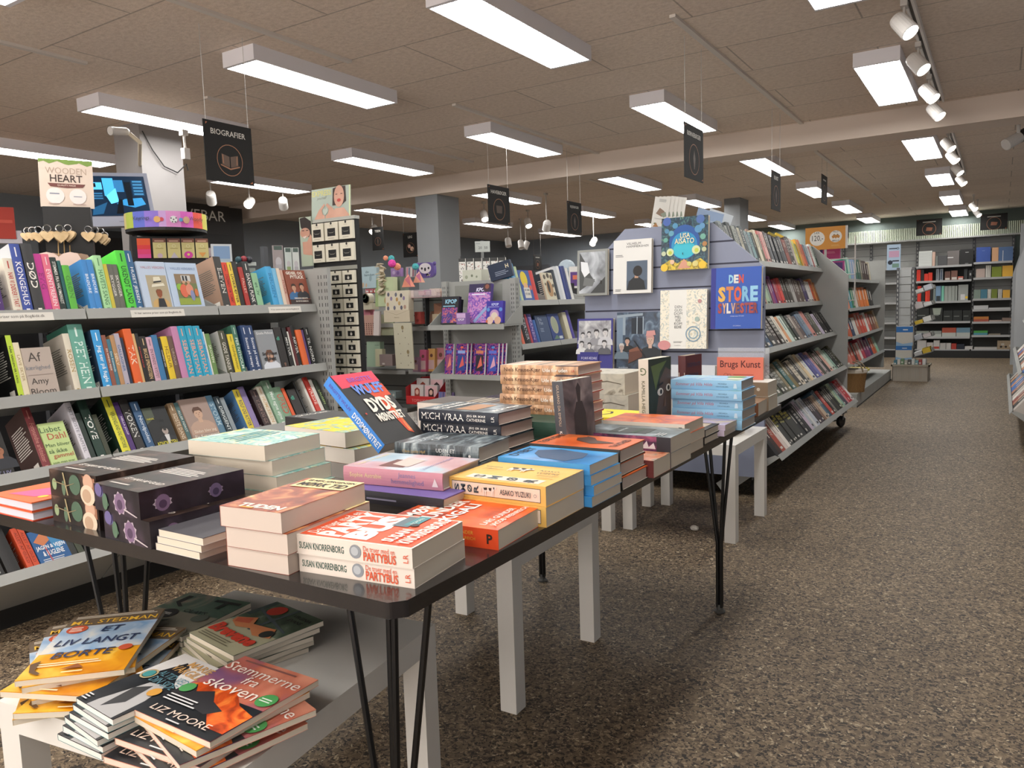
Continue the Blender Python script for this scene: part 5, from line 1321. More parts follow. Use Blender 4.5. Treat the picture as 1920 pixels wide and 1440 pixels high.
# slanted rows along the aisle side
RUN = [
 '4a5458 8a9494 3a4448 9aa09c 2f383c a8aca4 3f4a4e c0bca8 465054 8fa0a4 3a4650 7a9a9e 2c3438 d8cfb8 5a5638 c87a78 d8a8a0 3a3432 60646a 2c2e32 50545a 26282c 4a4e54 222428 44484e f8a3a2a 3a2420 s1c1a1a c8b8b0 d0cc50 e0d860 8a9a40 d8a030 e07a30 d86a30 c84a28 4a6a7a b8c4cc e0e0e0 a84038 e8e4e0 d0d8d0 2c4a3a',
 '4a3a44 3a2c34 8a3a40 3f2f3c d08a6a c87a64 2f6a7a 3a2a4a 6a5a7a s4a6a5a c8c0b0 d8a898 a8c0a0 8a9a8c 8a3a6a 6a2a7a a03a50 c83a40 d84a40 3a342e 44403a 38322c 4c463e b8b4b0 5a4a44 s6a5a50 5f5048 6a5c50 4a3a6a 3a2c54 e0dcd8 d8d0cc c85a30 e8a060 b06a3a',
 '1c2830 d08a50 c8ccd0 5a6066 s1c1c1e s2a4a6a s2c2826 s3a2c28 s38302a e0d8c8 d89868 c8d8cc 3a4a3a 1c1c1c 8a7a70 5a4a48 6a8098 8a98a8 d08a80 3a3a34 5a5a4c c0b4c8 141414 2a2628 1a1a1a',
 '3a2c28 c84a30 c88a4a d8d8d4 r3f6a8a s4a5240 s3a3a34 s5a5a48 8a7a5a 3f6a6a 7a6a3a 2a2420 sd8ccb8 1c1c1c b8b0a0 e0c8a0 d8d8d8 4a4a8a 6a6ab0 c89898 3a3a2c b0a0a0 1f1f1f e0b0a0 c8d8c8 90b0a0 1a2020 s2c3028 3a3c20',
 '1c1a1c 3a2420 a84a38 e0d0c8 f0e8e0 y3a3a38 y3a3a38 y363634 y3a3a38 y343432 y3a3a38 2a2a2e s303034 2a2a2e c0b0c0 a8b0b8 d0d0d0 b8bcc8 3a3038 4a3a4a 2c2828 8a6a5a c0a890 4a6a80 2a4a5a c04a40 1c1c1c 7a7a70 1a1a1a 2a2a1a 14181a b0c0a0 8ab0a0 4a4050 3a3448 c87880 sc02830 b83038 e0d8d8']
WT = ['top tier', 'second tier', 'third tier', 'fourth tier', 'lowest tier']
for k, ((x, z, tl, dp), run) in enumerate(zip(TIERS, RUN)):
    s, c = math.sin(rad(tl)), math.cos(rad(tl))
    U, Bk = V3((-s, 0, c)), V3((-c, 0, -s))
    r = random.Random(40 + k)
    toks = run.split()
    wts = [(2.2 if q[0] == 'f' and len(q) == 7 else 1) * r.uniform(.75, 1.25) for q in toks]
    tot = sum(wts)
    y = 4.235
    for i, q in enumerate(toks):
        fl = q[0] if len(q) == 7 else ''
        col = '#' + q[-6:]
        T = 2.6 * wts[i] / tot
        if (y < 5.105 < y + T) or (y < 5.98 < y + T):
            y += .004
        L = r.uniform(.19, .235) * (.9 if k == 1 else 1)
        W = min(.145, dp - .02)
        lum = sum(lin(col)[:3]) / 3
        tc = '#d8d4cc' if lum < .22 else '#3a3632'
        sp = [('t', r.choice(['NOVELLER', 'DIGTE', 'KUNST', 'HISTORIE', 'ATLAS', 'REJSER', 'FOTO', 'ARKIV']), .1, .25, .5, .75, tc, {'fit': 'c'}), ('r', .85, .25, .92, .75, tc)] if r.random() < .6 else [('l', .1, .3, .6, .7, 1, tc)]
        if fl == 's':
            sp = [('l', .08 + .12 * j, .12, .17 + .12 * j, .88, 3, tc) for j in range(5)] + [('r', .8, .2, .9, .6, tc)]
        if fl == 'y':
            sp = [('r', .04, .1, .1, .9, '#c8b83a'), ('r', .12, .1, .2, .9, '#b0a85a'), ('r', .24, .1, .3, .9, '#a8a468'), ('r', .86, .3, .92, .7, '#d8d4cc')]
        if fl == 'r':
            sp = [('r', .02, 0, .3, .33, '#3f6a8a'), ('r', .02, .33, .3, .66, '#d8c83a'), ('r', .02, .66, .3, 1, '#c84a38'), ('r', .3, 0, 1, 1, '#4a5240')]
        if fl == 'f':
            sp = [('r', .1, .1, .5, .9, '#6a2a20'), ('l', .12, .2, .3, .8, 2, '#c0a090')]
        base = V3((x - .004 - r.uniform(0, .008), y + .001, z)) + U * .002
        book(axes(-U, Bk, base + U * L), L, W, T - .002, col, spine=sp, hard=False, whole=True, name='paperback_book',
             label='%s paperback, %s from the blue slatwall end, %s of the rolling bookcase' % (cname(col), nth(i + 1), WT[k]), group='paperbacks on the rolling bookcase, ' + WT[k])
        y += T
# loose booklets standing on its top
def upright(px, label, c, front=(), back=(), yaw=0, lean=0, w=.12, h=.2, d=.006, z=1.5, name='booklet', cat='booklet', group=None, roll=0, **k):
    x, y = px
    M = Matrix.Translation((x, y, z)) @ Matrix.Rotation(rad(yaw), 4, 'Z') @ Matrix.Rotation(rad(-lean), 4, 'X') @ Matrix.Rotation(rad(roll), 4, 'Y') @ axes((0, 0, -1), (1, 0, 0), (0, d, h))
    return book(M, h, w, d, c, front=front, name=name, label=label, cat=cat, group=group, whole=True, **k)
pl = [('l', .3, .86, .8, .95, 3, '#8a8a88'), ('p', [(.2, .5), (.4, .68), (.7, .6), (.85, .5), (.6, .42), (.4, .46)], '#8a7464'), ('p', [(.5, .5), (.8, .58), (.9, .45), (.7, .4)], '#8a9484'), ('l', .15, .33, .75, .37, 2, '#a8a8a4'), ('e', .7, .25, .09, '#c89a80'), ('e', .25, .2, .1, '#6a6a40', .06), ('p', [(.1, .1), (.3, .22), (.5, .1)], '#a87a50'), ('e', .88, .22, .05, '#5a6a84')]
for i in range(5):
    upright((-1.745 + .02 * i, 4.30 + .012 * i), 'white plant-poster booklet standing on the rolling bookcase, %s from the back' % nth(i + 1), '#d8d6d0', front=pl, yaw=25, lean=10, roll=10, w=.09, h=.2, d=.01, z=1.515, group='plant-poster booklets')
upright((-1.60, 4.62), 'pale blue booklet leaning on top of the rolling bookcase', '#8fa4c4', yaw=30, lean=14, roll=18, w=.16, h=.14, z=1.53, front=[('l', .2, .3, .8, .6, 3, '#a8b8d0')])
upright((-1.58, 4.75), 'white booklet behind the pale blue one on the rolling bookcase', '#c8d0d8', yaw=30, lean=14, roll=22, w=.15, h=.15, z=1.53)
for i, c_ in enumerate(('#7a7a60', '#8a7468', '#a08468', '#4a3c34', '#8a7a30', '#c8a838')):
    upright((-1.53 + .02 * i, 5.3 + .13 * i), '%s booklet tipped over the top tier, %s from the slatwall' % (cname(c_), nth(i + 1)), c_, yaw=60, lean=20, roll=24, w=.14, h=.13, d=.015, z=1.47, group='booklets on top of the rolling bookcase')
# books stacked on the far low table
for i, (c_, w_) in enumerate((('#b8b4b0', .2), ('#d0ccc8', .18), ('#6a6474', .19))):
    book(flat(-1.3 + .02 * i, 3.55 + .03 * i, 8 * i - 8, .4504 + i * .0205), .24, w_, .02, c_, label='%s book lying on the white low table by the slatwall, %s' % (cname(c_), ('bottom', 'middle', 'top')[i]), front=[('l', .2, .6, .8, .8, 2, '#8a8680')])

# ------------------------------------------------------------------ pop-music end unit and the children's shelf behind it
def item(q, y, d, label, cat, name, c, art=(), lean=0, group=None, top=None, parts=(), shape=None):
    """boxy article whose front looks to -Y; q = (x0, z0, w, h)"""
    x0, z0, w_, h_ = q
    g = MB()
    R = Matrix.Rotation(rad(-lean), 4, 'X')
    g.box((0, 0, 0), (w_, d, h_), c)
    if art:
        draw(g, Frame((0, 0, 0), (1, 0, 0), (0, 0, 1), w_, h_), art)
    if top:
        g.box((0, 0, h_), (w_, d, h_ + .0008), top)
    return tag(g.build(name, None, Matrix.Translation((x0, y, z0)) @ R), label, cat, group)
KY = 4.55
t = wthing('end_unit', 'grey perforated end unit with two trays of purple pop-music books', 'display unit', (-3.1, KY, 0))
g = MB(); g.box((-3.43, KY, .1), (-2.87, KY + .03, 1.285), 'shelf_metal'); g.box((-3.36, KY - .001, 1.1), (-2.95, KY, 1.255), '#8a8c86'); g.build('back_panel', t)
for x in (-3.46, -2.87):
    g = MB(); g.box((x, KY - .03, 0), (x + .045, KY + .03, 1.29), 'shelf_metal')
    for i in range(36):
        for xx in (.012, .028):
            g.box((x + xx, KY - .0306, .15 + i * .031), (x + xx + .004, KY - .03, .166 + i * .031), '#2c2c2c')
            g.box((x + .045, KY - .03 + xx, .15 + i * .031), (x + .0456, KY - .026 + xx, .166 + i * .031), '#2c2c2c')
    g.build('upright', t)
for z in (.975, .63):
    g = MB()
    g.box((-3.43, KY - .24, z - .01), (-2.79, KY, z), 'shelf_metal'); g.box((-3.43, KY - .245, z - .03), (-2.79, KY - .24, z + .006), 'shelf_metal')
    for x in (-3.432, -2.79):
        g.add([(x, KY - .24, z), (x, KY, z), (x, KY, z + .13), (x, KY - .06, z + .11), (x + .002, KY - .24, z), (x + .002, KY, z), (x + .002, KY, z + .13), (x + .002, KY - .06, z + .11)], [(0, 1, 2, 3), (7, 6, 5, 4), (0, 3, 7, 4), (3, 2, 6, 7)], 'shelf_metal')
    g.build('shelf', t)
pop = lambda tt, top_='#16142c': [('r', 0, 0, 1, 1, 'art_pop'), ('r', 0, .78, 1, 1, top_), ('t', tt, .25, .8, .9, .9, '#d8d8f0', {'bold': .04, 'shear': .2}), ('l', .15, .7, .85, .77, 1, '#e0d8f0')]
G_ = 'pop-music books on the end unit'
item((-3.3449, 0.9843, 0.148, 0.1959), KY - .21, .03, 'purple and black pop annual at the outer end of the upper tray', 'book', 'annual_book', '#1c1a24', [('r', .05, .05, .95, .6, 'art_pop_dark'), ('r', 0, .6, 1, 1, '#18161f'), ('t', 'KPOP', .2, .74, .9, .9, '#8fc0d8', {'bold': .04}), ('l', .1, .62, .9, .7, 1, '#8fc0d8')], 10, G_)
item((-3.2371, 0.979, 0.0286, 0.1835), KY - .19, .05, 'black-spined pop annual second in the upper tray', 'book', 'annual_book', '#141318', [], 10, G_)
item((-3.1628, 0.9891, 0.186, 0.2751), KY - .15, .03, 'large shiny purple pop surprise bag in the upper tray', 'bag', 'surprise_bag', '#5a4a90', pop('KPOP', '#2a1c4c') + [('e', .8, .9, .16, '#3a2030'), ('e', .82, .92, .09, '#8a5040'), ('e', .85, .36, .08, '#a83a50'), ('p', [(.3, .05), (.95, .5), (.98, .4), (.4, 0)], '#8fa4d0')], 12, G_)
item((-3.1888, 0.9835, 0.0817, 0.0782), KY - .23, .05, 'small pop-music box before the purple bag', 'box', 'small_box', '#8a6aa8', [('r', .05, .55, .95, .95, '#d0b0d8'), ('t', 'KPOP', .1, .3, .9, .5, '#e8e0f0', {'bold': .03})], 0, G_)
item((-2.9492, 0.9906, 0.1327, 0.1458), KY - .22, .03, 'bright blue-violet pop colouring book near the perforated upright', 'book', 'annual_book', '#3a2c98', [('r', 0, 0, 1, 1, '#3b2f9c'), ('t', 'KPOP', .2, .78, .85, .9, '#c0c8f0', {'bold': .03}), ('l', .1, .7, .9, .76, 1, '#a8a8e0'), ('e', .5, .35, .28, '#b890c0'), ('e', .5, .3, .2, '#d8c8b8'), ('e', .25, .1, .2, '#d8b8a8'), ('e', .72, .1, .2, '#d0a890'), ('e', .12, .6, .1, '#5a8ad0'), ('e', .88, .6, .1, '#5a8ad0'), ('r', 0, 0, .12, .12, '#c86a4a')], 8, G_)
for i, (a, b_, tx, nm) in enumerate(((835, 852, 0, 'dark'), (856, 879, 1, 'blue-robed'), (891, 913, 2, 'red-lit'), (915, 937, 3, 'cobalt'))):
    yb = 700 + i * .5
    for j in range(3 if i else 1):
        item((xat_ := -3.3341 + (a - 835) * 0.0045 + j * .014, .632, (b_ - a) * 0.0045 * .95, .215), KY - .2 + j * .025, .01,
             '%s pop comic in the lower tray, %s copy' % (nm, ('front', 'middle', 'back')[j]), 'comic', 'pop_comic', '#e0dce4', [('r', 0, 0, .96, 1, 'art_pop_dark'), ('r', .15, .68, .8, .78, ('#4a5aa8', '#8aa0d8', '#c87858', '#5a6ac8')[i]), ('r', .15, .12, .82, .64, ('#8a4068', '#2c3f88', '#241c30', '#3a4fa8')[i]), ('p', [(.3, .2), (.6, .6), (.75, .3)], ('#d8806a', '#d05a58', '#d86a58', '#d8a0b8')[i]), ('e', .5, .88, .14, ('#7a90c8', '#d86048', '#c89050', '#4a8ad0')[i], .08)], 8, 'pop comics in the lower tray')
# on top of the end unit
item((-3.337, 1.2824, 0.1655, 0.0854), 4.62, .1, 'white carton with small plant sketches on top of the end unit', 'box', 'gift_box', '#c8cabc', [('e', .2, .4, .08, '#9aa08c'), ('e', .5, .5, .06, '#7a806c'), ('e', .75, .4, .05, '#8a907c')])
cx, cy, cz, ca = (-2.946, 4.519, 1.3456, 33.1)
item((0, 0, .17, .115), 0, .03, 'navy book with a cream letter tipped over the end unit', 'book', 'hardback_book', '#1c2a44', [('l', .25, .2, .85, .5, 3, '#8a94a8'), ('t', 'H', .76, .5, .9, .85, '#d8ccb0', {'bold': .03})]).matrix_world = Matrix.Translation((cx - .075, cy, cz - .075)) @ Matrix.Rotation(rad(12), 4, 'Z') @ Matrix.Rotation(rad(-13), 4, 'Y')
# gondola with children's books facing the aisle
GX = -3.2
t = wthing('gondola_shelf', 'grey gondola shelf of picture books between end unit and rolling bookcase', 'bookcase', (GX, 5.5, 0))
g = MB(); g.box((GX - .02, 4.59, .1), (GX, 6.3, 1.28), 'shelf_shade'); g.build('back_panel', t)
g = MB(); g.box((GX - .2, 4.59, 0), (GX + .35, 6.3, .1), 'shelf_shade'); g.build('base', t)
GR = [(-2.85, 1.122, 14, .34), (-2.84, .815, 16, .34), (-2.8, .52, 25, .36)]
for x, z, tl, dp in GR:
    for a, b_ in ((4.6, 5.165), (5.17, 5.735), (5.74, 6.3)):
        tray(t, x, z, tl, a, b_, dp)
FACES.update({
 'balloon': dict(c='#34569c', front=[('e', .42, .72, .3, '#e0c830', .38), ('e', .45, .5, .2, '#e0b080', .16), ('r', .2, .12, .75, .45, '#dcd8d0'), ('t', 'DE SMÅ', .25, .34, .7, .43, '#2a3a5a', {'bold': .02}), ('t', 'STORE', .25, .2, .7, .3, '#2a3a5a', {'bold': .02}), ('e', .85, .45, .12, '#c85a50'), ('r', .15, .03, .7, .06, '#c8d0e0')], label='blue picture book with a yellow-haired figure, facing out'),
 'sepia': dict(c='#cfc8b0', front=[('e', .5, .45, .3, '#b08a60', .42), ('e', .42, .5, .12, '#2a2420', .3), ('e', .2, .85, .12, '#5a5044'), ('e', .55, .9, .13, '#4a4238'), ('e', .85, .85, .12, '#6a5a4c'), ('e', .88, .55, .09, '#5a5448'), ('e', .85, .25, .1, '#5a5044'), ('e', .15, .6, .07, '#6a6050')], label='cream picture book with sepia vignettes, facing out'),
 'slate': dict(c='#34486c', front=[('t', 'Fru', .2, .8, .5, .92, '#a8b4c8'), ('t', 'Pan', .2, .66, .6, .78, '#a8b4c8'), ('l', .2, .4, .5, .55, 3, '#8a98b0')], label='slate blue picture book, facing out'),
 'navyleaf': dict(c='#1f3a7c', front=[('e', .45, .6, .3, '#a8a890', .4), ('e', .45, .6, .24, '#98a088', .32), ('p', [(.1, .1), (.4, .25), (.7, .1)], '#5a7a6a'), ('r', .6, .1, .9, .2, '#c8d0d8')], label='navy picture book with a leafy wreath, facing out')})
def gondola_row(x, z, tl, row, where, seed):
    s, c = math.sin(rad(tl)), math.cos(rad(tl))
    U, Nn, Bk = V3((-s, 0, c)), V3((c, 0, s)), V3((-c, 0, -s))
    r = random.Random(seed)
    for i, (y0, y1, L, kind, col, tx, tc) in enumerate(row):
        base = V3((x, y0, z)) + U * .001
        if kind == 'f':
            f = dict(FACES[col]); lb = f.pop('label')
            book(axes(-U, (0, 1, 0), base + U * L - Nn * .02), L, y1 - y0, .016, hard=True, label=lb, group='picture books on the gondola', **f)
        else:
            book(axes(-U, Bk, base + U * L - Nn * .005), L, .16, y1 - y0, col, hard=True, whole=True, spine=[('t', tx, .1, .2, .85, .8, tc, {'fit': 'c'})] if tx else [], back=[('l', .15, .3, .85, .8, 8, '#c8c4bc')],
                 label='%s picture book, %s from the end unit, %s of the gondola' % (cname(col), nth(i + 1), where), group='picture books on the gondola')
GT = [
    (4.5608, 4.5946, 0.157, 's', '#173a54', '', ''),
    (4.5967, 4.6487, 0.282, 's', '#4a94c8', 'HAVET', '#d0e0ec'),
    (4.6518, 4.6856, 0.26, 's', '#b8c8a0', '', ''),
    (4.6877, 4.8397, 0.235, 'f', 'balloon', '', ''),
    (4.8419, 4.8958, 0.235, 's', '#c83e3a', '', ''),
    (5.0224, 5.176, 0.223, 'f', 'sepia', '', ''),
    (5.1809, 5.2229, 0.249, 's', '#26303c', '', ''),
    (5.2279, 5.2755, 0.276, 's', '#c8ccd0', '', ''),
    (5.278, 5.3187, 0.28, 's', '#dcdee0', '', ''),
    (5.3263, 5.3714, 0.28, 's', '#27397c', '', ''),
    (5.374, 5.4066, 0.284, 's', '#2c3c74', '', ''),
    (5.4118, 5.454, 0.268, 's', '#d8d8d4', '', ''),
]
gondola_row(-2.85, 1.122, 14, GT, 'upper shelf', 11)
GS2 = [
    (4.5508, 4.6284, 0.226, 's', '#5ab0a0', '', ''),
    (4.634, 4.6708, 0.241, 's', '#d86a50', '', ''),
    (4.6765, 4.7543, 0.255, 's', '#17161c', 'STJERNER', '#c8c8d0'),
    (4.7572, 4.7865, 0.229, 's', '#a83a4a', '', ''),
    (4.7924, 4.8489, 0.228, 's', '#4a3a88', 'MÅNEN', '#c8b8e0'),
    (4.8519, 4.8882, 0.183, 's', '#2a5aa0', '', ''),
    (4.8973, 5.0738, 0.215, 'f', 'slate', '', ''),
    (5.0818, 5.2547, 0.222, 'f', 'navyleaf', '', ''),
    (5.3228, 5.387, 0.23, 's', '#cfc8b0', '', ''),
    (5.394, 5.4364, 0.244, 's', '#4a3f98', '', ''),
]
gondola_row(-2.84, .815, 16, GS2, 'lower shelf', 12)

# ------------------------------------------------------------------ gift shelf behind: pink and cream articles
PY = 4.8
t = wthing('gift_shelf', 'grey shelving full of pink and cream gift articles behind the necklace rack', 'display unit', (-4.1, PY, 0))
g = MB(); g.box((-4.95, PY + .25, .1), (-3.5, PY + .28, 1.24), 'shelf_metal')
for i in range(9):
    g.box((-4.95, PY + .2494, .2 + i * .12), (-3.5, PY + .25, .207 + i * .12), '#3a3a3b')
g.build('back_panel', t)
for x in (-4.95, -4.03, -3.53):
    g = MB(); g.box((x, PY + .2, 0), (x + .03, PY + .25, 1.24), 'shelf_dark')
    for i in range(30):
        g.box((x + .01, PY + .1994, .15 + i * .036), (x + .02, PY + .2, .17 + i * .036), '#1c1c1d')
    g.build('upright', t)
for z, a, b_ in ((.985, -4.95, -4.03), (.605, -4.95, -4.03), (.30, -4.95, -4.03), (1.235, -4.0, -3.5), (.955, -4.0, -3.5), (.61, -4.0, -3.5), (.36, -4.0, -3.5)):
    g = MB(); g.box((a, PY - .05, z - .012), (b_, PY + .25, z), 'shelf_metal'); g.box((a, PY - .055, z - .028), (b_, PY - .05, z + .004), 'shelf_metal'); g.build('shelf', t)
G_ = 'gift articles on the grey shelving'
F4 = lambda a: a
item((-4.3389, 1.2749, 0.1699, 0.1695), 4.60, .04, 'pale blue baby album at the end of the gift shelving', 'album', 'baby_album', '#a6bcc4', [('t', 'din', .3, .7, .55, .82, '#3a4a50'), ('t', 'barndom', .25, .56, .9, .68, '#3a4a50'), ('e', .65, .45, .08, '#8aa0a8', .14), ('e', .2, .15, .07, '#c0a890', .12), ('e', .4, .13, .06, '#c0a890', .1)], 6, G_)
item((-4.1838, 1.1264, 0.1868, 0.2261), 4.60, .05, 'pale green photo album with leaf twig beside the blue album', 'album', 'photo_album', '#b4c09a', [('r', 0, 0, .16, 1, '#98ac78'), ('p', [(.2, .95), (.5, .8), (.4, .85)], '#5a6a4a'), ('e', .4, .84, .05, '#6a7a5a'), ('l', .4, .55, .8, .65, 2, '#8a9474'), ('e', .6, .2, .1, '#b09a6a', .14)], 3, G_)
item((-4.0696, 1.2436, 0.0662, 0.1131), 4.70, .1, 'dark green carton behind the photo album', 'box', 'gift_box', '#6a7468', [], 0, G_)
x_, _, z_ = (-4.3512, 4.7, 1.1937)
g = MB(); R = Matrix.Translation((x_, 4.68, z_)) @ Matrix.Rotation(rad(90), 4, 'X'); g.lathe([(.01, 0), (.038, 0), (.042, .004), (.044, .012), (.044, -.05), (.03, -.055)][::-1], '#cfc8b4', R, 20); g.lathe([(.001, .0125), (.036, .0125)], '#b8bcae', R, 20)
for a_ in (110, 70):
    g.box((-.002, 0, .013), (.002, .028, .014), '#4a5a4a', R @ Matrix.Rotation(rad(a_ - 90 + 70 * (a_ > 90)), 4, 'Z'))
tag(g.build('desk_clock'), 'cream round desk clock on the gift shelving', 'clock', G_)
item((-4.4101, 1.1044, 0.1166, 0.0522), 4.68, .08, 'cream round-cornered box carrying the desk clock', 'box', 'gift_box', '#c8c0aa', [], 0, G_)
item((-4.0084, 1.0938, 0.2281, 0.1477), 4.52, .06, 'cream animal-patterned gift bag hanging over the shelf', 'bag', 'gift_bag', '#cdc4b0', [('e', x, y, .05, c_, .07) for x, y, c_ in ((.12, .82, '#5a5a6a'), (.45, .8, '#6a6a78'), (.68, .75, '#4a4a58'), (.25, .6, '#8a7a9a'), (.5, .55, '#b08a50'), (.8, .6, '#8a7a9a'), (.1, .3, '#b0906a'), (.6, .35, '#c0a06a'), (.12, .1, '#5a5a6a'), (.4, .12, '#6a6a7a'), (.7, .12, '#5a5a6a'), (.85, .15, '#a8887a'))], 4, G_)
item((-4.0196, 1.0034, 0.2558, 0.0907), 4.51, .05, 'plain cream envelope box under the animal-patterned bag', 'box', 'envelope_box', '#c4b8a2', [('p', [(0, 1), (.5, .62), (1, 1), (1, .98), (.5, .58), (0, .98)], '#a89c86'), ('t', 'memory', .4, .3, .6, .42, '#8a806c')], 0, G_)
item((-3.9119, 0.6479, 0.1792, 0.3484), 4.5, .008, 'long cream growth chart with tiny balloons hanging from the shelf', 'chart', 'growth_chart', '#c0bba6', [('e', .5, .9, .07, '#8a7a5a', .09), ('r', .48, .8, .52, .84, '#5a4a3a'), ('e', .72, .37, .07, '#8a7a5a', .09), ('r', .7, .27, .74, .31, '#5a4a3a')] + [('e', x, y, .025, '#8a8270') for x, y in ((.25, .76), (.62, .68), (.3, .55), (.78, .54), (.32, .33), (.3, .12), (.7, .08), (.85, .14))], -2, G_)
item((-4.4188, 0.8951, 0.128, 0.166), 4.7, .06, 'dusty pink box with rows of tiny hearts on the middle gift shelf', 'box', 'gift_box', '#c49a8c', [('r', .0, .02, 1, .62, '#c8a090')] + [('e', .1 + .2 * i, .08 + .1 * j, .04, '#6a3a38') for i in range(5) for j in range(6)], 0, G_)
item((-4.4322, 1.0565, 0.0821, 0.0481), 4.72, .05, 'rose pink carton peeping over the hearts box', 'box', 'gift_box', '#b87484', [], 0, G_)
item((-4.2595, 0.8961, 0.0612, 0.1952), 4.64, .02, 'white greeting card standing ajar on the middle gift shelf', 'card', 'greeting_card', '#d8ccc8', [], 6, G_)
item((-4.2894, 0.8918, 0.1371, 0.1707), 4.76, .02, 'pale green folder beside the greeting card', 'folder', 'paper_folder', '#b0b498', [], 3, G_)
item((-4.4379, 0.6336, 0.1465, 0.2079), 4.74, .05, 'mint folder on the lower gift shelf', 'folder', 'paper_folder', '#a4bca4', [('r', .6, .85, .95, .87, '#7a9080')], 3, G_)
item((-4.3063, 0.6434, 0.0747, 0.1401), 4.7, .04, 'cream notebook between the mint folder and the mauve box', 'notebook', 'notebook', '#c8c4a4', [], 2, G_)
item((-4.2233, 0.6523, 0.1358, 0.0904), 4.66, .06, 'mauve square box with open lid on the lower gift shelf', 'box', 'gift_box', '#8a7a78', [('r', .2, .1, .4, .25, '#c8c0b8')], 0, G_)
def bag(px, z, w_, h_, d, label, c, y):
    g = MB(); g.lathe([(w_ * .5, 0), (w_ * .55, h_ * .1), (w_ * .5, h_ * .75), (w_ * .36, h_ * .97), (.004, h_)], c, Matrix.Translation((px, y, z)) @ Matrix.Diagonal((1, d / w_, 1, 1)), 16)
    tag(g.build('toiletry_bag'), label, 'bag', G_)
bag(-4.4088, .312, .075, .13, .05, 'beige checked pouch lowest on the gift shelving', '#a89c86', 4.86)
bag(-4.3851, .312, .06, .09, .05, 'small cream checked pouch before the beige one', '#b8ac94', 4.775)
item((-4.3243, 0.3863, 0.2199, 0.0532), 4.7, .08, 'pale blue floral tin low on the gift shelving', 'tin', 'tin_box', '#8a9a9c', [('e', .1 + .16 * i, .5, .05, '#c8ccc4') for i in range(6)], 0, G_)
for i in range(3):
    item((-4.5614 + i * .045, 1.245, .04, .1), 4.9, .04, 'red and white packet standing on the gift shelving, %s from the necklace rack' % nth(i + 1), 'packet', 'card_packet', '#c8342c', [('r', .1, .05, .9, .55, '#e4dcd8'), ('r', .2, .2, .8, .35, '#c85a78')], 0, 'red packets on the gift shelving')
g = MB(); rr = random.Random(3)
px_, _, _z = (-4.1103, 4.6, 1.4773)
for i in range(26):
    zz = 1.22 + i * .0095
    M = Matrix.Translation((px_ + rr.uniform(-.02, .02), 4.6 + rr.uniform(-.02, .02), zz)) @ Matrix.Rotation(rr.uniform(-1, 1), 4, 'X') @ Matrix.Rotation(rr.uniform(0, 3), 4, 'Z')
    g.box((-.022, -.018, -.003), (.022, .018, .003), rr.choice(['#c8bca4', '#b8ac94', '#d4cab4', '#a89c84']), M)
tag(g.build('paper_garland'), 'crumpled cream paper garland hanging beside the pompoms', 'garland', G_)
def pom(px, py, y, r0, m, label):
    x, _, z = y if isinstance(y, tuple) else (0, 0, 0)
    g = MB(); g.ball((x, y[1], z), r0, m, 16); tag(g.build('pompom'), label, 'pompom', 'fluffy pompoms on the gift shelving')
pom(0, 0, (-4.0087, 4.62, 1.4556), .031, 'pompom_pink', 'hot pink fluffy pompom on the gift shelving')
pom(0, 0, (-3.9905, 4.66, 1.431), .028, 'pompom_peach', 'peach fluffy pompom beside the hot pink one')
pom(0, 0, (-4.0986, 4.72, 1.5012), .026, 'pompom_teal', 'teal fluffy pompom above the hot pink one')
pom(0, 0, (-3.7764, 4.62, 1.4185), .026, 'pompom_teal', 'teal fluffy pompom beside the purple bear case')
pom(0, 0, (-4.1772, 4.74, 1.5108), .02, 'pompom_peach', 'small peach pompom by the paper garland')
# bear pencil case
x_, z_, w_, h_ = (-3.8665, 1.3356, 0.1579, 0.1197)
t = wthing('pencil_case', 'purple bear-faced pencil case leaning on the gift shelving', 'pencil case', (x_, 4.75, z_))
g = MB(); pts = [(x_ + w_ * (.5 + .55 * math.copysign(abs(math.cos(rad(a))) ** .6, math.cos(rad(a)))), z_ + h_ * (.5 + .5 * math.copysign(abs(math.sin(rad(a))) ** .6, math.sin(rad(a))))) for a in range(0, 360, 15)]
g.prism(pts, .03, '#5a4a8c', Matrix(((1, 0, 0, 0), (0, 0, -1, 4.78), (0, 1, 0, 0), (0, 0, 0, 1)))); g.build('case_body', t)
Fb = Frame((x_, 4.7495, z_), (1, 0, 0), (0, 0, 1), w_, h_)
g = MB(); draw(g, Fb, [('e', .5, .62, .38, '#d0ccd0', .26), ('e', .5, .55, .06, '#22202a', .09), ('e', .3, .62, .06, '#22202a'), ('e', .72, .62, .06, '#22202a'), ('p', [(.6, .1), (.7, .3), (.8, .1), (.55, .22), (.85, .22)], '#d8d0c8')]); g.build('face_patch', t)
for sx in (-.02, 1.02):
    g = MB(); g.ball((x_ + w_ * sx, 4.765, z_ + h_ * .9), .016, '#5a4a8c', 12, (1, .5, 1)); g.build('ear', t)
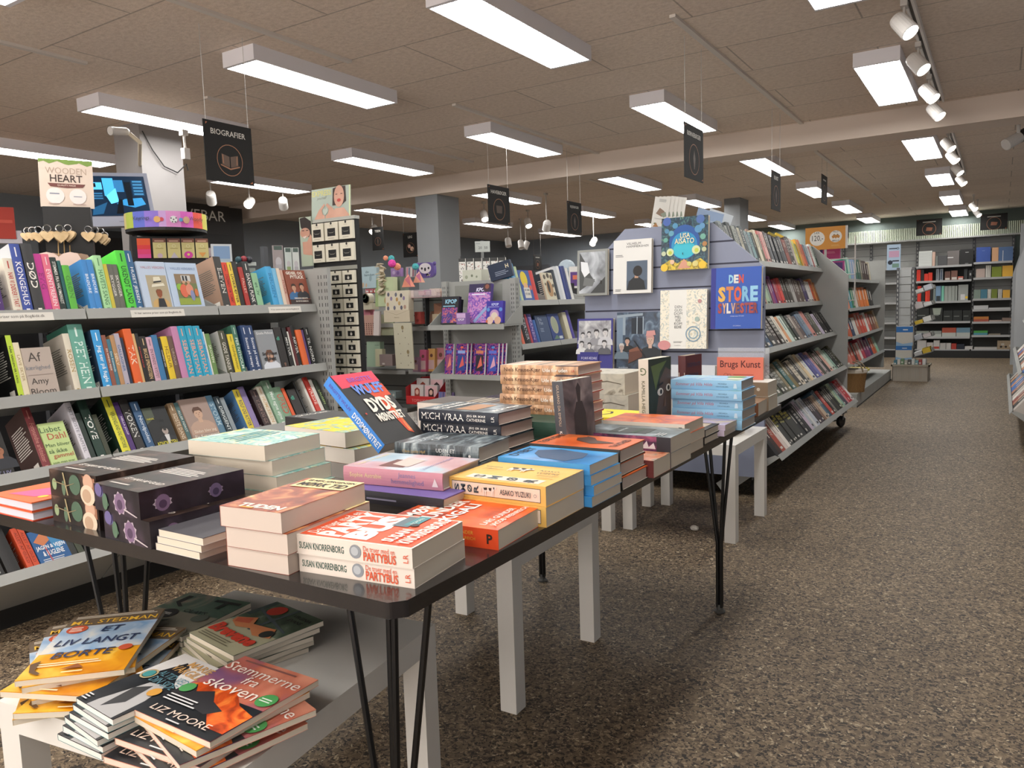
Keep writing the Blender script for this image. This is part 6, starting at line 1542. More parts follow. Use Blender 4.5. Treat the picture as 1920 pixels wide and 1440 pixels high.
# faceted pink boxes
def facet(px, y, s, c1, c2, label):
    x, _, z = px
    g = MB(); P = [V3((x + s * a, y + s * .5 * b_, z + s * c)) for a, b_, c in ((-1, -1, -1), (1, -1, -1), (1.1, 1, -1), (-1.1, 1, -1), (-.3, -1.1, .3), (.6, -.8, .8), (0, .4, 1.2))]
    for f, c in (((0, 1, 4), c1), ((1, 5, 4), c2), ((4, 5, 6), c1), ((0, 4, 6), c2), ((1, 2, 5), c1), ((2, 6, 5), c2), ((2, 3, 6), c1), ((3, 0, 6), c2), ((3, 2, 1), c1), ((3, 1, 0), c1)):
        g.add([P[i] for i in f], [(0, 1, 2)], c)
    tag(g.build('faceted_box'), label, 'box', G_)
facet((-3.8395, 4.6, 1.3122), 4.6, .045, '#d88a74', '#c06a78', 'salmon pink faceted paper box at the edge of the gift shelving')
facet((-3.798, 4.66, 1.3395), 4.68, .04, '#d8a088', '#b86a90', 'second pink faceted paper box behind the salmon one')
item((-4.1469, 1.3565, 0.1055, 0.0718), 4.76, .03, 'lilac dotted pouch below the pompoms', 'pouch', 'small_pouch', '#9a7ab0', [('e', .3, .5, .14, '#b8a0c8'), ('e', .7, .45, .14, '#7a5a98')], 0, G_)
item((-4.0305, 1.3511, 0.1145, 0.0836), 4.8, .03, 'white patterned pencil set behind the faceted boxes', 'pencil set', 'pencil_set', '#a8a4a8', [('r', .1 + .18 * i, .05, .2 + .18 * i, .9, c_) for i, c_ in enumerate(('#c87a88', '#5a6a8a', '#d8d0c8', '#8a4a5a', '#6a6a78'))], 6, G_)
for i in range(5):
    item((-3.7246 + i * .045, 1.20 - .004 * i, .06, .03 + .012 * (i % 3)), 4.58 + .01 * i, .1, '%s striped stationery pad in the clear tray, %s from the faceted boxes' % (('pink', 'violet', 'cream', 'brown', 'rose')[i], nth(i + 1)), 'stationery', 'stationery_pad', ('#b86a88', '#8a5a90', '#c8b8a8', '#8a6a5c', '#b88480')[i], [('r', .05, .1 + .2 * j, .95, .18 + .2 * j, '#d8ccc4') for j in range(4)], 0, 'stationery pads in the clear tray')
tr = wthing('clear_tray', 'clear plastic tray holding pink stationery on the upper gift shelf', 'tray', (-3.75, PY - .1, 1.2))
g = MB(); g.box((-4.0, PY - .25, 1.185), (-3.5, PY - .245, 1.24), mat('#d8c8cc', .1, alpha=.3)); g.build('front_pane', tr)
g = MB(); g.box((-4.0, PY - .245, 1.18), (-3.5, PY - .05, 1.185), mat('#c8a8ac', .2)); g.build('tray_floor', tr)
bag(-3.7483, .957, .085, .12, .05, 'brown photo-printed pouch on the middle pink shelf', '#94705e', 4.79)
item((-3.6786, 1.051, 0.1177, 0.0851), 4.7, .06, 'brown house-shaped box above the cream one on the pink shelf', 'box', 'gift_box', '#a87a62', [('p', [(0, 1), (.5, .7), (1, 1)], '#8a6250')], 0, G_)
item((-3.6825, 0.9779, 0.1228, 0.0773), 4.68, .08, 'cream and sage box under the brown house-shaped one', 'box', 'gift_box', '#b8a88e', [('r', .4, .1, .9, .95, '#c0c0a4')], 0, G_)
item((-3.8393, 0.9809, 0.0583, 0.0946), 4.66, .05, 'coral red little box beside the brown pouch', 'box', 'gift_box', '#b8524c', [('e', .5, .3, .2, '#8a3a3a')], 0, G_)
for i, (a, b_, tp, c_, nm) in enumerate(((777, 792, 660, '#9a7a90', 'lilac photo'), (788, 806, 645, '#c05a7c', 'rose'), (803, 822, 643, '#c89a5c', 'yellow-pencil'), (818, 842, 642, '#b07078', 'girl-printed'))):
    item((-3.8325 + (a - 777) * .0038, .615, (b_ - a) * .0036, (692 - tp) * .0036), 4.6 + .03 * i, .09, '%s stationery box on the lower pink shelf' % nm, 'box', 'stationery_box', c_, [('r', .1, .1, .9, .5, '#c8a8a8'), ('e', .5, .7, .2, '#6a4038')], 5, 'stationery boxes on the lower pink shelf')
# red display box with girl cards
x_, z_, w_, h_ = (-3.8273, 0.3746, 0.2798, 0.1479)
t = wthing('counter_display', 'red card display box with girl-portrait cards low on the pink shelf', 'display box', (x_, 4.5, z_))
g = MB(); g.box((x_, 4.5, z_), (x_ + w_, 4.505, z_ + h_ * .45), '#c0282a'); g.add([(x_, 4.5, z_), (x_, 4.7, z_), (x_, 4.7, z_ + h_ * 1.3), (x_, 4.5, z_ + h_ * .9), (x_ + w_, 4.5, z_), (x_ + w_, 4.7, z_), (x_ + w_, 4.7, z_ + h_ * 1.5), (x_ + w_, 4.5, z_ + h_ * .45)], [(0, 1, 2, 3), (7, 6, 5, 4), (1, 5, 6, 2)], '#a82226'); g.box((x_, 4.5, z_), (x_ + w_, 4.7, z_ + .004), '#a82226')
g.text(Frame((x_, 4.4995, z_), (1, 0, 0), (0, 0, 1), w_, h_ * .45), 'TOPMODEL', .2, .3, .8, .7, '#e08a84'); g.build('box', t)
for i in range(4):
    item((x_ + .012 + (i % 2) * w_ * .48, z_ + .008 + .012 * (i // 2), w_ * .44, h_ * (.95 + .2 * (i // 2))), 4.54 + .07 * (i // 2), .03, 'girl-portrait card pack in the red display box, %s %s' % (('front', 'back')[i // 2], ('by the outer wall', 'by the violet box')[i % 2]), 'card pack', 'card_pack', '#b8b0b0', [('r', .05, .05, .95, .95, '#c0b8b4' if i % 2 == 0 else '#d0a8ac'), ('p', [(.3, .2), (.3, .75), (.5, .85), (.7, .75), (.72, .2)], '#8a3a2a' if i % 2 == 0 else '#2a1a1a'), ('e', .5, .6, .13, '#d0a898', .16)], 4, 'girl-portrait card packs')
item((x_ + w_ + .01, z_, .14, h_ * .7), 4.52, .16, 'violet pencil display box beside the red one', 'display box', 'counter_display', '#7a6a98', [('r', .1 + .18 * i, .3, .2 + .18 * i, .98, c_) for i, c_ in enumerate(('#5a6a9a', '#4a4a78', '#b08a70', '#8a7ab0'))], 8)
item((x_ + w_ + .1, z_ + .03, .14, h_ * 1.2), 4.72, .04, 'red-backed card with a blonde doll portrait behind the violet box', 'card', 'header_card', '#a82830', [('r', .2, .1, .95, .9, '#b8a888'), ('e', .6, .5, .2, '#d0b090', .26)], 8)
# ------------------------------------------------------------------ necklace tower
NY = 3.0
x0, z0, w_, h_ = (-3.159, 1.3735, 0.3185, 0.2158)
t = wthing('necklace_tower', 'tall black tower hung with small white jewellery cards', 'display rack', (x0 + w_ / 2, NY + .1, 0))
g = MB(); g.box((x0, NY, .0), (x0 + w_, NY + .03, 1.585), '#141415'); g.box((x0 - .004, NY - .006, 1.575), (x0 + w_ + .004, NY + .03, 1.592), '#a8aaa4'); g.box((x0, NY - .006, 1.318), (x0 + w_, NY, 1.338), '#8f9088'); g.build('tower_body', t)
def jcard(x, z, cw, ch, k, big):
    g = MB(); g.box((x, NY - .018, z), (x + cw, NY - .002, z + ch), '#d4cfbe')
    F = Frame((x, NY - .018, z), (1, 0, 0), (0, 0, 1), cw, ch)
    draw(g, F, [('r', .2, .22, .8, .66, '#121212'), ('e', .5, .93, .07, '#2a2a28'), ('l', .25, .08, .75, .14, 1, '#8a8678'), ('t', 'lovely', .3, .74, .7, .84, '#a8a294')] + ([('p', [(.24, .5), (.36, .42), (.64, .42), (.76, .5), (.64, .4), (.36, .4)], '#a8a49a')] if big else [('e', .5, .4, .09, '#c8c4bc'), ('r', .48, .42, .52, .6, '#a8a49a')]))
    g.build('jewellery_card', t)
for j in range(2):
    for i in range(3):
        jcard(x0 + w_ * (.03 + .33 * i), 1.475 - j * .112, w_ * .3, .093, i, True)
for j in range(11):
    for i in range(3):
        jcard(x0 + w_ * (.34 + .22 * i) if False else x0 + w_ * (.12 + .295 * i), 1.247 - j * .0735, w_ * .265, .064, i, False)
hx, hz, hw, hh = (-3.1765, 1.6058, 0.2863, 0.1635)
item((hx, 1.594, hw, hh), NY + .02, .004, 'mint header card with a woman shaping a heart with her hands', 'header card', 'header_card', '#a8b4a4', [('r', .01, .01, .97, .99, '#a4b0a6'), ('r', .97, 0, 1, 1, '#c8d4a8'), ('t', 'EXPRESS', .02, .76, .52, .94, '#c8c47a', {'bold': .02, 'fit': 's'}), ('t', 'yourself', .05, .62, .5, .74, '#7a8078', {'shear': .3}),
      ('p', [(.55, .4), (.56, .95), (.7, 1), (.88, .98), (.9, .5), (.8, .4)], '#3a2a26'), ('p', [(.62, .3), (.84, .3), (.98, .05), (.98, 0), (.5, 0)], 'art_skin'), ('e', .72, .68, .13, 'art_skin', .2), ('r', .63, .74, .68, .76, '#2a2020'), ('r', .76, .74, .81, .76, '#2a2020'), ('e', .72, .55, .05, '#b84a44', .03),
      ('p', [(.08, 0), (.2, .3), (.34, .5), (.36, .44), (.28, .3), (.3, .16), (.36, .1), (.36, 0)], 'art_skin'), ('p', [(.68, 0), (.58, .3), (.42, .5), (.38, .44), (.46, .3), (.44, .16), (.38, .1), (.38, 0)], 'art_skin'), ('p', [(.37, .12), (.3, .24), (.32, .36), (.37, .3), (.42, .36), (.45, .24)], '#b0bab0')], 4)
sx, sz, sw, sh = (-3.2304, 1.3482, 0.0895, 0.2626)
item((sx, sz, sw, sh), 2.98, .004, 'side card with a smiling dark-haired woman on the necklace tower', 'header card', 'header_card', '#a8b4a4', [('p', [(.05, .98), (.5, 1), (1, .9), (1, .5), (.7, .6), (.1, .8)], '#2a201e'), ('e', .45, .68, .42, 'art_skin', .3), ('p', [(.2, .5), (.6, .5), (.9, .65), (1, .6), (1, .2), (.2, .25)], 'art_skin'), ('r', .2, .72, .4, .735, '#2a2020'), ('r', .55, .72, .75, .735, '#2a2020'), ('p', [(.25, .6), (.6, .62), (.42, .56)], '#e0d0c8'), ('r', .1, .0, .95, .22, '#a8b4a0')], 0)

# ------------------------------------------------------------------ hanging signs
def sign_icon(F, k):
    c = '#9a6a4c'
    o = [('o', .5, .38, .27, .012, c)]
    if k == 'book':
        o += [('p', [(.33, .3), (.49, .26), (.49, .44), (.33, .48)], '#5a4436'), ('p', [(.51, .26), (.67, .3), (.67, .48), (.51, .44)], '#5a4436'), ('p', [(.3, .28), (.5, .22), (.7, .28), (.7, .3), (.5, .245), (.3, .3)], c), ('p', [(.35, .32), (.37, .31), (.36, .46), (.34, .47)], c), ('p', [(.65, .32), (.63, .31), (.64, .46), (.66, .47)], c)]
    elif k == 'box':
        o += [('p', [(.38, .28), (.62, .28), (.64, .48), (.36, .48)], '#4a3a30')]
    elif k == 'copper':
        o += [('p', [(.38, .28), (.6, .26), (.64, .46), (.4, .5)], '#7a4a34')]
    elif k == 'flower':
        o += [('e', .42, .45, .1, '#c89a8a'), ('e', .6, .34, .12, '#d0a890'), ('e', .66, .3, .05, '#8a7a6a')]
    else:
        o += [('p', [(.48, .2), (.52, .2), (.56, .4), (.5, .56), (.44, .4)], '#4a3a32')]
    return o
def sign(O, u, w_, h_, txt, icon, label, cords=True, zc=ZC, group='black hanging section signs'):
    """black board with copper rim lines; O bottom left, u its right direction"""
    t = wthing('section_sign', label, 'sign', O, group)
    u = V3(u)
    n = u.cross(V3((0, 0, 1)))
    O = V3(O)
    g = MB()
    M = axes(u, (0, 0, 1), O)
    g.box((0, 0, -.004), (w_, h_, 0), mat('#100e0d', .75), M)
    F = Frame(O, u, (0, 0, 1), w_, h_)
    draw(g, F, ([('t', txt, .14, .78, .86, .88, '#c8c4bc', {'bold': .01})] if txt else [('r', .25, .8, .75, .85, '#a8a49c')]) + sign_icon(F, icon) + [('p', [(.9, .03), (.96, .03), (.96, .07)], '#a8623c'), ('p', [(.04, .96), (.04, .92), (.08, .96)], '#a8623c')])
    F2 = Frame(O + u * w_ - n * .004, -u, (0, 0, 1), w_, h_)
    draw(g, F2, [('r', .25, .8, .75, .85, '#a8a49c')])
    g.build('board', t)
    if cords:
        for f in (.06, .94):
            g = MB(); p = O + u * (w_ * f) + V3((0, 0, h_ - .01)) - n * .002
            g.tube([p, V3((p.x, p.y, zc))], .0013, '#b8b4b0', 5); g.build('cord', t)
for (x, y0, y1, z0, z1), tx, ic, lb in (
    ((-3.111, 2.326, 2.596, 1.723, 1.998), 'BIOGRAFIER', 'book', 'black hanging sign with an open book, over the biography bookcase'),
    ((-3.183, 4.759, 5.05, 1.711, 1.986), 'HAVEBØGER', 'box', 'black hanging garden-books sign between the lamps past the grey column'),
    ((-1.381, 3.876, 4.168, 1.726, 2.001), 'BØRNEBØGER', 'leaf', 'black hanging sign above the blue slatwall end of the rolling bookcase'),
    ((-3.172, 5.96, 6.226, 1.706, 1.981), 'REJSEBØGER', 'leaf', 'black hanging sign beyond the garden-books sign in the same line'),
    ((-1.391, 5.68, 5.945, 1.721, 1.996), 'KUNST', 'leaf', 'dark grey sign seen edgewise above the far end of the rolling bookcase'),
    ((-1.502, 8.072, 8.358, 2.0, 2.275), '', 'leaf', 'dark sign seen almost edge-on near the lamps by the back wall'),
    ((-6.88, 11.639, 11.916, 1.696, 1.971), '', 'copper', 'small far black sign with copper mark above the puzzle shelf')):
    sign((x, y0, z0), (0, 1, 0), y1 - y0, z1 - z0, tx, ic, lb)
x0, z0, w_, h_, y_ = (-5.8642, 1.6935, 0.2158, 0.2749, 6.968)
sign((x0, y_, z0), (1, 0, 0), w_, h_, 'LEG', 'flower', 'black toy-section sign with two pale blossoms beside the grey column')
x0, z0, w_, h_, y_ = (-7.0684, 1.8847, 0.1961, 0.2999, 7.774)
sign((x0, y_, z0), (1, 0, 0), w_, h_, 'TEEN', 'leaf', 'dark violet sign hanging near the toy-section sign')
for q, ic, lb in (((-1.2648, 2.0672, 0.3829, 0.2671), 'copper', 'black section sign on the back wall over the bay of red files'), ((-0.3235, 2.0884, 0.3733, 0.2526), 'copper', 'black section sign on the back wall over the bay of coloured notebooks'), ((-2.5254, 2.1089, 0.1793, 0.2283), 'box', 'black section sign on the back wall half hidden by the orange price board')):
    sign((q[0] * .992, 14.975, 1.1 + (q[1] - 1.1) * .992), (1, 0, 0), q[2], q[3], '', ic, lb, False, group=None)

# ------------------------------------------------------------------ spot tracks
def spot(p, aim, label, lit=True, stem=.06, group='track spotlights', s=1.):
    t = wthing('track_spotlight', label, 'spotlight', p, group)
    p = V3(p); a = V3(aim).normalized()
    M = Matrix.Translation(p) @ a.to_track_quat('-Z', 'Y').to_matrix().to_4x4()
    g = MB(); g.lathe([(.012, .06), (.034, .055), (.038, .04), (.04, -.05), (.036, -.052), (.034, -.045)], '#dedad6', M @ Matrix.Scale(s, 4), 20); g.build('lamp_body', t)
    if lit:
        g = MB(); g.lathe([(.0005, -.046), (.034, -.046)][::-1], mat('#fff4e4', emit=SPOT), M @ Matrix.Scale(s, 4), 20, cap=False); g.build('lens', t)
    g = MB(); g.tube([p + V3((0, 0, 0)), p + V3((.0, 0, stem + .03))], .006, '#bcb6b0', 8); g.box(tuple(p + V3((-.014, -.03, stem + .02))), tuple(p + V3((.014, .03, stem + .045))), '#c4beb8'); g.build('bracket', t)
def track(x, y0, y1, label, z=ZC - .03, ax='y'):
    g = MB()
    if ax == 'y':
        g.box((x - .02, y0, z), (x - .008, y1, z + .03), '#ece8e4'); g.box((x + .008, y0, z), (x + .02, y1, z + .03), '#ece8e4'); g.box((x - .008, y0, z + .012), (x + .008, y1, z + .03), '#4a4846')
    else:
        g.box((y0, x - .017, z), (y1, x + .017, z + .03), '#c0b8b0')
    tag(g.build('light_track'), label, 'light track')
track(-.385, 3.2, 6.2, 'white light track on the ceiling along the aisle before the beam')
track(-.39, 6.9, 10.2, 'white light track on the ceiling along the aisle past the beam')
for i, (y, lb) in enumerate(((3.9824, 'first'), (4.6713, 'second'), (5.391, 'third'), (5.956, 'fourth'))):
    spot((-.40, y, 2.285), (.55, -.3, -.75), 'white track spotlight before the beam, %s along the aisle' % lb)
for i, (y, lb) in enumerate(((7.35, 'first'), (8.05, 'second'), (8.9, 'third'), (9.8, 'fourth'))):
    spot((-.40, y, 2.285), (.55, -.3, -.75), 'white track spotlight past the beam, %s along the aisle' % lb)
spot((-.36, 12.6, 2.25), (.5, -.4, -.7), 'white track spotlight hanging near the back wall', stem=.125)
spot((-.33, 13.3, 2.22), (.5, -.4, -.7), 'lower white track spotlight right by the back wall', stem=.155)
for px, d, aim, lit, lb in (((-6.5716, 4.9469, 2.24, 53.03), 0, (-.6, .5, -.6), False, 'white spotlight turned away near the dark gift wall'), ((-6.5616, 5.398, 2.24, 50.56), 0, (.5, -.75, -.45), True, 'glaring spotlight aimed at the viewer near the dark gift wall'), ((-6.3928, 5.6915, 2.24, 48.32), 0, (-.6, .6, -.5), False, 'white spotlight pointing away beside the slat wall'),
                            ((-7.5594, 8.3474, 2.24, 42.16), 0, (.2, -.7, -.7), True, 'lit spotlight between the necklace rack and the grey column'), ((-5.5627, 8.2165, 2.24, 34.1), 0, (.45, -.4, -.8), True, 'lit spotlight right beside the garden-books sign'), ((-5.6098, 9.3677, 2.24, 30.91), 0, (.45, -.4, -.8), True, 'lit spotlight between the two black hanging signs'), ((-4.614, 8.1366, 2.031, 29.56), 0, (-.5, .6, -.6), False, 'unlit spotlight past the two hanging signs'),
                            ((-5.0555, 10.2907, 1.9914, 26.16), 0, (.1, -.8, -.55), True, 'lit spotlight close to the far blue wall'), ((-6.1433, 9.6779, 2.0212, 32.41), 0, (.3, -.3, -.9), False, 'white drum spotlight over the sticker rack'), ((-6.2463, 10.2045, 2.0228, 31.47), 0, (.3, -.3, -.9), False, 'middle white drum spotlight by the far wall'), ((-6.3387, 10.4994, 2.0351, 31.12), 0, (-.3, -.3, -.9), False, 'rearmost white drum spotlight by the far wall')):
    spot(px[:3], aim, lb, lit, stem=ZC - px[2] - .045, s=1.2)

# ------------------------------------------------------------------ articles standing behind the biography bookcase
def bitem(c, w_, h_, d, label, cat, name, col, art=(), turn=0, roll=0, group=None, lean=0):
    """boxy article centred at a point, front turned towards the shop floor"""
    x, y, z, a = c
    M = Matrix.Translation((x, y, z)) @ Matrix.Rotation(rad(a + turn), 4, 'Z') @ Matrix.Rotation(rad(-lean), 4, 'X') @ Matrix.Rotation(rad(roll), 4, 'Y')
    g = MB(); g.box((-w_ / 2, 0, -h_ / 2), (w_ / 2, d, h_ / 2), col)
    if art:
        draw(g, Frame((-w_ / 2, 0, -h_ / 2), (1, 0, 0), (0, 0, 1), w_, h_), art)
    return tag(g.build(name, None, M), label, cat, group)
# wooden-heart spinner
cx, cy, cz, ca = (-3.4629, 1.8679, 1.4491, 61.66)
RZ = .085
t = wthing('heart_rack', 'black key-ring rack with wooden hearts and a cream header card', 'display rack', (cx, cy, 0))
Rk = Matrix.Translation((cx, cy, RZ)) @ Matrix.Rotation(rad(ca - 4), 4, 'Z')
g = MB(); g.box((-.09, -.06, .9), (.09, .06, 1.50), '#101011', Rk); g.lathe([(.18, -RZ), (.18, .02 - RZ), (.03, .04 - RZ), (.025, .9)], '#141415', Rk, 20); g.build('rack_body', t)
g = MB(); zt_ = 1.505
Mh = Rk @ Matrix.Translation((-.1, -.01, zt_)) @ Matrix.Rotation(rad(1.5), 4, 'Y')
g.box((0, 0, 0), (.205, .004, .205), '#cdbcae', Mh)
Fh = Frame(Mh @ V3((0, 0, 0)), Mh.to_3x3() @ V3((1, 0, 0)), Mh.to_3x3() @ V3((0, 0, 1)), .205, .205)
draw(g, Fh, [('p', [(0, 1), (0, .92), (.1, .95), (.2, .9), (.35, .96), (.5, .9), (.62, .88), (.75, .94), (.9, .88), (1, .92), (1, 1)], '#6f8a3c'), ('p', [(.05, .93), (.2, .88), (.35, .94), (.5, .88), (.7, .92), (.9, .86), (1, .9), (1, .8), (0, .8)], '#cdbcae'), ('t', 'WOODEN', .12, .7, .88, .83, '#a89484', {'fit': 's'}), ('t', 'HEART', .2, .53, .8, .68, '#3a2a24', {'fit': 's', 'bold': .01}), ('p', [(.15, .5), (.85, .5), (.8, .43), (.5, .41), (.2, .43)], '#6a3a34'),
     ('t', 'QUALITY MADE', .25, .44, .75, .48, '#d8c8b8'), ('e', .28, .24, .17, '#d8d0cc'), ('e', .7, .24, .16, '#d8d0cc'), ('l', .18, .26, .38, .32, 1, '#7a8090'), ('l', .62, .22, .78, .26, 1, '#7a8090'), ('l', .15, .06, .4, .1, 1, '#b09890'), ('l', .6, .06, .85, .1, 1, '#b09890')])
g.build('header_card', t)
def heart2(s):
    return [(s * .5 * math.sin(q) ** 3 * 1.1, s * (.42 * math.cos(q) - .16 * math.cos(2 * q) - .06 * math.cos(3 * q))) for q in [2 * math.pi * i / 20 for i in range(20)]][::-1]
k = 0
for i, (lx, lz, s, dy) in enumerate([(-.155, 1.375, .04, -.03), (-.135, 1.375, .04, -.05), (-.11, 1.37, .05, -.07), (-.075, 1.372, .052, -.1), (-.03, 1.37, .055, -.1), (.0, 1.375, .055, -.08), (.075, 1.375, .05, -.06), (.1, 1.373, .05, -.05), (.12, 1.37, .05, -.03), (.135, 1.36, .04, -.02)]):
    h = wthing('heart_keyring', 'light wooden heart key ring on the upper hooks of the black rack, %s along' % nth(i + 1), 'key ring', Rk @ V3((lx, dy - .02, lz)), 'wooden heart key rings')
    Mk = Rk @ Matrix.Translation((lx, dy, lz)) @ Matrix.Rotation(rad(90), 4, 'X') @ Matrix.Rotation(rad((i * 37) % 30 - 15), 4, 'Y')
    g = MB(); g.prism(heart2(s), .03, 'bark', Mk, -.01); g.build('heart', h)
    g = MB(); g.tube([Mk @ V3((.014 * math.cos(q), s * .6 + .014 * math.sin(q), .0)) for q in [2 * math.pi * j / 14 for j in range(14)]], .0025, mat('#a8a8a8', .2, 1), 6, True); g.build('ring', h)
for i, (lx, s, dy) in enumerate(((-.04, .15, -.12), (-.02, .145, -.1), (.0, .14, -.085))):
    g = MB(); g.prism(heart2(s), .004, '#d8bfb4' if i == 0 else '#a88a74', Rk @ Matrix.Translation((lx, dy, 1.25)) @ Matrix.Rotation(rad(90), 4, 'X')); g.tube([Rk @ V3((lx, dy - .002, 1.25 + s * .25)), Rk @ V3((lx, dy + .04, 1.36))], .002, '#a88a5a', 5)
    tag(g.build('wooden_heart'), 'large flat wooden heart hanging low on the rack, %s' % ('frontmost, pale pink', 'middle one', 'rearmost one')[i], 'heart', 'large wooden hearts')
for i in range(4):
    g = MB(); g.prism(heart2(.1), .006, '#7a5f4c' if i < 3 else '#a88a74', Rk @ Matrix.Translation((.14 + .012 * i, -.04 - .01 * i, 1.235)) @ Matrix.Rotation(rad(90), 4, 'X') @ Matrix.Rotation(rad(60 - 12 * i), 4, 'Y'))
    tag(g.build('wooden_heart'), 'brown bark-edged wooden heart at the side of the rack, %s from the front' % nth(4 - i), 'heart', 'bark wooden hearts')
# monitor
cx, cy, cz, ca = (-4.022, 2.4445, 1.7407, 58.71)
t = wthing('monitor', 'tilted grey monitor showing a blue surveillance picture', 'monitor', (cx, cy, cz))
Mm = Matrix.Translation((cx, cy, cz)) @ Matrix.Rotation(rad(ca + 14), 4, 'Z') @ Matrix.Rotation(rad(-10), 4, 'X') @ Matrix.Rotation(rad(-4), 4, 'Y')
g = MB(); g.box((-.17, 0, -.15), (.17, .04, .14), '#8f93a4', Mm); g.box((-.172, -.002, -.152), (.172, .002, -.10), '#9a9eb0', Mm); g.text(Frame(Mm @ V3((-.02, -.0021, -.135)), Mm.to_3x3() @ V3((1, 0, 0)), Mm.to_3x3() @ V3((0, 0, 1)), .04, .02), 'TRINITRON', 0, .2, 1, .6, '#4a4c58'); g.build('casing', t)
g = MB(); Fm = Frame(Mm @ V3((-.148, -.003, -.095)), Mm.to_3x3() @ V3((1, 0, 0)), Mm.to_3x3() @ V3((0, 0, 1)), .296, .215)
em = D.materials.new('screen_glow'); em.use_nodes = True
def screen_mat(c, e):
    return mat(c, .2, emit=e)
draw(g, Fm, [('r', 0, 0, 1, 1, screen_mat('#0c2238', .8)), ('r', .28, .5, .46, .95, screen_mat('#3f9ad0', 1.2)), ('r', .46, .6, .62, .9, screen_mat('#2a6a9a', 1)), ('p', [(.3, .5), (.36, .3), (.5, .35), (.48, .7)], screen_mat('#58b8e8', 1.2)), ('p', [(.45, .3), (.75, .2), (.95, .28), (.9, .45), (.6, .42)], screen_mat('#2f80b4', 1)), ('r', .05, .66, .26, .84, screen_mat('#4aa8dc', 1.2)), ('r', .06, .4, .26, .6, screen_mat('#10304c', .6)), ('r', .64, .25, .74, .85, screen_mat('#081420', .5)), ('r', .76, .5, .96, .9, screen_mat('#143c5c', .8)), ('r', .08, .72, .16, .82, screen_mat('#081420', .5)), ('p', [(.05, .2), (.3, .34), (.2, .05), (.02, .02)], screen_mat('#1c5078', .8)), ('p', [(.42, .05), (.5, .42), (.56, .4), (.54, .05)], screen_mat('#060e18', .4))]
     + [('r', .78, .52 + .08 * i, .94, .56 + .08 * i, screen_mat('#3a7aa4', .9)) for i in range(5)] + [('r', .08, .42 + .06 * i, .24, .45 + .06 * i, screen_mat('#2f6a94', .9)) for i in range(3)])
g.build('screen', t)
g = MB(); g.tube([Mm @ V3((.05, .02, -.15)), (cx + .03, cy, .9)], .02, '#151516', 8); g.lathe([(.14, .88), (.14, .9), (.02, .92)], '#151516', Matrix.Translation((cx + .03, cy, 0)), 16); g.box((cx - .15, cy - .15, 0), (cx + .2, cy + .2, .88), '#2a2a2c'); g.build('stand', t)
# key-ring spinner with a rainbow ring
cx, cy, cz, ca = (-3.7482, 2.5327, 1.5888, 55.95)
t = wthing('keyring_spinner', 'round key-ring spinner with a rainbow header ring', 'display rack', (cx, cy, 0))
g = MB(); n = 36; r0 = .2
cols = ['#c8b878', '#a8b848', '#5a68c8', '#8a70d0', '#c8a0d8', '#d890c8', '#d060b8', '#d85040', '#c8c050', '#a0c070']
for i in range(n):
    a0, a1 = 2 * math.pi * i / n + rad(ca) - math.pi, 2 * math.pi * (i + 1) / n + rad(ca) - math.pi
    P = lambda a, z, k=1: (cx + r0 * k * math.cos(a), cy + r0 * k * math.sin(a), z)
    ci = cols[int(((i / n * 2) % 1) * len(cols))]
    g.quad([P(a0, cz - .035), P(a1, cz - .035), P(a1, cz + .045), P(a0, cz + .045)], ci)
    g.quad([P(a1, cz - .035, .99), P(a0, cz - .035, .99), P(a0, cz + .045, .99), P(a1, cz + .045, .99)], '#c0b8c4')
g.build('header_ring', t)
g = MB()
for a_, tx, cc in ((-34, 'Keyrings', '#2a3a34'), (2, '', ''), (44, 'Woody', '#2a3a34')):
    if tx:
        q = rad(ca - 90 + a_)
        O = V3((cx + (r0 + .002) * math.cos(q), cy + (r0 + .002) * math.sin(q), cz - .01)); u = V3((-math.sin(q), math.cos(q), 0))
        g.text(Frame(O - u * .045 + V3((math.cos(q), math.sin(q), 0)) * .004, u, (0, 0, 1), .09, .035), tx, 0, 0, 1, 1, cc)
for a_, cc, sz_ in ((-12, '#d8a860', .016), (-6, '#d04858', .01), (10, '#e0e0e0', .018), (20, '#5a9ac8', .01), (28, '#c8a080', .018)):
    q = rad(ca - 90 + a_); O = V3((cx + (r0 + .003) * math.cos(q), cy + (r0 + .003) * math.sin(q), cz + .002)); u = V3((-math.sin(q), math.cos(q), 0))
    g.fell(Frame(O - u * .03 - V3((0, 0, .03)), u, (0, 0, 1), .06, .06), .5, .5, sz_ / .06, cc, 1)
    if cc == '#e0e0e0':
        for dx, dz in ((.5, .5), (.3, .6), (.7, .62), (.4, .3), (.62, .3)):
            g.fell(Frame(O - u * .03 - V3((0, 0, .03)), u, (0, 0, 1), .06, .06), dx, dz, .06, '#1c1c1c', 3, n=6)
g.build('ring_print', t)
g = MB(); g.lathe([(.004, cz - .035), (.198, cz - .035), (.198, cz - .05), (.12, cz - .062), (.02, cz - .066), (.018, .05), (.2, .03), (.2, 0)][::-1], '#161617', Matrix.Translation((cx, cy, 0)), 30); g.build('pole', t)
Rk = Matrix.Translation((cx, cy, 0)) @ Matrix.Rotation(rad(ca), 4, 'Z')
g = MB(); g.box((-.17, -.1, .95), (.17, .1, cz - .075), '#121213', Rk); g.build('carousel', t)
def kcard(i, lx, c, art, lb):
    g = MB(); g.box((0, -.004, 0), (.062, 0, .1), c, Rk @ Matrix.Translation((lx, -.11, cz - .186)))
    M_ = Rk @ Matrix.Translation((lx, -.114, cz - .186))
    draw(g, Frame(M_ @ V3((0, 0, 0)), M_.to_3x3() @ V3((1, 0, 0)), (0, 0, 1), .062, .1), art)
    tag(g.build('keyring_card'), lb, 'key ring', 'key-ring cards on the spinner')
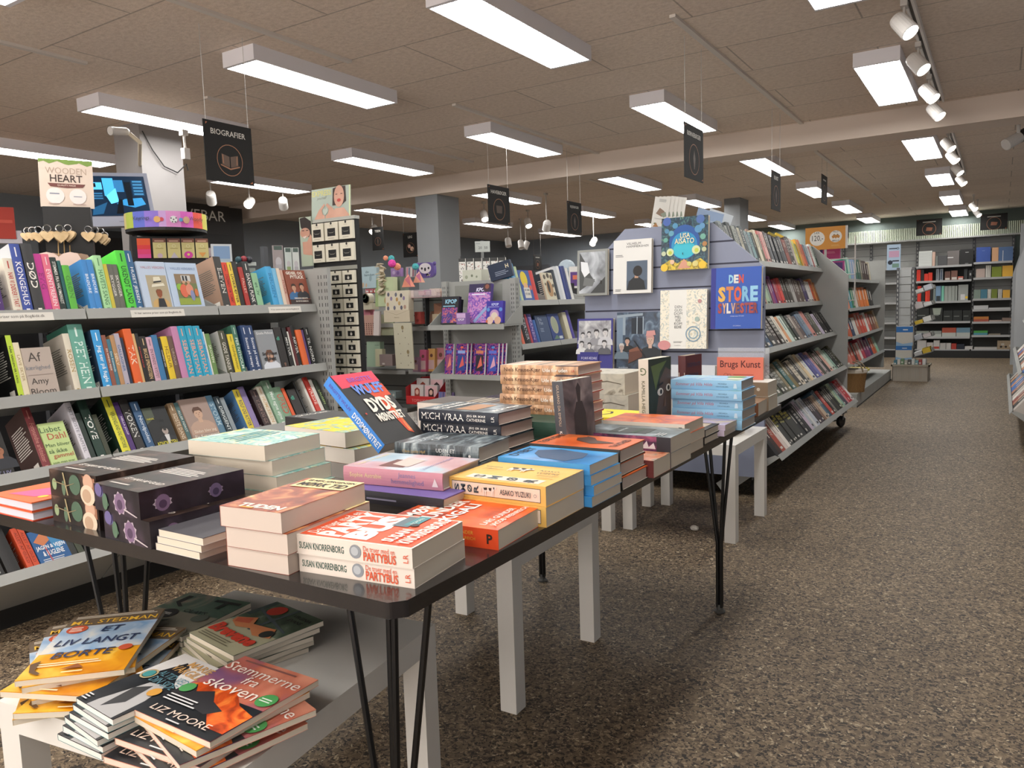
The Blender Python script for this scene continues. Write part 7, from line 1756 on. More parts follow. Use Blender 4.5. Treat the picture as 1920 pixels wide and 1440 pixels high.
kcard(0, -.145, '#d84890', [('r', 0, .66, 1, 1, '#e0582c'), ('r', 0, .45, 1, .66, '#d8383c'), ('r', 0, .2, 1, .45, '#d83a70')], 'plain red to pink card on the key-ring spinner')
for i, (nm, a_) in enumerate((('pale flower', [('e', .5, .12, .2, '#c0a8b8', .2)]), ('grey cup', [('p', [(.2, .0), (.8, 0), (.5, .3)], '#b8b0bc')]), ('pink doughnut', [('e', .5, .16, .34, '#c83a98', .3), ('e', .5, .18, .1, '#d8c86a', .1)]), ('pizza slice', [('p', [(.2, .28), (.8, .28), (.5, .04)], '#d89a50')]))):
    kcard(i, -.072 + i * .068, '#c8bc80', [('r', 0, .8, 1, 1, '#7a4a3c'), ('r', .15, .84, .85, .9, '#c8a088'), ('o', .5, .62, .14, .03, '#d8d4a8'), ('l', .2, .45, .8, .55, 1, '#a89a60')] + a_, 'cream key-ring card with a %s on the spinner' % nm)
# security cameras on the white column
cx, cy, cz, ca = (-4.4578, 2.7438, 2.2053, 58.39)
t = wthing('security_camera', 'white bullet security camera on the corner of the white column', 'camera', (cx, cy, cz))
g = MB(); Mc = Matrix.Translation((cx, cy, cz)) @ V3((.1, -.98, -.14)).to_track_quat('Z', 'Y').to_matrix().to_4x4() @ Matrix.Scale(.75, 4); g.lathe([(.02, -.09), (.03, -.07), (.032, .06), (.036, .075)], '#d0ccc8', Mc, 18); g.build('housing', t)
g = MB(); g.lathe([(.001, .072), (.03, .072), (.035, .077)], '#101410', Mc, 18, cap=False); g.build('lens', t)
g = MB(); g.tube([(cx + .03, cy + .05, cz - .01), (cx + .05, cy + .1, cz - .055), (-4.98, 3.2, cz - .07)], .012, '#c8bca4', 8); g.build('arm', t)
cx, cy, cz, ca = (-4.477, 3.2, 2.1373, 54.44)
t = wthing('wall_sensor', 'small white motion sensor dangling by its cable on the column', 'sensor', (cx, cy, cz))
g = MB(); g.box((cx - .02, cy - .02, cz - .03), (cx + .02, cy + .02, cz + .04), '#cfcac4'); g.build('sensor_head', t)
g = MB(); g.tube([(cx, cy, cz + .04), (cx - .005, cy, cz + .13)], .008, '#cfcac4', 8); g.box((cx - .025, cy - .02, cz + .12), (cx + .015, cy + .02, cz + .155), '#cfcac4'); g.build('mount', t)
g = MB(); P0 = V3((-4.955, 3.22, 2.36)); g.tube([P0, P0 + V3((.01, .06, -.12)), P0 + V3((.01, .14, -.22)), P0 + V3((.01, .24, -.25)), V3((cx, cy, cz - .06)), V3((cx, cy + .01, cz - .1))], .004, '#1a1a1a', 6); g.build('cable', t)

# ------------------------------------------------------------------ gift wall at the far left
t = wthing('wall_board', 'large black gift-bar board with pale serif-like capitals near the side wall', 'sign board', (-7.62, 5.5, 0))
g = MB(); g.box((-7.66, 4.7, .0), (-7.62, 6.15, 2.34), '#1d1c1c'); g.build('board', t)
yA, yB, zA, zB = (5.1348, 5.9048, 2.1588, 2.2268)
g = MB(); g.box((-7.62, yA - .1, zA - .14), (-7.615, yB + .06, zA + .19), '#221f1e'); g.text(Frame((-7.6145, yA, zA + .01), (0, 1, 0), (0, 0, 1), yB - yA, .115), 'GAVEBAR', 0, 0, 1, 1, '#c8c4bc', fit='s'); g.build('lettering_plate', t)
g = MB()
for i in range(6):
    g.box((XL + .005, 7.1, 1.0 + .12 * i), (XL + .02, 9.6, 1.108 + .12 * i), '#8b8d92')
g.box((XL + .02, 7.55, .2), (XL + .07, 7.62, 1.95), '#55575b')
tag(g.build('slat_panel'), 'grey slatted wall panel with upright past the black board', 'wall panel')
g = MB(); g.box((XL + .02, 2.9, .3), (XL + .08, 2.97, 1.7), '#4a4e4e'); g.box((XL + .1, 2.2, 1.28), (XL + .4, 2.95, 1.30), '#b8b8bc'); tag(g.build('wall_rack'), 'grey wall rack with a white ledge beside the dark doorway', 'rack')
bitem((-5.957, 2.7553, 1.7947, 65.18), .14, .22, .08, 'red can standing on the wall rack at the edge of view', 'can', 'red_can', '#a83020', [('r', .1, .5, .9, .6, '#c04a38')])
bitem((-5.9636, 2.7635, 1.6992, 65.14), .2, .09, .1, 'white carton under the red can on the wall rack', 'box', 'carton', '#c0bcc4')
G_ = 'small gifts by the gift wall'
bitem((-4.4364, 3.3928, 1.5087, 52.59), .13, .13, .02, 'white-framed blue picture card behind the third bay of biographies', 'picture', 'framed_card', '#c8ccd0', [('r', .1, .25, .9, .9, '#7f9cc0'), ('r', .1, .1, .9, .25, '#a8b8c4')], 10)
bitem((-4.5533, 3.4044, 1.5093, 53.22), .07, .1, .05, 'bundle of dark pens and cards beside the blue picture card', 'card holder', 'card_holder', '#5a4a54', [('r', .2, .4, .4, .95, '#a89aa0'), ('r', .55, .2, .9, .5, '#b89098')], 10)
for i, (px, c_, lb) in enumerate((((-4.6101, 3.6615, 1.4885, 51.54), '#2a4a54', 'teal'), ((-4.5873, 3.6896, 1.4919, 51.19), '#8a2a34', 'red'), ((-4.5649, 3.7177, 1.4877, 50.84), '#2a2a34', 'black'))):
    g = MB(); g.ball(px[:3], .03, c_, 12, (1, .6, .8)); tag(g.build('gadget_pot'), '%s little pot on the white gadget tray' % lb, 'pot', 'little pots on the gadget tray')
bitem((-4.5903, 3.6893, 1.458, 51.21), .17, .025, .08, 'white gadget tray carrying three little pots', 'tray', 'gadget_tray', '#c4ccc8')
bitem((-4.5944, 3.6886, 1.409, 51.24), .16, .04, .08, 'grey gadget pack under the white tray', 'pack', 'gadget_pack', '#8a948e')
for i, (px, c_) in enumerate((((-4.3589, 3.8063, 1.4898, 48.87), '#9a9090'), ((-4.3144, 3.8583, 1.4738, 48.19), '#c0c8c4'), ((-4.2799, 3.8965, 1.473, 47.68), '#c8ccc8'))):
    bitem(px, .07 if i == 0 else .045, .18, .03, '%s hanging blister pack beside the necklace tower' % ('mauve', 'green-topped white', 'narrow white')[i], 'blister pack', 'blister_pack', c_, [('r', .1, .82, .9, .98, '#4a5a54'), ('e', .5, .35, .3, '#b8b4b8', .5), ('r', .2, .1, .8, .25, '#8a9c6a' if i == 1 else '#a8a4a8')], 10, group='hanging blister packs')
g = MB(); c_ = (-4.8746, 4.1182, 1.5889, 49.81); g.box((c_[0] - .02, c_[1] - .02, 0), (c_[0] + .02, c_[1] + .02, 1.62), '#4c4e52'); tag(g.build('rack_upright'), 'dark grey rack upright before the slatted wall panel', 'upright')
bitem((-3.5107, 1.8544, 1.3773, 62.16), .2, .014, .12, 'white flat carton lying behind the pink biography spines', 'box', 'flat_carton', '#c8c4c0', turn=0)

for c_, w_, nm, lb in (((-4.691, 3.6483, 1.3941, 52.13), .5, 'gift_counter', 'dark counter block under the small gifts behind the biographies'), ((-4.4049, 3.9157, 1.3732, 48.37), .24, 'pack_stand', 'dark stand carrying the hanging blister packs')):
    g = MB(); g.box((-w_ / 2, -.12, -c_[2]), (w_ / 2, .16, 0), '#1e1e20'); tag(g.build(nm, None, Matrix.Translation(c_[:3]) @ Matrix.Rotation(rad(c_[3]), 4, 'Z')), lb, 'counter')
# ------------------------------------------------------------------ sticker rack behind the end unit
cx, cy, cz, ca = (-3.7726, 5.5234, 1.4861, 34.33)
t = wthing('sticker_rack', 'revolving rack of shiny sticker sheets under a price card', 'display rack', (cx, cy, 0))
Rk = Matrix.Translation((cx, cy, .03)) @ Matrix.Rotation(rad(ca), 4, 'Z') @ Matrix.Diagonal((1.1, 1.1, 1, 1))
g = MB(); g.tube([(cx, cy, 0), (cx, cy, 1.66)], .012, '#8a8c8c', 8); g.lathe([(.2, 0), (.2, .02), (.02, .04)], '#3a3a3c', Matrix.Translation((cx, cy, 0)), 20)
for lx in (-.17, .17):
    g.tube([Rk @ V3((lx, -.06, 1.0)), Rk @ V3((lx, -.06, 1.5))], .004, '#3a3a3c', 6)
g.build('rack_frame', t)
g = MB(); g.box((-.055, -.07, 1.53), (.06, -.066, 1.62), '#a8aca8', Rk); Fp = Frame(Rk @ V3((-.055, -.07, 1.53)), Rk.to_3x3() @ V3((1, 0, 0)), (0, 0, 1), .115, .09)
draw(g, Fp, [('t', '20', .25, .2, .5, .6, '#2a2a2a'), ('t', '50', .68, .2, .92, .6, '#2a2a2a'), ('l', .08, .75, .4, .85, 1, '#6a7278')]); g.build('price_card', t)
for i in range(6):
    M_ = Rk @ Matrix.Translation((-.185 + .062 * i, -.075 + .004 * (i % 2), 1.28))
    g = MB(); g.box((0, 0, 0), (.055, .003, .2), '#c8c6c0', M_)
    draw(g, Frame(M_ @ V3((0, 0, 0)), M_.to_3x3() @ V3((1, 0, 0)), (0, 0, 1), .055, .2), [('r', .05, 0, .95, .86, 'art_stickers'), ('r', 0, .86, 1, 1, '#3a3a3a')])
    tag(g.build('sticker_sheet'), 'glossy sheet of small stickers on the revolving rack, %s across' % nth(i + 1), 'stickers', 'sticker sheets')
# puzzle shelf and globe towards the far wall
t = wthing('puzzle_shelf', 'low shelf of colourful boxes before the far blue wall', 'bookcase', (-6.4, 9.3, 0))
g = MB(); g.box((-7.3, 9.5, 0), (-5.2, 9.53, 1.15), 'shelf_shade'); g.build('back_panel', t)
for z in (.5, .95):
    g = MB(); g.box((-7.3, 9.2, z), (-5.2, 9.5, z + .02), 'shelf_metal'); g.build('shelf', t)
rr = random.Random(8)
for i in range(14):
    x = -7.25 + i * .145
    c_ = rr.choice(['#3a5a9a', '#c8a030', '#c8c4bc', '#a83a34', '#4a8a8a', '#d87a3a', '#6a4a8a'])
    item((x, .972, .13, .2 + rr.uniform(-.03, .05)), 9.25, .12, '%s puzzle box on the far low shelf, %s from the grey column' % (cname(c_), nth(i + 1)), 'box', 'puzzle_box', c_, [('r', .1, .3, .9, .8, rr.choice(['#d8c8a8', '#5a8ac0', '#e0b83a', '#c86a5a']))], 0, 'puzzle boxes on the far shelf')
cx, cy, cz, _a = (-3.5822, 6.694, 1.4442, 28.15)
t = wthing('globe', 'pale globe standing beyond the gondola of picture books', 'globe', (cx, cy, cz - .16))
g = MB(); g.ball((cx, cy, cz), .085, '#b8c8d4', 20); g.build('sphere', t)
g = MB(); g.lathe([(.06, -.15), (.06, -.14), (.012, -.12), (.01, -.08)], '#8a8c90', Matrix.Translation((cx, cy, cz)), 16); g.tube([(cx, cy, cz - .15), (cx, cy, .0)], .02, '#3a3a3c', 8); g.build('foot', t)
g = MB(); c_ = (-3.1931, 6.1123, 1.3307, 27.58); bitem(c_, .1, .19, .02, 'purple and white boxed game standing beyond the picture books', 'game', 'boxed_game', '#d0ccc8', [('r', .1, .1, .95, .75, '#5a3a7a'), ('r', .3, .4, .8, .6, '#c86a50')], 5)
# grey rail shelving line on the far wall
g = MB(); g.box((-7.6, 13.6, 1.5), (-6.05, 13.69, 1.58), '#6a6c74'); g.box((-6.2, 13.6, 1.0), (-6.1, 13.69, 1.8), '#6a6c74'); g.box((-8.5, 13.6, .8), (-7.7, 13.69, 1.9), '#7a7c82')
tag(g.build('wall_rail'), 'grey rail and panel fixed along the far blue wall', 'rail')

# ------------------------------------------------------------------ back wall shelving
BY = 15.0
XB = [-2.42, -1.967, -1.2386, -.405, .145]
t = wthing('wall_shelving', 'grey slotted wall shelving of office supplies along the back wall', 'shelving', (-.9, BY, 0))
g = MB(); g.box((-2.9, BY + .1, .12), (.145, BY + .13, 2.0), 'shelf_metal')
for i in range(16):
    g.box((-2.9, BY + .0994, .2 + i * .12), (.145, BY + .1, .206 + i * .12), '#5a5c5c')
g.box((-1.22, BY + .095, .12), (-.42, BY + .0995, 1.50), '#262627'); g.box((-.39, BY + .095, .12), (.12, BY + .0995, .93), '#4a4947')  # dark sheets stand in for the darker interior of the lower bays
g.build('back_panel', t)
g = MB(); g.box((-2.9, BY - .3, 0), (.145, BY + .1, .12), '#141415'); g.build('plinth', t)
for x in XB:
    g = MB(); g.box((x - .02, BY + .06, .1), (x + .02, BY + .1, 2.0), 'shelf_dark')
    for i in range(28):
        g.box((x - .006, BY + .0594, .2 + i * .065), (x + .006, BY + .06, .235 + i * .065), '#b8b8b4')
    g.build('upright', t)
g = MB(); g.box((-2.9, BY - .25, 1.965), (.6, BY + .1, 1.99), 'shelf_metal'); g.build('top_ledge', t)
ZB1 = [1.53, 1.285, .94, .602, .347, .135]
ZB2 = [1.555, 1.305, .965, .79, .59, .37, .135]
for xs, zs in (((-2.9, -1.26), (1.525, 1.28, .94, .6, .345, .135)), ((-1.225, -.42), ZB1), ((-.395, .135), ZB2)):
    for z in zs:
        g = MB(); g.box((xs[0], BY - .25, z - .015), (xs[1], BY + .1, z), 'shelf_metal'); g.box((xs[0], BY - .256, z - .03), (xs[1], BY - .25, z + .004), '#a8a8a8'); g.build('shelf', t)
g = MB()
for i in range(150):
    x = -2.9 + i * .0275
    g.box((x, BY - .02, 1.992), (x + .017, BY + .02, 2.2), '#b4bca8')
g.box((-2.9, BY + .02, 1.992), (1.2, BY + .03, 2.2), '#5a6450')
tag(g.build('ribbed_fascia'), 'pale green ribbed fascia running above the back wall shelving', 'fascia')
def office(x0, y0, x1, y1, zrow, label, cat, name, c, art=(), y=14.80, d=.18, group=None):
    q = zrow
    return item((q[0], q[1], q[2], q[3]), y, d, label, cat, name, c, art, 0, group)
OFF = [
  ((-1.1949, 1.532, 0.1962, 0.255), 'white gridded box on the top shelf of the back wall', 'box', 'storage_box', '#d0d4d0', [('r',.04,.06+.1*i,.96,.08+.1*i,'#a8acac') for i in range(9)], None),
  ((-0.9927, 1.532, 0.0398, 0.2323), 'pale pink folder beside the white gridded box', 'folder', 'ring_binder', '#c8a898', (), None),
  ((-0.9469, 1.532, 0.0366, 0.1581), 'slim grey binder beside the pale pink folder', 'folder', 'ring_binder', '#6a6e6a', (), None),
  ((-0.9059, 1.532, 0.1287, 0.1629), 'small charcoal box on the top shelf of the back wall', 'box', 'storage_box', '#4a4a4c', (), None),
  ((-0.7714, 1.532, 0.1688, 0.2353), 'large taupe box with white tag on the top shelf', 'box', 'storage_box', '#6a6462', [('r',.0,.5,.5,.56,'#d8d8d8')], None),
  ((-0.5925, 1.532, 0.1882, 0.247), 'square black album on the top shelf of the back wall', 'album', 'album_box', '#161617', [('r',.4,.78,.65,.81,'#b8b8b8'),('r',.4,.05,.65,.08,'#8a8a8a')], None),
  ((-1.2196, 1.287, 0.0577, 0.1918), 'red file at the end of the second back shelf', 'folder', 'ring_binder', '#d8301c', (), None),
  ((-1.1573, 1.287, 0.0466, 0.1913), 'black file between two red ones on the second back shelf', 'folder', 'ring_binder', '#1a1a1b', (), None),
  ((-1.1077, 1.287, 0.0587, 0.1216), 'short red file on the second back shelf', 'folder', 'ring_binder', '#d0301c', (), None),
  ((-1.0459, 1.287, 0.0584, 0.1386), 'taller red file on the second back shelf', 'folder', 'ring_binder', '#dc3820', (), None),
  ((-0.9326, 1.287, 0.0427, 0.1913), 'clear pack of silver pens on the second back shelf', 'pack', 'pen_pack', '#8a9098', [('r',.3,.1,.5,.9,'#3a3c40')], None),
  ((-0.8778, 1.287, 0.0485, 0.1908), 'second clear pack of silver pens on the back shelf', 'pack', 'pen_pack', '#7a8088', [('r',.3,.1,.6,.9,'#2a3a54')], None),
  ((-0.8053, 1.287, 0.0813, 0.1457), 'brown desk organiser with white label on the back shelf', 'organiser', 'desk_organiser', '#6a4a40', [('r',.1,.05,.9,.25,'#c8c0b8')], None),
  ((-0.712, 1.287, 0.0896, 0.1537), 'brown desk organiser beside its twin on the back shelf', 'organiser', 'desk_organiser', '#7a5448', [('r',.1,.05,.9,.3,'#c8c0b8')], None),
  ((-0.6138, 1.287, 0.0756, 0.0545), 'red and white carton on the second back shelf', 'box', 'carton', '#b85a48', [('r',.1,.1,.9,.55,'#d0ccc8')], None),
  ((-0.5275, 1.287, 0.0486, 0.1695), 'dark glossy bottle pack on the second back shelf', 'pack', 'ink_pack', '#2a2e30', (), None),
  ((-0.4658, 1.287, 0.0557, 0.1488), 'black ink pack at the end of the second back shelf', 'pack', 'ink_pack', '#1c1c1e', [('e',.5,.55,.2,'#a8a8a8',.4)], None),
  ((-1.2024, 0.942, 0.0546, 0.2643), 'tall red lever file on the third back shelf', 'folder', 'ring_binder', '#d8301c', (), None),
  ((-1.1431, 0.942, 0.0481, 0.2637), 'tall black lever file on the third back shelf', 'folder', 'ring_binder', '#18181a', (), None),
  ((-1.0856, 0.942, 0.0387, 0.2596), 'second tall red lever file on the third back shelf', 'folder', 'ring_binder', '#dc3820', (), None),
  ((-1.0438, 0.942, 0.0262, 0.2539), 'slim red file on the third back shelf', 'folder', 'ring_binder', '#d0341c', (), None),
  ((-1.013, 0.942, 0.0384, 0.2536), 'slim black file on the third back shelf', 'folder', 'ring_binder', '#1c1c1e', (), None),
  ((-0.9685, 0.942, 0.0337, 0.2497), 'grey folder beside the black one on the third back shelf', 'folder', 'paper_folder', '#7a8480', (), None),
  ((-0.9302, 0.942, 0.0747, 0.2544), 'light blue plastic folder on the third back shelf', 'folder', 'paper_folder', '#7a9ab8', [('r',.1,.0,.9,.35,'#2a3438')], None),
  ((-0.8463, 0.942, 0.0364, 0.2536), 'mint plastic folder on the third back shelf', 'folder', 'paper_folder', '#7ac0a8', (), None),
  ((-0.8039, 0.942, 0.0498, 0.2497), 'grey document sleeve on the third back shelf, first from the mint folder', 'folder', 'document_sleeve', '#9aa09a', (), 'grey document sleeves'),
  ((-0.7495, 0.942, 0.0481, 0.2491), 'grey document sleeve on the third back shelf, second from the mint folder', 'folder', 'document_sleeve', '#9aa09a', (), 'grey document sleeves'),
  ((-0.6969, 0.942, 0.0434, 0.2486), 'grey document sleeve on the third back shelf, third from the mint folder', 'folder', 'document_sleeve', '#9aa09a', (), 'grey document sleeves'),
  ((-0.6474, 0.942, 0.0298, 0.2481), 'grey document sleeve on the third back shelf, fourth from the mint folder', 'folder', 'document_sleeve', '#9aa09a', (), 'grey document sleeves'),
  ((-0.6042, 0.942, 0.1406, 0.2613), 'wide grey folder with yellow note on the third back shelf', 'folder', 'paper_folder', '#9a9e9a', [('r',.25,.05,.7,.4,'#d0d0d0'),('e',.85,.2,.15,'#e0b830')], None),
  ((-1.2088, 0.604, 0.1867, 0.227), 'black display folder on the fourth back shelf, first from the aisle rack', 'folder', 'display_folder', '#1e2220', [('r',.1,.42,.7,.5,'#6a6e6a')], 'black display folders'),
  ((-1.011, 0.604, 0.1883, 0.2252), 'black display folder on the fourth back shelf, second from the aisle rack', 'folder', 'display_folder', '#1e2220', [('r',.1,.42,.7,.5,'#6a6e6a'),('p',[(.3,.5),(.8,.5),(.9,1),(.2,1)],'#9aa498')], 'black display folders'),
  ((-0.8119, 0.604, 0.1329, 0.1801), 'black display folder on the fourth back shelf, third from the aisle rack', 'folder', 'display_folder', '#1e2220', [('r',.1,.42,.7,.5,'#6a6e6a')], 'black display folders'),
  ((-0.6714, 0.604, 0.1314, 0.1791), 'black display folder on the fourth back shelf, fourth from the aisle rack', 'folder', 'display_folder', '#1e2220', [('r',.1,.42,.7,.5,'#6a6e6a')], 'black display folders'),
  ((-0.5295, 0.604, 0.1151, 0.178), 'black display folder on the fourth back shelf, fifth from the aisle rack', 'folder', 'display_folder', '#1e2220', [('r',.1,.42,.7,.5,'#6a6e6a')], 'black display folders'),
  ((-1.2082, 0.349, 0.1934, 0.0955), 'first grey paper ream carton on the fifth back shelf', 'box', 'paper_carton', '#8a8f88', [('r',0,0,1,.45,'#b0b4ae')], None),
  ((-1.0023, 0.349, 0.1689, 0.0947), 'second grey paper ream carton on the fifth back shelf', 'box', 'paper_carton', '#8c918c', [('r',0,0,1,.45,'#b0b4ae')], None),
  ((-0.8242, 0.349, 0.2024, 0.1462), 'red-lidded paper ream carton on the fifth back shelf', 'box', 'paper_carton', '#a84a34', [('r',0,0,1,.45,'#b0b4ae')], None),
  ((-0.6156, 0.349, 0.196, 0.1449), 'blue-lidded paper ream carton on the fifth back shelf', 'box', 'paper_carton', '#6a8ca0', [('r',0,0,1,.45,'#b0b4ae')], None),
  ((-1.1917, 0.137, 0.1376, 0.1524), 'wide white envelope carton on the lowest back shelf', 'box', 'envelope_carton', '#b8b4b0', (), None),
  ((-1.0478, 0.137, 0.096, 0.1128), 'low white envelope carton on the lowest back shelf', 'box', 'envelope_carton', '#b8b0ac', (), None),
  ((-0.9455, 0.137, 0.089, 0.1509), 'tall white envelope carton on the lowest back shelf', 'box', 'envelope_carton', '#bcb8b4', [('r',.05,.05,.95,.3,'#a83a2c')], None),
  ((-0.8503, 0.137, 0.0853, 0.1031), 'small white envelope carton on the lowest back shelf', 'box', 'envelope_carton', '#b4b0ac', (), None),
  ((-0.7588, 0.137, 0.0696, 0.1028), 'narrow white envelope carton on the lowest back shelf', 'box', 'envelope_carton', '#b8b4b0', (), None),
  ((-0.6831, 0.137, 0.0722, 0.0938), 'red envelope carton on the lowest back shelf', 'box', 'envelope_carton', '#a83428', (), None),
  ((-0.6049, 0.137, 0.1089, 0.0865), 'navy envelope carton on the lowest back shelf', 'box', 'envelope_carton', '#1e2434', (), None),
  ((-0.4885, 0.137, 0.1108, 0.05), 'flat white envelope carton on the lowest back shelf', 'box', 'envelope_carton', '#c0bcb8', (), None),
  ((-0.364, 1.557, 0.199, 0.2397), 'blue hardcover album on the top shelf of the end bay', 'album', 'album_box', '#34509a', [('r',.4,.75,.6,.77,'#8a9ac8')], None),
  ((-0.1454, 1.557, 0.0882, 0.2225), 'peach notebook between two blue albums', 'notebook', 'notebook', '#c89a74', (), None),
  ((-0.0531, 1.557, 0.1925, 0.225), 'muted blue album with a slim white divider', 'album', 'album_box', '#4a648c', [('r',.28,.0,.32,.75,'#d0d0d0')], None),
  ((-0.3579, 1.307, 0.1245, 0.143), 'beige photo box on the second shelf of the end bay', 'box', 'photo_box', '#b8a49a', (), None),
  ((-0.2248, 1.307, 0.0201, 0.1924), 'slim white file in the end bay, first beside the beige photo box', 'folder', 'slim_file', '#d0ccc4', (), 'slim white files'),
  ((-0.2004, 1.307, 0.0201, 0.1922), 'slim white file in the end bay, second beside the beige photo box', 'folder', 'slim_file', '#d0ccc4', (), 'slim white files'),
  ((-0.176, 1.307, 0.0201, 0.192), 'slim white file in the end bay, third beside the beige photo box', 'folder', 'slim_file', '#d0ccc4', (), 'slim white files'),
  ((-0.1417, 1.307, 0.1364, 0.1667), 'olive green album in the end bay', 'album', 'album_box', '#7c8a28', (), None),
  ((0.0029, 1.307, 0.1431, 0.1756), 'bright yellow album in the end bay', 'album', 'album_box', '#e0ac3c', (), None),
  ((-0.3827, 0.967, 0.0947, 0.1473), 'grey-green notebook in the third row of the end bay', 'notebook', 'notebook', '#7a8a80', (), None),
  ((-0.2852, 0.967, 0.091, 0.1484), 'petrol blue notebook in the third row of the end bay', 'notebook', 'notebook', '#3f7488', (), None),
  ((-0.1884, 0.967, 0.0129, 0.1478), 'thin white notebook beside the petrol blue one, first', 'notebook', 'slim_file', '#d0ccc4', (), 'thin white notebooks'),
  ((-0.1726, 0.967, 0.0129, 0.1477), 'thin white notebook beside the petrol blue one, second', 'notebook', 'slim_file', '#d0ccc4', (), 'thin white notebooks'),
  ((-0.1568, 0.967, 0.0129, 0.1476), 'thin white notebook beside the petrol blue one, third', 'notebook', 'slim_file', '#d0ccc4', (), 'thin white notebooks'),
  ((-0.1368, 0.967, 0.0813, 0.1475), 'olive notebook in the third row of the end bay', 'notebook', 'notebook', '#6f7c28', (), None),
  ((-0.0442, 0.967, 0.0142, 0.1436), 'thin pale notebook beside the small yellow one, first', 'notebook', 'slim_file', '#ccc8c0', (), 'thin pale notebooks'),
  ((-0.0257, 0.967, 0.0142, 0.1435), 'thin pale notebook beside the small yellow one, second', 'notebook', 'slim_file', '#ccc8c0', (), 'thin pale notebooks'),
  ((-0.0073, 0.967, 0.0142, 0.1434), 'thin pale notebook beside the small yellow one, third', 'notebook', 'slim_file', '#ccc8c0', (), 'thin pale notebooks'),
  ((0.0191, 0.967, 0.0971, 0.1282), 'yellow notebook in the third row of the end bay', 'notebook', 'notebook', '#d8a43c', (), None),
  ((0.122, 0.967, 0.0224, 0.1243), 'black strip at the end of the third row of the end bay', 'notebook', 'slim_file', '#1c1c1e', (), None),
  ((-0.3789, 0.792, 0.2032, 0.0628), 'thick white paper pad in the end bay', 'paper pad', 'paper_pad', '#c8c8c8', (), None),
  ((-0.1688, 0.792, 0.2982, 0.0219), 'thin white paper sheets beside the thick pad', 'paper pad', 'paper_pad', '#c0c0c0', (), None),
  ((-0.3744, 0.592, 0.2105, 0.08), 'orange and yellow paper ream in the end bay', 'paper ream', 'paper_ream', '#c07a38', [('r',0,.0,1,.5,'#a8503c')], None),
  ((-0.1561, 0.592, 0.1714, 0.0203), 'thin pinkish paper ream in the end bay', 'paper ream', 'paper_ream', '#b09a90', (), None),
  ((0.0222, 0.592, 0.1408, 0.0553), 'brown paper ream in the end bay', 'paper ream', 'paper_ream', '#8a7468', (), None),
  ((-0.3688, 0.372, 0.1964, 0.07), 'green and blue card ream in the end bay', 'paper ream', 'paper_ream', '#4a9a48', [('r',0,0,1,.5,'#4a8a9a')], None),
  ((-0.1581, 0.372, 0.1646, 0.0203), 'thin kraft card ream in the end bay', 'paper ream', 'paper_ream', '#8a8070', (), None),
  ((-0.3559, 0.137, 0.3186, 0.0343), 'flat white board pack at the bottom of the end bay', 'board pack', 'board_pack', '#b8b4b0', (), None),
  ((-0.0344, 0.137, 0.215, 0.1419), 'cardboard carton with two holes at the bottom of the end bay', 'carton', 'cardboard_carton', 'carton', [('e',.25,.3,.08,'#2a2018'),('e',.55,.3,.08,'#2a2018'),('r',.25,.45,.45,.7,'#b8b0a4'),('r',.75,.3,.95,.55,'#b8b0a4')], None),
]
for q, lb, ca_, nm, c_, ar, gp in OFF:
    item(q, 14.79, .16, lb, ca_, nm, c_, ar, 0, gp)
# ------------------------------------------------------------------ far gondola along the aisle
t = wthing('far_gondola', 'grey gondola of novels past the rolling bookcase', 'bookcase', (-1.5, 9.4, 0))
g = MB(); g.box((-1.75, 8.1, .1), (-1.70, 10.9, 1.5), 'shelf_metal'); g.build('back_panel', t)
g = MB(); g.box((-1.75, 8.1, 0), (-1.165, 10.87, .13), 'shelf_metal'); g.box((-1.165, 8.1, .0), (-1.16, 10.87, .012), '#1a1a1a'); g.build('base', t)
g = MB(); g.box((-1.8, 10.4, .2), (-1.2, 10.43, 1.5), 'shelf_metal')
g.build('divider', t)
for x, z, tl in ((-1.27, 1.245, 8), (-1.25, .955, 12), (-1.22, .68, 18), (-1.2, .41, 22)):
    for k in range(3):
        tray(t, x, z, tl, 8.12 + k * .76, 8.12 + (k + 1) * .76 - .004, .4, lip=.02, div=.05)
rr = random.Random(77)
FR_ = ['2f7a68 8fc0b0 8aa0c4 8aa0c4 2a6450 2c5a4c 7a7460 3a2420 402a24 3a2622 b0a890', 'd88060 3f8a9a 2c7a4c d0ccc4 c88050 e0782c d8742c e8842c 1c1a1a 2a2624', 'b85a3c 2a3a5a d0c8c0 b8604a c84a38 d0503c e0dcd4 c8584a 7a4a3a 8a5a44 a8865c', 'c87a6a b8503c 4a2a24 c86a5a e0d8d0 b83a4a 7a2a5a 8a3a6a 3a2a5a d05a30 b86a3a 8fc0a4']
for k, ((x, z, tl), run) in enumerate(zip(((-1.27, 1.245, 8), (-1.25, .955, 12), (-1.22, .68, 18), (-1.2, .41, 22)), FR_)):
    s, c = math.sin(rad(tl)), math.cos(rad(tl))
    U, Bk = V3((-s, 0, c)), V3((-c, 0, -s))
    toks = run.split()
    y = 8.16
    for i, q in enumerate(toks):
        T = 2.1 / len(toks) * rr.uniform(.7, 1.2)
        L = rr.uniform(.19, .235)
        book(axes(-U, Bk, V3((x - .02, y, z)) + U * (L + .001)), L, .15, T * .9, '#' + q, whole=True, name='paperback_book', spine=[('l', .1, .2, .7, .8, 1, '#d0ccc4')], back=[('l', .2, .4, .8, .8, 5, '#c8c4bc'), ('r', .6, .05, .9, .15, '#e0dcd4')],
             label='%s novel on the far gondola, %s shelf, %s from its near end' % (cname('#' + q), ('top', 'second', 'third', 'lowest')[k], nth(i + 1)), group='novels on the far gondola')
        y += T
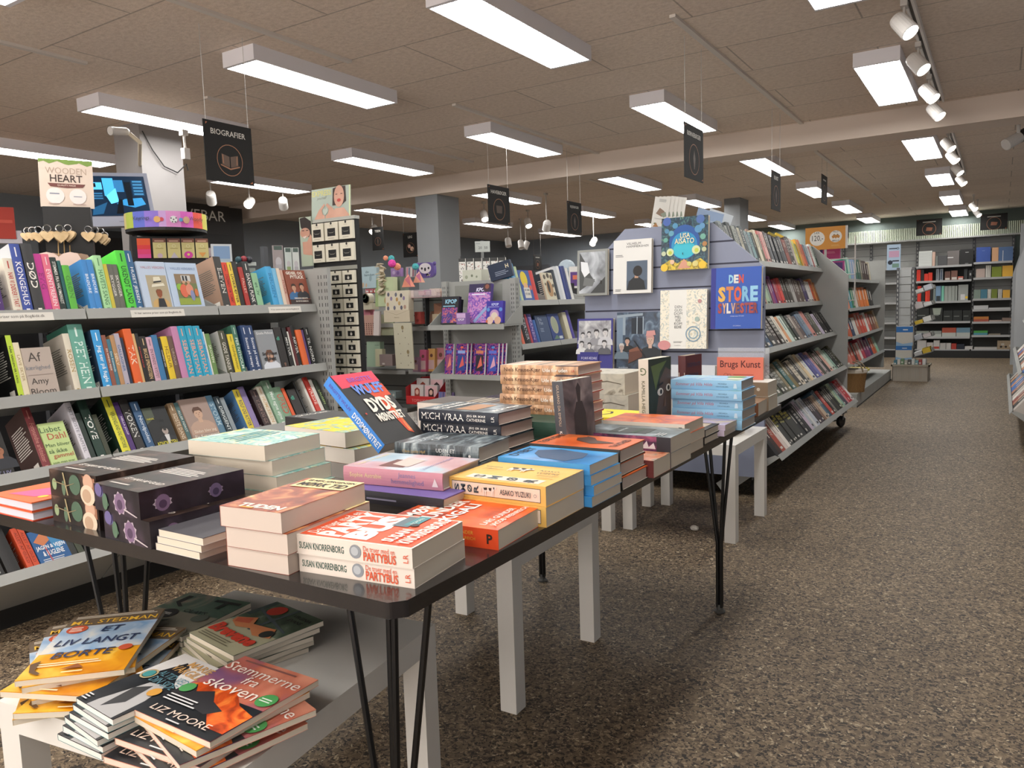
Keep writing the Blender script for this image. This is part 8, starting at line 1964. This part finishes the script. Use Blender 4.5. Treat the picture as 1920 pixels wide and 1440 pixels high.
for i, (c_, xx, yy) in enumerate((('#c8b83a', -1.3, 10.1), ('#8aa8c0', -1.3, 9.6), ('#d0ccc0', -1.35, 9.2), ('#4a4a48', -1.3, 9.0), ('#d8c050', -1.32, 10.1))):
    book(flat(xx - .1, yy + .35, 90, .1305 + (.025 if i == 4 else 0)), .3, .2, .024, c_, whole=True, label='%s book lying on the base of the far gondola, %s' % (cname(c_), nth(i + 1)))
# orange price board and wire rack of magenta books
x0, z0, w_, h_ = (-1.4815, 1.5011, 0.3301, 0.1692)
t = wthing('price_board', 'orange price board with two white discs above the far gondola', 'sign', (x0, 7.25, z0))
g = MB(); g.box((x0, 7.25, z0), (x0 + w_, 7.262, z0 + h_ * 1.15), '#c8862c'); g.box((x0 + w_, 7.248, z0), (x0 + w_ + .016, 7.27, z0 + h_ * 1.15), '#c8c4c0')
Fp = Frame((x0, 7.25, z0), (1, 0, 0), (0, 0, 1), w_, h_ * 1.15)
draw(g, Fp, [('e', .3, .5, .19, '#dcd8d0'), ('t', 'SÆR', .22, .7, .36, .8, '#2a2624'), ('t', '120,-', .17, .36, .45, .64, '#2a2624', {'fit': 's'}), ('e', .76, .55, .155, '#dcd8d0'), ('t', 'MILD', .68, .72, .84, .79, '#2a2624'), ('p', [(.66, .56), (.71, .62), (.82, .62), (.87, .56), (.84, .46), (.79, .5), (.765, .44), (.74, .5), (.69, .46)], '#b87a28'), ('p', [(.69, .62), (.73, .66), (.74, .62)], '#2a2624'), ('p', [(.79, .62), (.8, .66), (.84, .62)], '#2a2624'), ('t', 'BRILLE', .67, .33, .86, .4, '#2a2624'), ('l', .65, .12, .88, .2, 2, '#d8a860')])
g.build('board', t)
g = MB(); g.tube([(x0 + w_ * .5, 7.27, z0), (x0 + w_ * .5, 7.27, 0)], .01, '#b8b4b0', 8); g.lathe([(.18, 0), (.18, .015), (.01, .03)], '#6a6a6a', Matrix.Translation((x0 + w_ * .5, 7.27, 0)), 16); g.build('post', t)
t = wthing('wire_rack', 'white wire rack holding magenta books beside the rolling bookcase', 'rack', (-1.4, 7.5, 0))
g = MB()
xa, xb = -1.4051, -1.1389
for x in (xa - .02, xb + .03):
    g.tube([(x, 7.5, 1.0), (x, 7.5, 1.62)], .006, '#c0bcb8', 6)
for z in (1.05, 1.28, 1.42):
    g.tube([(xa - .02, 7.44, z), (xb + .03, 7.44, z)], .004, '#c0bcb8', 6); g.tube([(xa - .02, 7.5, z), (xa - .02, 7.44, z)], .004, '#c0bcb8', 6); g.tube([(xb + .03, 7.5, z), (xb + .03, 7.44, z)], .004, '#c0bcb8', 6)
g.build('frame', t)
item((-1.3994, 1.4234, 0.1715, 0.1003), 7.46, .02, 'magenta book in the upper pocket of the white wire rack', 'book', 'paperback_book', '#a83a78', [('r', 0, 0, .15, 1, '#3a2a6a'), ('l', .3, .5, .8, .7, 2, '#d08ab0')])
item((-1.3262, 1.2616, 0.1341, 0.1428), 7.46, .02, 'magenta and violet book in the lower pocket of the white wire rack', 'book', 'paperback_book', '#a03a80', [('r', .1, .5, .9, .9, '#4a2a6a'), ('p', [(.2, .1), (.6, .4), (.9, .1)], '#c85a60')])
# baskets
cx, cy = -1.255, 8.12
t = wthing('wicker_basket', 'woven wicker basket with white lining and loop handles', 'basket', (cx, cy + .2, .13))
g = MB(); Mb = Matrix.Translation((cx + .02, cy + .2, .131)) @ Matrix.Diagonal((.85, .75, 1, 1)); g.lathe([(.125, 0), (.135, .1), (.15, .2), (.152, .21), (.14, .21), (.125, .1), (.12, .01)], 'wicker', Mb, 24, cap=False); g.lathe([(.001, .008), (.125, .0)], 'wicker', Mb, 24); g.build('weave', t)
g = MB(); g.lathe([(.153, .19), (.157, .2), (.155, .225), (.14, .228), (.1, .2), (.001, .19)], '#d0c8bc', Mb, 24, cap=False); g.build('lining', t)
for sy in (-.08, .08):
    g = MB(); g.tube([(cx + .02 + .1 * math.cos(q), cy + .2 + sy, .335 + .1 * math.sin(q)) for q in [math.pi * j / 12 for j in range(13)]], .007, '#8a7a64', 8); g.build('handle', t)
cx, cy, _z = (-0.9354, 10.7179, 0.0)
t = wthing('white_basket', 'low whitewashed splint basket of magazines on the floor', 'basket', (cx, cy + .1, 0))
g = MB(); n = 26
for i in range(n):
    for sgn, yy in ((1, 0), (1, .3)):
        g.box((cx - .2 + .4 * i / n, cy + yy, .0), (cx - .2 + .4 * (i + .92) / n, cy + yy + .006, .19), '#b8b0a4')
for i in range(18):
    for xx in (-.2, .194):
        g.box((cx + xx, cy + .3 * i / 18, 0), (cx + xx + .006, cy + .3 * (i + .9) / 18, .19), '#b8b0a4')
g.box((cx - .215, cy - .012, .185), (cx + .215, cy, .21), '#a8a090'); g.box((cx - .215, cy + .306, .185), (cx + .215, cy + .318, .21), '#a8a090'); g.box((cx - .215, cy - .012, .185), (cx - .2, cy + .318, .21), '#a8a090'); g.box((cx + .2, cy - .012, .185), (cx + .215, cy + .318, .21), '#a8a090'); g.box((cx - .19, cy + .01, .01), (cx + .19, cy + .29, .02), '#8a8274')
g.build('splints', t)
for i, c_ in enumerate(('#4a7a8a', '#d0ccc4', '#6a8a6a', '#b8b4a8', '#5a5a58', '#c8ccc8', '#7aa0a8', '#a84a48', '#d0d0d0')):
    item((cx - .19 + .04 * i, .022, .034, .24 + .01 * (i % 3)), cy + .03, .2, '%s magazine upright in the whitewashed basket, %s across' % (cname(c_), nth(i + 1)), 'magazine', 'magazine', c_, [('l', .1, .5, .9, .9, 3, '#d8d4cc')], 5, 'magazines in the whitewashed basket')
# slotted rack with price rails and paper packs
x0, z0, w_, h_ = (-1.1054, 0.5865, 0.1336, 0.7806)
t = wthing('slotted_rack', 'narrow slotted rack with stacked paper packs and side pockets', 'rack', (x0 + w_ / 2, 11.2, 0))
for x in (x0 - .03, x0 + w_ + .01):
    g = MB(); g.box((x, 11.0, 0), (x + .03, 11.05, 1.42), 'shelf_dark')
    for i in range(22):
        g.box((x + .01, 10.9994, .15 + i * .057), (x + .02, 11.0, .18 + i * .057), '#c0c0bc')
    g.build('upright', t)
g = MB()
for i in range(8):
    g.box((x0, 11.02, .62 + i * .098), (x0 + w_, 11.03, .71 + i * .098), '#a8aaaa')
g.build('rail_panel', t)
for j in range(5):
    g = MB(); z = .28 + .2 * j; M_ = Matrix.Translation((x0 + w_ + .05, 11.05, z)) @ Matrix.Rotation(rad(-18), 4, 'Y'); g.box((0, 0, 0), (.22, .35, .006), 'shelf_metal', M_); g.box((.214, 0, 0), (.22, .35, .05), 'shelf_metal', M_); g.build('pocket', t)
    for k_ in range(2):
        g = MB(); g.box((.01 + .1 * k_, .02, .008), (.1 + .1 * k_, .3, .05 + .02 * ((j + k_) % 2)), ('#c8c8c8', '#b8bcc4', '#d8b83a', '#c0b8b8', '#d0d0cc')[(j + 2 * k_) % 5], M_); tag(g.build('magazine_bundle'), 'loose %s magazine in the slotted rack pocket, %s up, %s' % (('white', 'pale blue', 'yellow', 'rosy', 'cream')[(j + 2 * k_) % 5], nth(j + 1), ('inner', 'outer')[k_]), 'magazine', 'magazines in the slotted rack')
for i in range(2):
    q = (-1.1111, 0.4351, 0.1872, 0.2443) if i else (-1.1143, 0.2579, 0.1817, 0.1772)
    item(q, 10.85, .14, '%s blue-topped white paper pack before the slotted rack' % ('lower', 'upper')[i], 'paper pack', 'paper_pack', '#c8c4bc', [('r', 0, .7, 1, 1, '#2f6fb4'), ('r', .4, .8, .7, .86, '#d0d8e0'), ('p', [(0, .0), (1, 0), (1, .18), (.4, .1), (0, .22)], '#8fb0d0')])
item((-1.2619, 1.397, 0.1573, 0.3259), 11.1, .02, 'pale blue header card with pictured office tools', 'header card', 'header_card', '#a0b4c8', [('r', .15, .82, .75, .86, '#1c2434'), ('o', .8, .84, .09, .04, '#1c2434'), ('r', .15, .5, .9, .75, '#b890a8'), ('e', .25, .3, .18, '#1c2434'), ('r', .4, .33, .9, .38, '#2a2a34'), ('r', .4, .1, .9, .25, '#6a8a7a')])
# ------------------------------------------------------------------ side bookcase on the other edge of the aisle
t = wthing('side_bookcase', 'bookcase of slanted magazines along the other edge of the aisle', 'bookcase', (.5, 7.6, 0))
g = MB(); g.box((.62, 6.3, .1), (.66, 9.2, 1.3), 'shelf_metal'); g.build('back_panel', t)
g = MB(); g.box((.3, 6.3, 0), (.66, 9.2, .1), 'shelf_dark'); g.build('base', t)
SB = [(.085, .25, 38), (.13, .52, 38), (.2, .8, 32), (.3, 1.1, 20)]
for x, z, tl in SB:
    for k in range(3):
        tray(t, x, z, tl, 6.32 + k * .96, 6.32 + (k + 1) * .96 - .004, .36 if x < .25 else .3, lip=.02, div=.05, dirx=-1)
rr = random.Random(9)
for k, (x, z, tl) in enumerate(SB[:3]):
    s, c = math.sin(rad(tl)), math.cos(rad(tl))
    U, Bk = V3((s, 0, c)), V3((c, 0, -s))
    y = 6.36
    for i in range(16):
        c_ = rr.choice(['#e0dcd4', '#3a6ab0', '#2a2624', '#c88a5a', '#d8d0c0', '#8a3a30', '#3a4a4a', '#c0b8b0', '#b07a60'])
        T = rr.uniform(.1, .17)
        L = rr.uniform(.19, .22)
        book(axes(-U, Bk, V3((x + .006, y + T, z)) + U * (L + .002)), L, .11, T * .92, c_, whole=True, name='paperback_book', spine=[('l', .1, .2, .8, .8, 2, '#d8d4cc')],
             label='%s volume on the side bookcase across the aisle, %s tier, %s along' % (cname(c_), ('lowest', 'second', 'third')[k], nth(i + 1)), group='volumes on the side bookcase')
        y += T + .004
for i, (y, lb) in enumerate(((9.3, 'near'), (12.2, 'far'))):
    g = MB(); pts = [(.12, .1), (.7, .1), (.7, 1.95), (.19, 1.95), (.19, 1.55), (.12, 1.3)]
    vs = [(x, y, z) for x, z in pts] + [(x, y + .03, z) for x, z in pts]; k_ = len(pts)
    g.add(vs, [tuple(range(k_)), tuple(range(2 * k_ - 1, k_ - 1, -1))] + [(j, k_ + j, k_ + (j + 1) % k_, (j + 1) % k_) for j in range(k_)], '#b4b8bc')
    tag(g.build('shelf_gable'), '%s pale shelf gable with stepped outline at the aisle edge' % lb, 'gable')
# small security camera at the beam on the aisle's far side
cx, cy, cz, ca = (0.053, 6.815, 2.1786, -0.45)
t = wthing('security_camera', 'white bullet security camera hanging under the ceiling over the aisle', 'camera', (cx, cy, cz))
g = MB(); Mc = Matrix.Translation((cx, cy, cz)) @ V3((-.6, -.5, -.4)).to_track_quat('-Z', 'Y').to_matrix().to_4x4(); g.lathe([(.03, .1), (.04, .08), (.042, -.08), (.036, -.085)], '#c8c4c0', Mc, 16); g.build('housing', t)
g = MB(); g.lathe([(.043, .1), (.043, .04)], '#1c1c1e', Mc, 16); g.build('hood', t)
g = MB(); g.tube([(cx + .02, cy, cz), (cx + .02, cy, ZC)], .012, '#c8c4c0', 8); g.build('arm', t)
